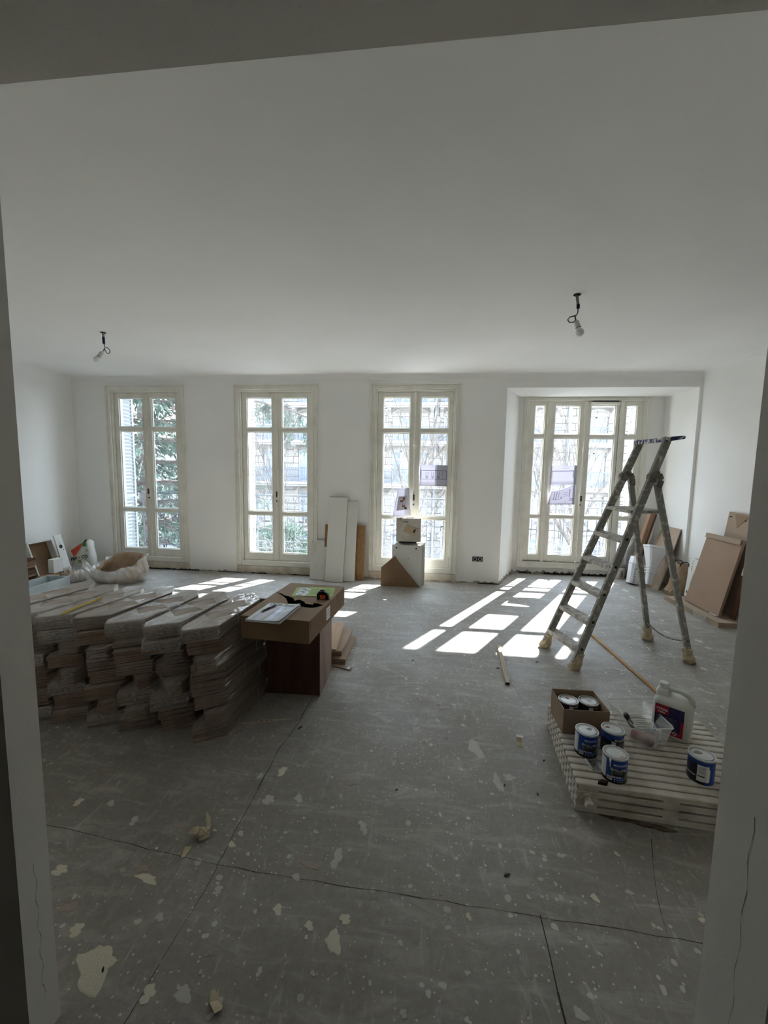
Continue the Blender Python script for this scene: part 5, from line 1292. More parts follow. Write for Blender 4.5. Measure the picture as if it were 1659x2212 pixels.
# ---- packs of planks beside the cabinet
M['pale_plank'] = mat('pale_tan_board', (196, 168, 140), 0.75, rgb2=(184, 156, 128), vscale=2.5, stretch=(6, 0.8, 6)); M['plank_dark_end'] = mat('shaded_carton_end', (120, 96, 72), 0.85)
def plank_pack(label, x0, x1, y0, y1, z0, z1, rot, m, layers):
    t = thing('plank_pack', label, 'plank pack', ((x0 + x1) / 2, (y0 + y1) / 2, z0), rot, 'packs lying beside the cabinet'); hx, hy, h = (x1 - x0) / 2, (y1 - y0) / 2, (z1 - z0) / layers
    for k in range(layers): MB().box(-hx + 0.002 * (k % 2), hx - 0.003 * ((k + 1) % 2), -hy + 0.003 * (k % 3), hy - 0.004 * (k % 2), k * h + 0.0006, (k + 1) * h - 0.0006).build('plank', m, t, bevel=0.001)
    return t
plank_pack('lowest tan plank pack lying on the floor beside the brown cabinet', -1.02, -0.665, 3.25, 3.745, 0.0, 0.05, 0.0, M['kraft_pale'], 2)
plank_pack('grey-tan plank pack with open edge lying on top of the lowest pack', -0.98, -0.708, 3.30, 3.81, 0.0505, 0.098, 0.0, M['kraft_pale'], 2)
plank_pack('topmost pale tan board pack half hidden behind the brown cabinet', -0.93, -0.775, 3.26, 3.86, 0.0985, 0.128, 0.09, M['pale_plank'], 1)
sc = thing('cardboard_strip', 'flat cardboard strip with a bit of white tape on the floor beside the cabinet', 'scrap', (-0.68, 3.205, 0.001), -0.32)
MB().loft([[(-0.10, -0.022, 0), (-0.10, 0.022, 0), (-0.10, 0.022, 0.004), (-0.10, -0.022, 0.004)], [(0.07, -0.02, 0.006), (0.07, 0.02, 0.006), (0.07, 0.02, 0.01), (0.07, -0.02, 0.01)], [(0.085, -0.018, 0.0), (0.085, 0.018, 0.0), (0.085, 0.018, 0.004), (0.085, -0.018, 0.004)]]).build('strip', M['kraft_pale'], sc)
MB().box(0.045, 0.068, -0.022, 0.022, 0.0095, 0.0115).build('tape', M['can_white'], sc)
# ================================================================ BOARDS AND CARTONS ALONG THE FAR WALL
M['melamine'] = mat('white_melamine', (226, 226, 221), 0.4, var=0.03, vscale=2)
M['melamine_worn'] = mat('worn_white_melamine', (218, 217, 210), 0.45, rgb2=(190, 186, 174), vscale=5, lo=0.5, hi=0.75)
M['chip_edge'] = mat('chipboard_edge', (168, 146, 116), 0.85, rgb2=(132, 112, 86), vscale=60)
M['oak_veneer'] = mat('oak_veneer', (168, 132, 92), 0.6, rgb2=(140, 106, 72), vscale=6, stretch=(14, 14, 0.8))
M['brown_board'] = mat('brown_hardboard', (140, 114, 88), 0.8, rgb2=(126, 101, 77), vscale=2.5)
def lean_board(name, label, cat, x0, x1, yb, yt, z1, th, m, z0=0.001, grp=None, edge=None, xt=None):
    """board standing on the floor and tipped back towards the far wall"""
    xt = xt or (x0, x1); t = thing(name, label, cat, ((x0 + x1) / 2, yb, z0), 0, grp); ox, oy = (x0 + x1) / 2, yb
    L = math.hypot(yt - yb, z1); nx = Vector((0, z1 / L, -(yt - yb) / L)) * th
    f = [Vector((x0 - ox, 0, 0)), Vector((x1 - ox, 0, 0)), Vector((xt[1] - ox, yt - yb, z1)), Vector((xt[0] - ox, yt - yb, z1))]
    dz = -min(0.0, nx.z)
    mb = MB(); mb.loft([[tuple(p + Vector((0, 0, dz))) for p in f], [tuple(p + nx + Vector((0, 0, dz))) for p in f]]); mb.build('panel', m, t, bevel=0.001)
    return t
def dot(par, x, y, z, r, m):
    MB().lathe([(r, 0), (r, 0.0008)], 10, xf=Matrix.Translation((x, y, z)) @ Matrix.Rotation(PI / 2, 4, 'X')).build('drill_hole', m, par)
G_ = 'boards leaning on the far wall'
b_ = lean_board('wall_board', 'oak-veneered board behind the white boards at the far wall', 'board', -1.56, -0.943, 5.905, 6.015, 0.815, 0.018, M['oak_veneer'], grp=G_)
b_ = lean_board('wall_board', 'tallest white board leaning at the far wall, with a chipped top edge', 'board', -1.497, -1.229, 5.742, 5.995, 1.235, 0.019, M['melamine'], grp=G_, xt=(-1.485, -1.212))
mb = MB(); mb.box(-0.125, 0.14, 0.252, 0.27, 1.232, 1.242); mb.build('chipped_edge', M['chip_edge'], b_)
b_ = lean_board('wall_board', 'middle-height white board half behind the tallest white board', 'board', -1.235, -1.066, 5.80, 6.02, 1.172, 0.018, M['melamine'], grp=G_, xt=(-1.215, -1.062))
mb = MB(); mb.box(-0.07, 0.087, 0.22, 0.236, 1.168, 1.178); mb.build('chipped_edge', M['chip_edge'], b_)
b_ = lean_board('wall_board', 'shortest white board leaning at the left of the white boards', 'board', -1.75, -1.505, 5.815, 6.0, 0.565, 0.018, M['melamine_worn'], grp=G_, xt=(-1.762, -1.524))
dot(b_, -0.118, 0.17, 0.545, 0.006, M['black']); dot(b_, -0.115, 0.01, 0.03, 0.006, M['black'])

# stack of white cabinet sides before the third window, with a carton on top
def slab(name, label, x0, x1, yb, lean, h, th, m):
    return lean_board(name, label, 'board', x0, x1, yb, yb + lean, h, th, m, grp='white cabinet sides before the third window')
s1 = slab('cabinet_side', 'front white cabinet side with drilled holes before the third window', -0.508, -0.078, 5.735, 0.03, 0.588, 0.018, M['melamine'])
for x, z, r in ((-0.15, 0.545, 0.012), (0.13, 0.542, 0.012), (-0.115, 0.56, 0.005), (-0.115, 0.525, 0.004), (0.13, 0.518, 0.004), (0.02, 0.395, 0.007)): dot(s1, x, 0.0295 * z / 0.588 - 0.001, z, r, M['black'])
slab('cabinet_side', 'second white cabinet side showing its darker right edge behind the front one', -0.47, -0.055, 5.765, 0.03, 0.60, 0.018, M['melamine_worn'])
slab('cabinet_side', 'third white cabinet side standing third from the front', -0.46, -0.048, 5.795, 0.03, 0.612, 0.018, M['melamine'])
slab('cabinet_side', 'rearmost white cabinet side nearest the third window', -0.45, -0.036, 5.83, 0.03, 0.622, 0.018, M['melamine_worn'])
pg = thing('hardboard_offcut', 'brown pointed hardboard offcut leaning against the white cabinet sides', 'board', (-0.375, 5.668, 0.001))
pl_ = [(-0.28, 0.0), (0.282, 0.0), (-0.03, 0.36), (-0.085, 0.439), (-0.28, 0.265)]
mb = MB(); mb.prism(pl_, 0, 0.006, xf=Matrix(((1, 0, 0, 0), (0, 0.10, 0.995, 0), (0, 0.995, -0.10, 0.0006), (0, 0, 0, 1)))); mb.build('panel', M['brown_board'], pg)
MB().lathe([(0.075, 0), (0.075, 0.002)], 24, xf=Matrix.Translation((0.03, 0.062, 0.335)) @ Matrix.Rotation(PI / 2 - 0.06, 4, 'X')).build('round_cutout', M['melamine_worn'], pg)
M['white_card'] = mat('dingy_white_carton', (206, 203, 193), 0.8, rgb2=(184, 178, 164), vscale=6)
M['tape_tan'] = mat('tan_packing_label', (186, 166, 142), 0.6); M['scrawl'] = mat('black_marker', (30, 29, 28), 0.7)
wc = thing('white_carton', 'square white carton with a tan label standing on the white cabinet sides', 'box', (-0.275, 5.80, 0.648), 0.0)
MB().box(-0.175, 0.175, -0.085, 0.075, 0.0, 0.335).build('body', M['white_card'], wc, bevel=0.003)
MB().box(-0.13, 0.115, -0.08, 0.07, -0.02, 0.0).build('dark_base', M['black'], wc); MB().box(-0.03, 0.075, -0.06, 0.05, 0.335, 0.347).build('top_flap', M['white_card'], wc)
q = Matrix(((0.92, -0.39, 0, 0.04), (0, 0, -1, -0.0855), (0.39, 0.92, 0, 0.165), (0, 0, 0, 1))) @ Matrix.Rotation(-0.85, 4, 'Z')
MB().box(-0.10, 0.085, -0.062, 0.062, 0, 0.0012, xf=q).build('tape_label', M['tape_tan'], wc)
fx = lambda x, z, tilt=0.0: frame_mtx((x, -0.0870, z), (math.cos(tilt), 0, math.sin(tilt)), (-math.sin(tilt), 0, math.cos(tilt)))
text('handwriting', 'c apte', 0.034, M['scrawl'], wc, fx(-0.045, 0.285), bold=0.0006); text('label_print', 'FRAGILE', 0.022, M['scrawl'], wc, fx(0.125, 0.195, -0.12))
MB().box(-0.012, 0.012, -0.002, 0.0, -0.026, 0.026, xf=Matrix.Translation((0.082, -0.0865, 0.155)) @ Matrix.Rotation(0.5, 4, 'Y')).build('black_mark', M['scrawl'], wc)
MB().box(-0.125, -0.108, -0.0868, -0.0853, 0.318, 0.333).build('corner_mark', M['scrawl'], wc)

# papers taped to the windows
M['paper'] = mat('lavender_white_paper', (214, 212, 232), 0.8); M['paper_fold'] = mat('lavender_paper_fold', (200, 197, 222), 0.8)
def translucent_paper(name, rgb, amt=0.45):
    m, nt, bs = new_mat(name); nt.nodes.clear(); o = nt.nodes.new('ShaderNodeOutputMaterial'); d = nt.nodes.new('ShaderNodeBsdfDiffuse'); t = nt.nodes.new('ShaderNodeBsdfTranslucent'); x = nt.nodes.new('ShaderNodeMixShader')
    d.inputs[0].default_value = lin(*rgb); t.inputs[0].default_value = lin(*rgb); x.inputs[0].default_value = amt
    nt.links.new(d.outputs[0], x.inputs[1]); nt.links.new(t.outputs[0], x.inputs[2]); nt.links.new(x.outputs[0], o.inputs[0]); return m
M['paper'] = translucent_paper('lavender_white_paper', (206, 205, 213), 0.36); M['paper_b'] = translucent_paper('lavender_paper', (198, 197, 206), 0.34)
M['line'] = mat('drawing_line', (58, 60, 92), 0.8); M['photo_brown'] = mat('brown_photo_print', (110, 70, 60), 0.6); M['photo_grey'] = mat('grey_photo_print', (150, 146, 158), 0.6, rgb2=(188, 184, 196), vscale=30)
def sheet(name, label, origin, cols, rows_, f, m, thick=0.0008):
    """paper sheet from a height field f(u, v) -> (x, z, bulge towards the room)"""
    t = thing(name, label, 'paper', origin, 0, None); mb = MB(); g = []
    for r in range(rows_ + 1):
        for c in range(cols + 1):
            x, z, o = f(c / cols, r / rows_); g.append((x, -o, z))
    n = cols + 1; fs = [(r * n + c, r * n + c + 1, (r + 1) * n + c + 1, (r + 1) * n + c) for r in range(rows_) for c in range(cols)]
    mb.add(g, fs); s = mb.build('sheet', m, t, fix=False, smooth=True); sd = s.modifiers.new('thickness', 'SOLIDIFY'); sd.thickness = thick; sd.offset = 0
    return t, s
def on_sheet(par, nm, m, f, u0, u1, v0, v1, off=0.0015):
    g = []
    for v in (v0, v1):
        for k in range(5):
            x, z, o = f(u0 + (u1 - u0) * k / 4, v); g.append((x, -o - off, z))
    MB().add(g, [(k, k + 1, 6 + k, 5 + k) for k in range(4)]).build(nm, m, par, fix=False)
def rect_lines(par, f, u0, u1, v0, v1, wu=0.012, wv=0.016):
    for a in ((u0, u1, v0, v0 + wv), (u0, u1, v1 - wv, v1), (u0, u0 + wu, v0, v1), (u1 - wu, u1, v0, v1)): on_sheet(par, 'drawn_line', M['line'], f, *a)
YP = YF + 0.016
fA = lambda u, v: (u * 0.41, v * 0.31, 0.004 + 0.006 * math.sin(PI * u))
tA, sA = sheet('elevation_drawing', 'lavender sheet with a drawn row of windows taped to the third window', (-0.148, YP, 1.428), 10, 4, fA, M['paper'])
on_sheet(sA, 'folded_part', M['paper_b'], fA, 0.62, 1.0, 0.0, 1.0, 0.0008); rect_lines(sA, fA, 0.03, 0.96, 0.33, 0.75)
for k in range(3):
    u = 0.22 + 0.205 * k; on_sheet(sA, 'drawn_line', M['line'], fA, u, u + 0.010, 0.42, 0.68); on_sheet(sA, 'drawn_line', M['line'], fA, u + 0.07, u + 0.08, 0.42, 0.68); on_sheet(sA, 'drawn_line', M['line'], fA, u, u + 0.08, 0.46, 0.475); on_sheet(sA, 'drawn_line', M['line'], fA, u + 0.01, u + 0.07, 0.38, 0.41)
on_sheet(sA, 'drawn_line', M['line'], fA, 0.05, 0.06, 0.40, 0.70); on_sheet(sA, 'drawn_line', M['line'], fA, 0.8, 0.81, 0.40, 0.70)
fB = lambda u, v: (-0.539 + 0.277 * u + 0.08 * v * (1 - u) * 0.98 + 0.0 * v - (0.04 * v * u), 0.956 + 0.028 * u + v * (0.418 - 0.005 * u), 0.006 + 0.03 * math.sin(PI * v) * (0.3 + 0.7 * u) + 0.006 * math.sin(6 * u + 3 * v))
tB, sB = sheet('photo_sheet', 'curled paper with a brown photo hanging on the third window above the carton', (0, YP - 0.012, 0), 8, 8, fB, M['paper_b'])
on_sheet(sB, 'photo', M['photo_grey'], fB, 0.16, 0.84, 0.22, 0.72); on_sheet(sB, 'photo_dark', M['photo_brown'], fB, 0.50, 0.68, 0.32, 0.68, 0.0022); on_sheet(sB, 'photo_dark', M['photo_brown'], fB, 0.32, 0.56, 0.52, 0.58, 0.0022); on_sheet(sB, 'photo_dark', M['scrawl'], fB, 0.64, 0.78, 0.25, 0.32, 0.0022)
YQ = YB - 0.028
fC = lambda u, v: (1.921 + 0.405 * u, 1.462 + 0.012 * u + v * 0.308, 0.004 + 0.005 * math.sin(PI * u))
tC_, sC = sheet('plan_drawing', 'upper lavender sheet with a drawn rectangle taped to the bay window', (0, YQ, 0), 8, 4, fC, M['paper'])
on_sheet(sC, 'drawn_line', M['line'], fC, 0.06, 0.88, 0.70, 0.725); on_sheet(sC, 'drawn_line', M['line'], fC, 0.865, 0.885, 0.35, 0.72); on_sheet(sC, 'drawn_line', M['line'], fC, 0.06, 0.07, 0.35, 0.72); on_sheet(sC, 'folded_part', M['paper_b'], fC, 0.9, 1.0, 0.0, 1.0, 0.001); on_sheet(sC, 'text_line', M['print_grey'], fC, 0.42, 0.70, 0.85, 0.865)
fD = lambda u, v: (1.905 + 0.412 * u + 0.04 * v * (1 - u), 1.145 + 0.008 * u + v * (0.215 + 0.115 * u ** 1.6), 0.008 + 0.035 * (v ** 2) * (1 - u) + 0.008 * math.sin(7 * u))
tD, sD = sheet('perspective_drawing', 'lower lavender sheet with a sketched room, its left corner drooping off the bay window', (0, YQ - 0.004, 0), 8, 6, fD, M['paper_b'])
for a in ((0.15, 0.17, 0.35, 0.9), (0.24, 0.26, 0.35, 0.9), (0.34, 0.355, 0.4, 0.85), (0.08, 0.45, 0.33, 0.35), (0.78, 0.80, 0.4, 0.85), (0.80, 0.95, 0.30, 0.325), (0.78, 0.95, 0.22, 0.245), (0.55, 0.75, 0.5, 0.515), (0.55, 0.75, 0.6, 0.615), (0.57, 0.72, 0.7, 0.715), (0.45, 0.48, 0.38, 0.5), (0.62, 0.7, 0.2, 0.215)): on_sheet(sD, 'drawn_line', M['line'], fD, *a)

# double socket outlet
so = thing('socket_outlet', 'black double wall socket with white inserts between the third window and the bay', 'socket', (0.739, YF, 0.364))
MB().loft([rrect(0.0755, 0.036, 0.010, 0.0), rrect(0.0755, 0.036, 0.010, 0.006), rrect(0.072, 0.033, 0.009, 0.009)], xf=Matrix.Rotation(PI / 2, 4, 'X')).build('frame_plate', M['black'], so)
for x in (-0.0365, 0.0365):
    mb = MB(); mb.lathe([(0.028, 0.008), (0.028, 0.0105), (0.0235, 0.0105), (0.021, 0.003), (0.001, 0.003)], 24, xf=Matrix.Translation((x, 0, 0)) @ Matrix.Rotation(PI / 2, 4, 'X')); ins = mb.build('insert', M['can_white'], so)
    MB().tube([(x, -0.004, 0.010), (x, -0.018, 0.010)], 0.0025, 8).build('earth_pin', M['steel'], ins)
    for dx in (-0.0095, 0.0095): MB().lathe([(0.0028, 0), (0.0028, 0.0008)], 8, xf=Matrix.Translation((x + dx, -0.0032, -0.002)) @ Matrix.Rotation(PI / 2, 4, 'X')).build('socket_hole', M['black'], ins)

# bare bulbs hanging from the ceiling
M['conduit'] = mat('grey_conduit', (138, 136, 132), 0.6); M['cable'] = mat('black_cable', (52, 50, 47), 0.5); M['holder'] = mat('white_lampholder', (206, 206, 202), 0.5); M['bulb'] = mat('frosted_bulb', (226, 228, 228), 0.35, spec=0.5); M['tape_blue'] = mat('dark_blue_tape', (26, 26, 44), 0.5)
def pendant(label, y, px, conduit, tape, cable, hold, lean_d, ring_mark):
    t = thing('bulb_pendant', label, 'lamp', px, 0, 'bare bulbs on the ceiling'); o = Vector(px); l = lambda p: tuple(Vector((p[0], y, p[1])) - o + Vector((0, p[2] if len(p) > 2 else 0, 0)))
    MB().tube([l(p) for p in conduit], 0.0105, 10).build('conduit', M['conduit'], t, smooth=True); MB().tube([l(p) for p in tape], 0.0125, 10).build('tape_sleeve', M['tape_blue'], t, smooth=True)
    MB().tube([l(p) for p in cable], 0.0042, 8).build('cable', M['cable'], t, smooth=True)
    MB().lathe([(0.028, -0.004), (0.012, -0.0005)], 14, xf=Matrix.Translation((0, 0, 0))).build('ceiling_hole', M['gap'], t)
    d = Vector((lean_d[0], lean_d[2], lean_d[1])).normalized(); a = Vector(l(hold)); R = d.to_track_quat('Z', 'Y').to_matrix().to_4x4(); R.translation = a
    h = MB().lathe([(0.006, -0.02), (0.008, -0.002), (0.015, 0.002), (0.0195, 0.012), (0.0195, 0.052), (0.0205, 0.053), (0.0205, 0.060), (0.018, 0.062)], 20, xf=R).build('lampholder', M['holder'], t); smooth_by_angle(h, 40)
    MB().lathe([(0.0208, 0.0575), (0.0208, 0.0615)], 20, xf=R).build('ring_joint', M['cable'], h)
    b = MB().lathe([(0.016, 0.062), (0.019, 0.072), (0.0265, 0.082), (0.030, 0.094), (0.030, 0.103), (0.027, 0.115), (0.019, 0.126), (0.008, 0.131)], 20, xf=R).build('bulb', M['bulb'], t); smooth_by_angle(b, 60)
pendant('bare bulb on a looped black cable above the ladder', 3.479, (1.104, 3.479, 3.0395), [(1.102, 3.04), (1.108, 3.0), (1.116, 2.963)], [(1.116, 2.966), (1.118, 2.935)],
        [(1.118, 2.94), (1.117, 2.905), (1.108, 2.884), (1.088, 2.878), (1.062, 2.876, .01), (1.050, 2.858, .02), (1.062, 2.835, .01), (1.085, 2.83, -.005), (1.100, 2.842, -.012), (1.098, 2.866, -.01), (1.095, 2.882, -.005), (1.099, 2.868), (1.104, 2.852)], (1.107, 2.845), (0.32, -0.93, -0.1), True)
pendant('bare bulb on a looped black cable above the parquet packs', 4.088, (-3.447, 4.088, 3.0395), [(-3.447, 3.04), (-3.448, 2.99)], [(-3.448, 2.993), (-3.446, 2.925)],
        [(-3.446, 2.93), (-3.440, 2.90), (-3.432, 2.882), (-3.415, 2.886, .01), (-3.398, 2.862, .02), (-3.392, 2.835, .01), (-3.408, 2.824, 0), (-3.425, 2.85, -.01), (-3.436, 2.876, -.01), (-3.452, 2.858), (-3.464, 2.846)], (-3.468, 2.842), (-0.62, -0.76, -0.1), False)
# ================================================================ LEFT CORNER CLUTTER
M['sack_white'] = mat('white_paper_sack', (224, 224, 218), 0.7, var=0.05, vscale=7, bump=0.35, bscale=14)
M['sack_orange'] = mat('orange_red_sack_print', (216, 88, 60), 0.65, var=0.12, vscale=9); M['sack_green'] = mat('green_sack_print', (72, 134, 56), 0.65); M['sack_ink'] = mat('dark_sack_ink', (44, 44, 48), 0.65)
M['sack_yellow'] = mat('yellow_sack', (222, 204, 96), 0.65, var=0.06, vscale=8)
def tex_noise_pts(g, amp, seed):
    rs_ = random.Random(seed); return [[(x + rs_.uniform(-amp, amp), y + rs_.uniform(-amp, amp), z + rs_.uniform(-amp, amp)) for x, y, z in r] for r in g]
def sack(name, label, outline, th, loc, m, seed, grp=None):
    """stuffed sack: bulging front and back over an outline in the x-z plane"""
    t = thing(name, label, 'sack', loc, 0, grp); rs_ = random.Random(seed); n = len(outline); cx_ = sum(p[0] for p in outline) / n; cz_ = sum(p[1] for p in outline) / n
    rings = []
    for s, o in ((0.02, -th / 2 * 1.0), (0.55, -th / 2), (0.85, -th / 2 * 0.75), (1.0, 0), (0.85, th / 2 * 0.75), (0.55, th / 2), (0.02, th / 2)):
        rings.append([(cx_ + (x - cx_) * s, o + rs_.uniform(-.006, .006) * (s < 1), max(0.0, cz_ + (z - cz_) * s)) for x, z in outline])
    b = MB().loft(rings).build('bag', m, t); smooth_by_angle(b, 70); return t
ol = [(-0.19, 0.0), (0.16, 0.0), (0.19, 0.03), (0.18, 0.22), (0.145, 0.40), (0.135, 0.48), (0.09, 0.495), (0.06, 0.455), (-0.03, 0.405), (-0.15, 0.335), (-0.165, 0.29), (-0.13, 0.24), (-0.18, 0.15), (-0.205, 0.06)]
pk = sack('plaster_sack', 'white plaster sack lettered PRB CO PLUS standing in the left corner', ol, 0.17, (-5.405, 5.80, 0.0), M['sack_white'], 4)
def print_patch(par, nm, m, pts, y=-0.087):
    MB().add([(x, y, z) for x, z in pts], [tuple(range(len(pts)))]).build(nm, m, par, fix=False)
print_patch(pk, 'orange_flash', M['sack_orange'], [(-0.155, 0.315), (-0.03, 0.40), (0.055, 0.445), (0.00, 0.34), (-0.10, 0.215), (-0.125, 0.245)], -0.0872)
print_patch(pk, 'green_flash', M['sack_green'], [(0.055, 0.445), (0.115, 0.475), (0.115, 0.395), (0.035, 0.385)], -0.0874)
print_patch(pk, 'open_mouth', M['gap'], [(0.04, 0.44), (0.09, 0.495), (0.125, 0.49), (0.10, 0.47)], -0.07)
ti = 0.20
fz = lambda x, z: frame_mtx((x, -0.0875, z), (math.cos(ti), 0, math.sin(ti)), (-math.sin(ti), 0, math.cos(ti)))
text('brand_name', 'PRB', 0.072, M['sack_ink'], pk, fz(-0.105, 0.182), bold=0.0022); text('brand_name', '•', 0.075, M['sack_orange'], pk, fz(-0.017, 0.205), bold=0.002); text('brand_name', 'CO', 0.072, M['sack_ink'], pk, fz(0.075, 0.224), bold=0.0022); text('product_name', 'PLUS', 0.068, M['sack_green'], pk, fz(0.035, 0.150), bold=0.002)
text('small_mark', 'SE', 0.04, M['grey_print'], pk, fz(0.115, 0.325), bold=0.0005)
sack('yellow_sack', 'small yellow sack squeezed between the white plaster sack and the leaning cabinet', [(-0.10, 0.0), (0.06, 0.0), (0.075, 0.12), (0.06, 0.22), (0.085, 0.285), (-0.02, 0.275), (-0.10, 0.2)], 0.10, (-5.59, 5.55, 0.0), M['sack_yellow'], 6)

# shallow open cabinet tipped against the left wall, white board with a keyhole before it
cc = thing('tipped_cabinet_back', 'shallow open cabinet with a brown back tipped against the left wall', 'cabinet', (-5.315, 5.155, 0.001), (0, -0.32, 0))
MB().box(-0.10, -0.094, -0.17, 0.175, 0.0, 0.575).build('back_panel', M['kraft_dark'], cc)
for nm, a in (('side_panel', (-0.10, 0.0, -0.19, -0.171, 0.0, 0.585)), ('side_panel', (-0.10, 0.0, 0.176, 0.194, 0.0, 0.585)), ('top_panel', (-0.10, 0.0, -0.171, 0.176, 0.5755, 0.592))): MB().box(*a).build(nm, M['melamine_worn'], cc)
kb = thing('keyhole_board', 'narrow white board with a round keyhole leaning beside the tipped cabinet', 'board', (-5.245, 5.355, 0.001), (0.02, -0.25, 0))
MB().box(-0.018, 0.0, -0.058, 0.058, 0.0, 0.645).build('panel', M['melamine'], kb, bevel=0.001)
for y, z, r in ((0.0, 0.47, 0.028), (-0.005, 0.525, 0.006), (0.03, 0.42, 0.007)): MB().lathe([(r, 0), (r, 0.001)], 16, xf=Matrix.Translation((0.0002, y, z)) @ Matrix.Rotation(PI / 2, 4, 'Y')).build('keyhole', M['black'], kb)
M['lath'] = mat('rough_sawn_lath', (176, 148, 116), 0.85, rgb2=(138, 110, 82), vscale=9, stretch=(3, 1, 3), bump=0.3, bscale=40)
lb_ = thing('lath_bundle', 'bundle of rough wooden laths tied with two dark straps in front of the tipped cabinet', 'bundle', (-5.145, 4.99, 0.001), -0.02)
rs = random.Random(9)
for r in range(5):
    for c in range(3): MB().box(-0.048 + 0.032 * c + rs.uniform(-.001, .001), -0.018 + 0.032 * c, -0.17 + rs.uniform(-.012, .0), 0.20 + rs.uniform(0, .01), 0.003 + 0.03 * r, 0.030 + 0.03 * r).build('lath', M['lath'], lb_)
for y in (0.055, 0.10): MB().box(-0.053, -0.05, y, y + 0.010, 0, 0.155).box(0.05, 0.053, y, y + 0.010, 0, 0.155).box(-0.053, 0.053, y, y + 0.010, 0.153, 0.156).build('strap', M['rust'], lb_)
wb = thing('white_block', 'plain white box standing on the lath bundle', 'box', (-5.15, 5.04, 0.158), 0.0)
MB().box(-0.045, 0.04, -0.073, 0.075, 0.0, 0.19).build('body', M['melamine'], wb, bevel=0.002); MB().box(-0.043, 0.0405, -0.0005, 0.0005, 0.02, 0.17).build('seam_line', M['melamine_worn'], wb)
M['grey_card'] = mat('pale_grey_board', (188, 196, 196), 0.7, rgb2=(166, 174, 174), vscale=5)
gc = thing('grey_crate', 'low pale grey open crate at the left behind the parquet packs', 'box', (-4.90, 4.56, 0.001), 0.0)
for a in ((-0.16, 0.16, -0.30, -0.285, 0, 0.17), (-0.16, 0.16, 0.255, 0.27, 0, 0.17), (-0.16, -0.145, -0.285, 0.255, 0, 0.17), (0.145, 0.16, -0.285, 0.255, 0, 0.17)): MB().box(*a).build('side_board', M['grey_card'], gc)
MB().box(-0.145, 0.145, -0.285, 0.255, 0, 0.012).build('bottom_board', M['grey_card'], gc)
for k in range(6):
    t = thing('cardboard_offcut', 'brown cardboard offcut, number of the pile %s, at the far left edge behind the door jamb' % ['at its foot', 'second up', 'third up', 'fourth up', 'second from the top', 'on its top'][k], 'scrap', (-5.50, 4.80 + 0.012 * (k % 3), 0.001 + 0.062 * k), 0.06 * (k % 3) - 0.05, 'cardboard pile at the far left')
    t['label'] = 'brown cardboard offcut %s of the pile at far left' % ['at the foot', 'second from the foot', 'third from the foot', 'fourth from the foot', 'second from the top', 'at the top'][k]
    MB().box(-0.14, 0.14, -0.16, 0.13, 0, 0.026).build('panel', M['kraft_dark' if k % 2 else 'kraft'], t); MB().box(-0.135, 0.139, -0.158, 0.128, 0.030, 0.058).build('panel', M['brown_wood' if k % 2 else 'kraft_dark'], t)

# big translucent rubble bags
M['bag_film'] = film_mat('milky_rubble_bag', (226, 221, 212), 0.42, rough=0.25, wrinkle=0.9, gloss=0.3, streak=(1, 1, 0.5), bscale=9, noise_op=0.2)
M['brown_paper'] = mat('crumpled_brown_paper', (184, 164, 140), 0.85, rgb2=(164, 142, 118), vscale=9, bump=0.6, bscale=14)
M['rubble_fill'] = mat('dusty_rubble', (196, 178, 156), 0.95, rgb2=(160, 142, 122), vscale=10, bump=0.8, bscale=20)
def soft_bag(t, nm, m, cx_, cy_, rx, ry, zf, zb, seed, flare=0.12, crumple=0.02, thick=None, tilt=0.0, wave=1.0):
    rs_ = random.Random(seed); ph = [rs_.uniform(0, 6.28) for _ in range(5)]; N = 88; rows = []
    for r in range(11):
        v = r / 10; row_ = []
        for i in range(N):
            a = 2 * PI * i / N; rim = zf + (zb - zf) * (0.5 + 0.5 * math.sin(a)) + tilt * math.cos(a) + wave * (0.05 * abs(math.sin(2.5 * a + ph[4])) ** 3 + 0.03 * math.sin(3 * a + ph[0]) + 0.015 * math.sin(7 * a + ph[1]))
            k = (0.88 + 0.16 * math.sin(PI * min(1, v * 1.15)) + flare * max(0, v - 0.75) * 2) * (1 + crumple * (0.25 + v) * (2.2 * abs(math.sin(4.5 * a + ph[2] + 1.2 * v)) - 1.1 + 0.9 * math.sin(13 * a + ph[3] - 2 * v) + 0.5 * math.sin(21 * a + 4 * v)) + 0.04 * math.sin(2 * a + ph[4]))
            row_.append((cx_ + rx * k * math.copysign(abs(math.cos(a)) ** 0.75, math.cos(a)), cy_ + ry * k * math.copysign(abs(math.sin(a)) ** 0.75, math.sin(a)), max(0.002, rim * v)))
        rows.append(row_)
    mb = MB(); mb.loft(rows, cap=False); mb.add(rows[0], [tuple(range(N))])
    o = mb.build(nm, m, t, smooth=True, fix=False)
    if thick: sd = o.modifiers.new('thickness', 'SOLIDIFY'); sd.thickness = thick; sd.offset = -1
    return o
rb = thing('rubble_bag', 'big open translucent rubble bag with a brown paper sack inside, behind the parquet packs', 'bag', (-4.40, 5.30, 0.001))
soft_bag(rb, 'plastic_bag', M['bag_film'], 0, 0, 0.37, 0.225, 0.20, 0.32, 3, flare=0.30, crumple=0.05, tilt=0.05)
soft_bag(rb, 'paper_sack', M['brown_paper'], 0.0, 0.0, 0.325, 0.19, 0.13, 0.375, 8, flare=0.22, crumple=0.02, thick=0.004, tilt=0.06, wave=0.4)
mb = MB(); rs = random.Random(12); rg = []
for r in range(6):
    rr_ = r / 5; rg.append([(0.31 * rr_ * math.cos(a), 0.165 * rr_ * math.sin(a), 0.06 + 0.05 * (1 - rr_) + rs.uniform(-.02, .02)) for a in [2 * PI * i / 20 for i in range(20)]])
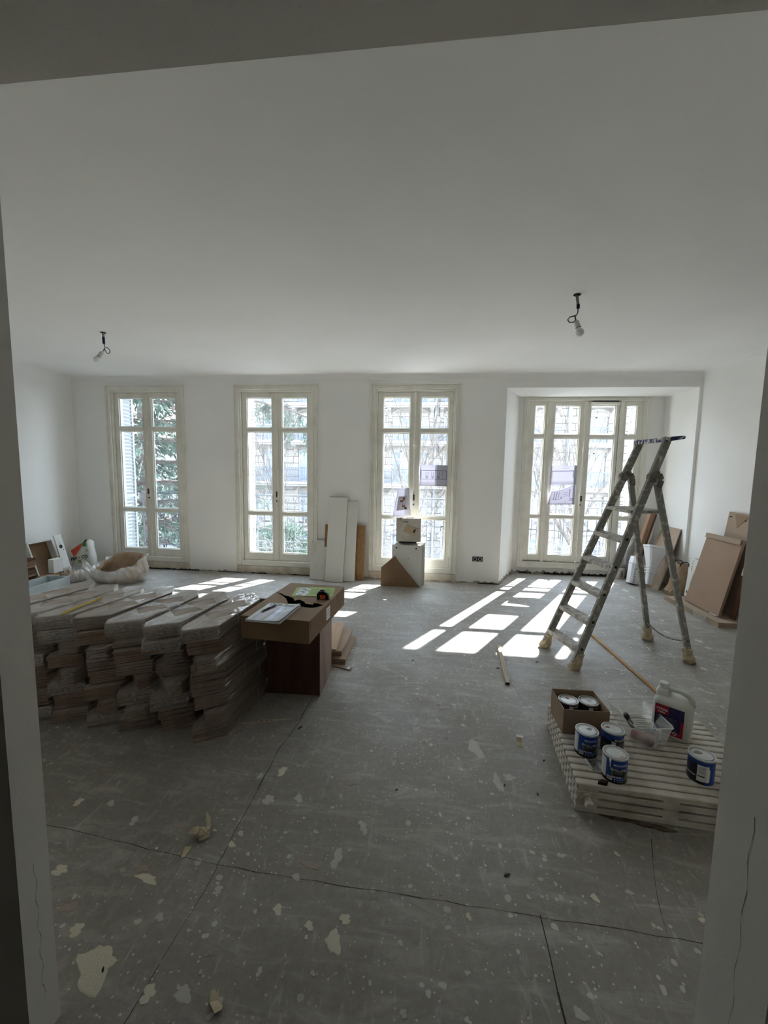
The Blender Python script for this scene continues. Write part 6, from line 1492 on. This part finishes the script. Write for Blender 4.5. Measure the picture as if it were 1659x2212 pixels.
mb.loft(rg, cap=False); tag(mb.build('rubble', M['rubble_fill'], rb, smooth=True, fix=False), kind='stuff')
rb2_ = thing('rubble_bag', 'smaller grey translucent rubble bag gathered at its top, left of the big open bag', 'bag', (-4.99, 5.20, 0.001))
soft_bag(rb2_, 'plastic_bag', M['bag_film'], 0, 0, 0.145, 0.14, 0.13, 0.20, 5, flare=-0.4, crumple=0.08)
mb = MB(); rg = [[(0.11 * s * math.cos(a) + rs.uniform(-.008, .008), 0.11 * s * math.sin(a), z) for a in [2 * PI * i / 14 for i in range(14)]] for s, z in ((1, 0.004), (1.08, 0.07), (0.9, 0.10), (0.3, 0.12), (0.02, 0.122))]
mb.loft(rg); tag(mb.build('rubble', M['rubble_fill'], rb2_, smooth=True), kind='stuff')

# ================================================================ BAY CORNER AND RIGHT WALL
tb_ = thing('tan_board', 'big plain tan board leaning on the right cheek of the bay behind the ladder', 'board', (3.27, 6.28, 0.001))
mb = MB(); f = [(-0.075, 0.27, 0.0), (0.04, -0.17, 0.0), (0.293, -0.12, 0.885), (0.293, 0.32, 0.885)]; mb.loft([f, [(x + 0.013, y, z + 0.006 - 0.006) for x, y, z in f]]); mb.build('panel', M['kraft_pale'], tb_)
MB().add([(0.03, -0.175, 0.002), (-0.06, -0.15, 0.012), (0.01, -0.14, 0.075), (0.045, -0.165, 0.06), (0.03, -0.178, 0.004), (-0.06, -0.153, 0.014), (0.01, -0.143, 0.077)], [(0, 1, 2, 3), (4, 5, 6)]).build('torn_paper', M['splash_cream'], tb_, fix=False)
ob = thing('oak_beam_carton', 'long brown wooden plank box leaning in the corner of the bay', 'plank', (3.17, 6.66, 0.001), (0.0, 0.235, 0.0))
M['beam_wood'] = mat('brown_beam_wood', (156, 126, 104), 0.7, rgb2=(132, 104, 84), vscale=6, stretch=(14, 14, 0.8))
MB().box(-0.045, 0.02, -0.05, 0.05, 0.02, 1.10).build('plank', M['beam_wood'], ob, bevel=0.002); MB().box(0.0205, 0.05, -0.05, 0.05, 0.02, 1.09).build('plank', M['brown_wood'], ob, bevel=0.002); MB().box(-0.045, 0.05, -0.05, 0.05, 1.1005, 1.112).build('end_cap', M['melamine_worn'], ob)
MB().add([(0.052, -0.052, 0.88), (0.075, -0.055, 0.80), (0.06, -0.054, 0.62), (0.05, -0.052, 0.60)], [(0, 1, 2, 3)]).build('torn_wrapping', M['splash_cream'], ob, fix=False)
M['white_plastic'] = mat('white_moulded_plastic', (222, 224, 228), 0.45, var=0.03, vscale=3, spec=0.4)
def lean_loft(par, nm, m, axis0, axis1, secs, upv=(0, 1, 0), bev=0.004):
    a = Vector(axis0); b = Vector(axis1); t = (b - a).normalized(); u = t.cross(Vector(upv)).normalized(); w = u.cross(t); mb = MB(); rings = []
    for f_, hx, hy, ch in secs:
        c = a.lerp(b, f_); poly = [(-hx + ch, -hy), (hx - ch, -hy), (hx, -hy + ch), (hx, hy - ch), (hx - ch, hy), (-hx + ch, hy), (-hx, hy - ch), (-hx, -hy + ch)]
        rings.append([tuple(c + u * p + w * q) for p, q in poly])
    mb.loft(rings); return mb.build(nm, m, par, bevel=bev)
bn = thing('white_bin', 'white faceted plastic bin with black lettering leaning low in the bay corner', 'bin', (3.10, 6.42, 0.001))
lean_loft(bn, 'body', M['white_plastic'], (-0.01, -0.01, 0.012), (0.04, 0.03, 0.30), [(0, 0.068, 0.078, 0.03), (1.0, 0.076, 0.085, 0.03)])
lean_loft(bn, 'lid', M['white_plastic'], (0.0405, 0.0305, 0.302), (0.061, 0.045, 0.41), [(0, 0.079, 0.088, 0.03), (0.9, 0.070, 0.08, 0.03), (1.0, 0.066, 0.076, 0.03)])
def on_face(nm, s, size, m, par, o, xd, yd): text(nm, s, size, m, par, frame_mtx(o, xd, yd), bold=0.0008)
fd = Vector((0.78, -0.62, 0)).normalized()
M['ribbed'] = M['white_plastic']
hop = thing('white_hopper', 'flared white plastic hopper with ribs lying slanted above the white bin in the bay', 'bin', (3.18, 6.12, 0.05))
A0, A1 = (-0.01, 0.0, 0.03), (0.10, 0.09, 0.56)
lean_loft(hop, 'body', M['white_plastic'], A0, A1, [(0, 0.038, 0.042, 0.012), (0.40, 0.052, 0.055, 0.015), (0.46, 0.056, 0.06, 0.015), (0.97, 0.130, 0.11, 0.028)])
lean_loft(hop, 'rim', M['white_plastic'], A0, A1, [(0.972, 0.135, 0.115, 0.028), (1.02, 0.135, 0.115, 0.028)])
for k in range(3): lean_loft(hop, 'rib', M['white_plastic'], A0, A1, [(0.30 + 0.07 * k, 0.066, 0.064, 0.012), (0.33 + 0.07 * k, 0.066, 0.064, 0.012)], bev=0.003)
for k, (s_, dz) in enumerate((('7', 0.245), ('i', 0.205), ('n', 0.170), ('o', 0.130), ('t', 0.092), ('e', 0.055))):
    on_face('lettering', s_, 0.05 if k == 0 else 0.034, M['scrawl'], bn, (-0.025 + 0.17 * (dz - 0.05) * 0.6, -0.094 + 0.10 * (dz - 0.05), dz), (0.45, -0.1, -0.9), (1, 0, 0.3))
for k in range(3): MB().box(-0.045, -0.025, -0.0015, 0.0, -0.004, 0.004, xf=Matrix.Translation((0.075 - 0.01 * k, -0.052 - 0.003 * k, 0.385 - 0.03 * k))).build('lettering', M['scrawl'], bn)
sx_ = thing('small_carton', 'little white carton with black print on the floor left of the white bin', 'box', (3.045, 6.74, 0.001), 0.35)
MB().box(-0.055, 0.055, -0.05, 0.04, 0, 0.16).build('body', M['white_card'], sx_, bevel=0.002); text('print', 'BRITA', 0.03, M['scrawl'], sx_, frame_mtx((0.01, -0.0508, 0.08), (0, 0, -1), (1, 0, 0)), bold=0.0006).data
for ch in list(sx_.children):
    if ch.name.startswith('print'): bpy.data.objects.remove(ch)
for k in range(5): MB().box(-0.012 + 0.004 * (k % 2), 0.022, -0.0512, -0.05, 0.035 + 0.018 * k, 0.047 + 0.018 * k).build('print_mark', M['scrawl'], sx_)
M['foam_wrap'] = film_mat('cloudy_bubble_wrap', (214, 216, 212), 0.6, rough=0.25, wrinkle=0.7, gloss=0.25, bscale=12, noise_op=0.2)
wp = thing('wrapped_panel', 'panel in cloudy plastic wrapping standing against the bay window behind the ladder', 'panel', (3.09, 6.79, 0.162))
mb = MB(); ol2 = [(-0.10, 0.0), (0.17, 0.0), (0.20, 0.30), (0.215, 0.52), (0.17, 0.58), (0.08, 0.40), (-0.04, 0.15)]
mb.prism(ol2, 0, 0.03, xf=Matrix(((1, 0, 0, 0), (0, 0, -1, 0.01), (0, 1, 0, 0), (0, 0, 0, 1)))); mb.build('wrapping', M['foam_wrap'], wp, bevel=0.006)
MB().prism([(-0.06, 0.02), (0.15, 0.02), (0.18, 0.3), (0.19, 0.5), (0.08, 0.34)], 0.008, 0.022, xf=Matrix(((1, 0, 0, 0), (0, 0, -1, 0.01), (0, 1, 0, 0), (0, 0, 0, 1)))).build('panel', M['melamine_worn'], wp)
MB().box(0.02, 0.06, -0.0235, -0.0215, 0.06, 0.28).build('label', M['can_white'], wp)

# brown paper carrier bag
M['bag_kraft'] = mat('brown_carrier_paper', (174, 152, 126), 0.8, rgb2=(150, 128, 104), vscale=10, bump=0.7, bscale=12)
pb2 = thing('paper_carrier_bag', 'crumpled brown paper carrier bag with dark handles at the foot of the right wall', 'bag', (3.44, 5.90, 0.001), 0.0)
rs = random.Random(15); rg = []
for z, hx, hy, ox in ((0.0, 0.105, 0.10, -0.02), (0.06, 0.115, 0.105, -0.03), (0.13, 0.10, 0.10, -0.01), (0.22, 0.085, 0.09, 0.0), (0.30, 0.075, 0.085, 0.012), (0.38, 0.06, 0.08, 0.02), (0.445, 0.062, 0.085, 0.025)):
    rg.append([(ox + hx * (abs(math.cos(a)) ** 0.6) * (1 if math.cos(a) > 0 else -1) * rs.uniform(.9, 1.08), hy * (abs(math.sin(a)) ** 0.6) * (1 if math.sin(a) > 0 else -1) * rs.uniform(.92, 1.06), z + (rs.uniform(-.012, .012) if z > 0.01 else 0)) for a in [2 * PI * i / 20 for i in range(20)]])
mb = MB(); mb.loft(rg, cap=False); mb.add(rg[0], [tuple(range(20))]); mb.build('bag', M['bag_kraft'], pb2, fix=False)
for y in (-0.07, 0.07): MB().tube([(-0.03, y, 0.42), (-0.025, y, 0.465), (0.0, y, 0.482), (0.05, y, 0.478), (0.075, y, 0.455), (0.08, y, 0.42)], 0.006, 6).build('handle', M['black'], pb2, smooth=True)

# flat-packed cardboard on the floor, cartons leaning over it
for k in range(4):
    t = thing('flat_cardboard', 'flattened cardboard sheet %s at the right wall' % ['at the bottom of the pile', 'second from the bottom of the pile', 'third from the bottom of the pile', 'at the top of the pile'][k], 'cardboard', (3.37, 5.18, 0.001 + 0.0155 * k), 0.035 + 0.006 * (k % 2), 'flattened cardboard on the floor')
    hx = 0.215 + 0.004 * (k % 2); mb = MB(); mb.prism([(-hx, -0.50), (-hx + 0.20, -0.50), (hx - 0.005, -0.36), (hx - 0.005, 0.48), (-hx + 0.01, 0.49 - 0.01 * k)], 0, 0.0135); mb.build('sheet', M['kraft_pale'], t)
    mb = MB()
    for q in range(12): mb.box(-hx - 0.0006, -hx + 0.002, -0.30 + 0.018 * q, -0.291 + 0.018 * q, 0.003, 0.011)
    tag(mb.build('flutes', M['melamine'], t), kind='stuff')
FZ = 0.065
tbx = thing('white_fixture_box', 'white carton with a line drawing of a bathtub, behind the leaning brown carton', 'box', (3.42, 5.51, FZ), (0, 0.08, 0))
MB().box(-0.03, 0.05, -0.15, 0.16, 0.0, 0.515).build('body', M['melamine'], tbx, bevel=0.003); MB().box(-0.025, 0.045, -0.14, 0.10, 0.515, 0.518).build('lid_flap', M['kraft_pale'], tbx)
yz = lambda y, z: (-0.0308, y - 0.11, z)
def pl_line(pts, w=0.004):
    mb = MB()
    for a, b in zip(pts[:-1], pts[1:]):
        d = (Vector(b) - Vector(a)).normalized(); n_ = Vector((-d.y, d.x)) * w / 2
        mb.add([yz(a[0] - n_.x, a[1] - n_.y), yz(b[0] - n_.x, b[1] - n_.y), yz(b[0] + n_.x, b[1] + n_.y), yz(a[0] + n_.x, a[1] + n_.y)], [(0, 1, 2, 3)])
    mb.build('drawn_line', M['line'], tbx, fix=False)
pl_line([(0.10, 0.30), (0.16, 0.32), (0.19, 0.16), (0.14, 0.05), (0.08, 0.05)]); pl_line([(0.10, 0.28), (0.15, 0.29), (0.17, 0.16), (0.12, 0.08), (0.09, 0.08)]); pl_line([(0.12, 0.20), (0.11, 0.12)]); pl_line([(0.13, 0.15), (0.09, 0.15)])
for z in (0.47, 0.44, 0.40, 0.375, 0.35): MB().box(-0.0310, -0.030, 0.095, 0.11 - 0.004 * (int(z * 100) % 3), z, z + 0.016).build('print_mark', M['scrawl'], tbx)
MB().box(-0.0310, -0.030, 0.105, 0.125, 0.05, 0.08).build('print_mark', M['scrawl'], tbx)
def lean_x(name, label, y0, y1, xb, xt, z0, z1, th, m, yt=None, grp=None):
    """flat carton leaning on the right wall (tips along x)"""
    t = thing(name, label, 'cardboard', (xb, y0, z0), 0, grp); H = z1 - z0; L = math.hypot(xt - xb, H); nn = Vector((H / L, 0, -(xt - xb) / L)) * th; yt = yt or (y0, y1)
    f = [Vector((0, 0, 0)), Vector((0, y1 - y0, 0)), Vector((xt - xb, yt[1] - y0, H)), Vector((xt - xb, yt[0] - y0, H))]; up = Vector((0, 0, -min(0, nn.z)))
    MB().loft([[tuple(p + up) for p in f], [tuple(p + nn + up) for p in f]]).build('panel', m, t, bevel=0.002); return t
M['carton_tan'] = mat('flat_carton_tan', (162, 138, 118), 0.8, rgb2=(152, 129, 110), vscale=2)
bc = lean_x('leaning_carton', 'large flat brown carton leaning in front at the right wall', 4.84, 5.445, 3.27, 3.485, FZ, 0.935, 0.03, M['carton_tan'], yt=(4.885, 5.47), grp=None)
MB().loft([[(0.188, 0.05, 0.822), (0.188, 0.628, 0.822), (0.198, 0.628, 0.878), (0.198, 0.05, 0.878)], [(0.184, 0.05, 0.823), (0.184, 0.628, 0.823), (0.194, 0.628, 0.879), (0.194, 0.05, 0.879)]]).build('folded_edge', M['kraft_pale'], bc); MB().box(-0.004, 0.0, 0.03, 0.14, 0.0, 0.012).build('white_tape', M['can_white'], bc)
uc = lean_x('leaning_carton', 'paler taller carton with a torn triangular flap leaning behind the brown carton', 4.87, 5.32, 3.47, 3.59, FZ, 1.225, 0.012, M['kraft_pale'], yt=(4.87, 5.30), grp=None)
sl_ = (3.59 - 3.47) / (1.225 - FZ)
mb = MB(); tri = [(1.13, 0.11), (1.145, 0.32), (0.985, 0.255)]
mb.loft([[(z * sl_ - 0.006, y, z) for z, y in tri], [(z * sl_ - 0.002, y, z) for z, y in tri]]); mb.build('torn_flap', M['kraft'], uc)
for y, z in ((0.385, 1.10), (0.16, 1.075)): MB().box(z * sl_ - 0.0035, z * sl_ - 0.001, y - 0.02, y + 0.02, z, z + 0.012).build('slit', M['gap'], uc)
wl = thing('brown_board', 'dark brown panel standing behind the leaning brown carton at the right', 'board', (3.385, 4.76, FZ), (0, 0.15, 0)); MB().box(0, 0.015, 0, 0.075, 0.004, 0.56).build('panel', M['brown_wood'], wl); MB().box(-0.01, 0.0, 0.02, 0.06, 0.50, 0.58).build('protector', M['melamine'], wl)

# ================================================================ STICKS AND SCRAPS ON THE FLOOR
M['batten'] = mat('pale_weathered_batten', (196, 184, 164), 0.8, rgb2=(176, 162, 140), vscale=8, stretch=(8, 1, 8)); M['pine'] = mat('pine_strip', (186, 150, 104), 0.7, rgb2=(164, 128, 86), vscale=8, stretch=(8, 1, 8))
def stick(name, label, a, b, w, h, m, dark_end=True):
    a = Vector((a[0], a[1], 0)); b = Vector((b[0], b[1], 0)); L = (b - a).length; t = thing(name, label, 'stick', a, math.atan2(-(b - a).x, (b - a).y))
    mb = MB(); n = 8
    rings = [[(-w / 2 + 0.002 * math.sin(k * 1.7), L * k / n, 0.0005), (w / 2 + 0.002 * math.sin(k * 1.7), L * k / n, 0.0005), (w / 2 + 0.002 * math.sin(k * 1.7), L * k / n, h), (-w / 2 + 0.002 * math.sin(k * 1.7), L * k / n, h)] for k in range(n + 1)]
    mb.loft(rings); mb.build('strip', m, t, bevel=0.001)
    if dark_end: MB().box(-w / 2 + 0.001, w / 2 - 0.001, -0.0015, 0.0, 0.001, h - 0.001).build('cut_end', M['rust'], t)
stick('batten', 'pale wooden batten lying on the floor left of the ladder', (0.650, 3.115), (0.697, 3.81), 0.032, 0.022, M['batten'])
stick('wood_strip', 'long pine strip lying on the floor from under the ladder to the jerrycan', (1.765, 3.12), (1.697, 4.30), 0.028, 0.014, M['pine'], False)
M['scrap_paper'] = mat('cream_scrap_paper', (204, 194, 164), 0.85, rgb2=(184, 172, 140), vscale=14); M['dark_scrap'] = mat('dark_scrap', (62, 56, 50), 0.85)
def crumple(label, loc, size, seed, m=None, n=5):
    """crumpled torn paper: several bent flakes joined in one wad"""
    rs_ = random.Random(seed); t = thing('crumpled_paper', label, 'paper', loc)
    mb = MB(); N = 9
    for q in range(n):
        cx_, cy_ = rs_.uniform(-.55, .55) * size, rs_.uniform(-.55, .55) * size; r = size * rs_.uniform(0.35, 0.6); a0 = rs_.uniform(0, 6.28); tilt = rs_.uniform(-.5, .5)
        pts = [(cx_ + r * rs_.uniform(.5, 1.1) * math.cos(a0 + 2 * PI * i / N), cy_ + r * rs_.uniform(.5, 1.1) * math.sin(a0 + 2 * PI * i / N)) for i in range(N)]
        zz = lambda x, y: max(0.001, 0.006 + 0.006 * q + (x - cx_) * tilt + rs_.uniform(0, 0.22) * r)
        top = [(x, y, zz(x, y)) for x, y in pts]; c = (cx_, cy_, 0.01 + 0.008 * q + 0.2 * r)
        vs_ = top + [c] + [(x, y, max(0.0, z - 0.0015)) for x, y, z in top] + [(cx_, cy_, c[2] - 0.0015)]
        mb.add(vs_, [(i, (i + 1) % N, N) for i in range(N)] + [((i + 1) % N + N + 1, i + N + 1, 2 * N + 1) for i in range(N)] + [(i, i + N + 1, (i + 1) % N + N + 1, (i + 1) % N) for i in range(N)])
    mb.build('wad', m or M['scrap_paper'], t, fix=False); return t
w_ = crumple('crumpled cream paper scrap on the floor at the left of the foreground', (-0.967, 1.555, 0.0005), 0.055, 5, n=6)
MB().loft([[(0.00, 0.05, 0.004), (0.015, 0.06, 0.004), (0.015, 0.06, 0.006), (0.0, 0.05, 0.006)], [(-0.02, 0.085, 0.02), (-0.005, 0.095, 0.018), (-0.005, 0.095, 0.02), (-0.02, 0.085, 0.022)], [(-0.045, 0.125, 0.012), (-0.040, 0.13, 0.012), (-0.040, 0.13, 0.013), (-0.045, 0.125, 0.013)]]).build('torn_tail', M['scrap_paper'], w_)
MB().loft([[(-0.045, -0.045, 0.006), (-0.015, -0.04, 0.008), (-0.015, -0.04, 0.01), (-0.045, -0.045, 0.008)], [(-0.035, -0.09, 0.003), (-0.02, -0.085, 0.003), (-0.02, -0.085, 0.004), (-0.035, -0.09, 0.004)]]).build('torn_tail', M['scrap_paper'], w_)
flake('paper_scrap', 'cream torn paper scrap near the bottom edge of the foreground floor', 'paper', [(-0.03, 0.02), (-0.018, 0.026), (-0.012, 0.018), (-0.008, 0.028), (0.0, 0.012), (0.026, -0.012), (0.028, -0.022), (0.012, -0.034), (-0.02, -0.006)], M['scrap_paper'], (-0.610, 1.040, 0.0008), h=0.002, curl=0.12)
ps = thing('paper_curl', 'small cream folded paper curl on the floor left of the radiator', 'paper', (0.590, 2.415, 0.0008), 0.15)
MB().loft([[(-0.020, -0.022, 0.0), (0.010, -0.034, 0.0), (0.010, -0.034, 0.0015), (-0.020, -0.022, 0.0015)], [(-0.010, 0.012, 0.004), (0.018, 0.004, 0.004), (0.018, 0.004, 0.0055), (-0.010, 0.012, 0.0055)], [(-0.008, 0.03, 0.022), (0.022, 0.02, 0.022), (0.022, 0.02, 0.0235), (-0.008, 0.03, 0.0235)]]).build('fold', M['scrap_paper'], ps)
MB().loft([[(-0.008, 0.03, 0.024), (0.03, 0.018, 0.024), (0.03, 0.018, 0.0255), (-0.008, 0.03, 0.0255)], [(-0.002, 0.048, 0.027), (0.036, 0.032, 0.027), (0.036, 0.032, 0.0285), (-0.002, 0.048, 0.0285)]]).build('curled_edge', M['paint_white'], ps)
tr_ = thing('torn_tape', 'strip of torn printed tape stuck to the floor before the brown cabinet', 'tape', (-1.02, 2.40, 0.0006), 0.0)
mb = MB(); pp = [(-0.16, -0.028, 0.006), (-0.10, -0.024, 0.010), (-0.02, 0.0, 0.026), (0.06, 0.028, 0.022), (0.11, 0.045, 0.012), (0.16, 0.066, 0.004)]
mb.loft([[(x, y, 0.0), (x - 0.004, y + w, 0.001), (x - 0.004, y + w, 0.002), (x, y, 0.001)] for x, y, w in pp]); mb.build('strip', M['batten'], tr_)
for k in range(3): MB().box(-0.03 + 0.03 * k, -0.022 + 0.03 * k, 0.006 + 0.010 * k, 0.014 + 0.010 * k, 0.0019, 0.0026).build('print_mark', M['dark_scrap'], tr_)
DEB = [(0.362, 1.564, .016, 'dark'), (-0.124, 1.954, .010, 'dark'), (0.44, 2.06, .012, 'dark'), (0.60, 2.02, .012, 'dark'), (0.70, 2.28, .010, 'dark'), (-0.78, 2.38, .022, 'dark'), (-1.02, 1.07, .010, 'dark'), (0.62, 3.38, .018, 'dark'), (-0.10, 3.42, .014, 'dark'), (0.11, 2.77, .018, 'pale'), (0.13, 2.72, .016, 'pale'), (0.16, 2.74, .014, 'pale'), (0.70, 3.10, .012, 'pale'), (1.90, 3.22, .022, 'pale'), (0.98, 3.55, .015, 'dark'), (1.62, 3.50, .03, 'pale'), (-0.30, 4.05, .014, 'pale'), (-0.56, 5.64, .02, 'pale')]
PLACE = ['near the middle of the foreground', 'right of the foreground seam crossing', 'short of the radiator corner', 'beside the radiator front corner', 'left of the radiator side', 'just before the brown cabinet', 'on the large cream splash at lower left', 'beside the pale batten', 'out in the sunny middle of the floor', 'leftmost of three chips in mid floor', 'nearest of three chips in mid floor', 'rightmost of three chips in mid floor', 'just right of the batten end', 'behind the jerrycan', 'at the near ladder foot', 'beside the pine strip', 'by the sunlit floor behind the big carton', 'at the foot of the pointed hardboard']
for i, (x, y, r, c) in enumerate(DEB):
    rs = random.Random(i * 3 + 1); a0 = rs.uniform(0, 3.1); pts = []
    for k in range(7):
        a = 2 * PI * k / 7; px_, py_ = r * rs.uniform(.7, 1.1) * math.cos(a), r * 0.38 * rs.uniform(.7, 1.1) * math.sin(a); pts.append((px_ * math.cos(a0) - py_ * math.sin(a0), px_ * math.sin(a0) + py_ * math.cos(a0)))
    flake('floor_chip', ('dark' if c == 'dark' else 'pale') + ' chip of debris ' + PLACE[i], 'chip', pts, M['dark_scrap' if c == 'dark' else 'splash_white'], (x, y, 0.0016 if i != 6 else 0.0022), h=0.003, grp='chips of debris on the floor')
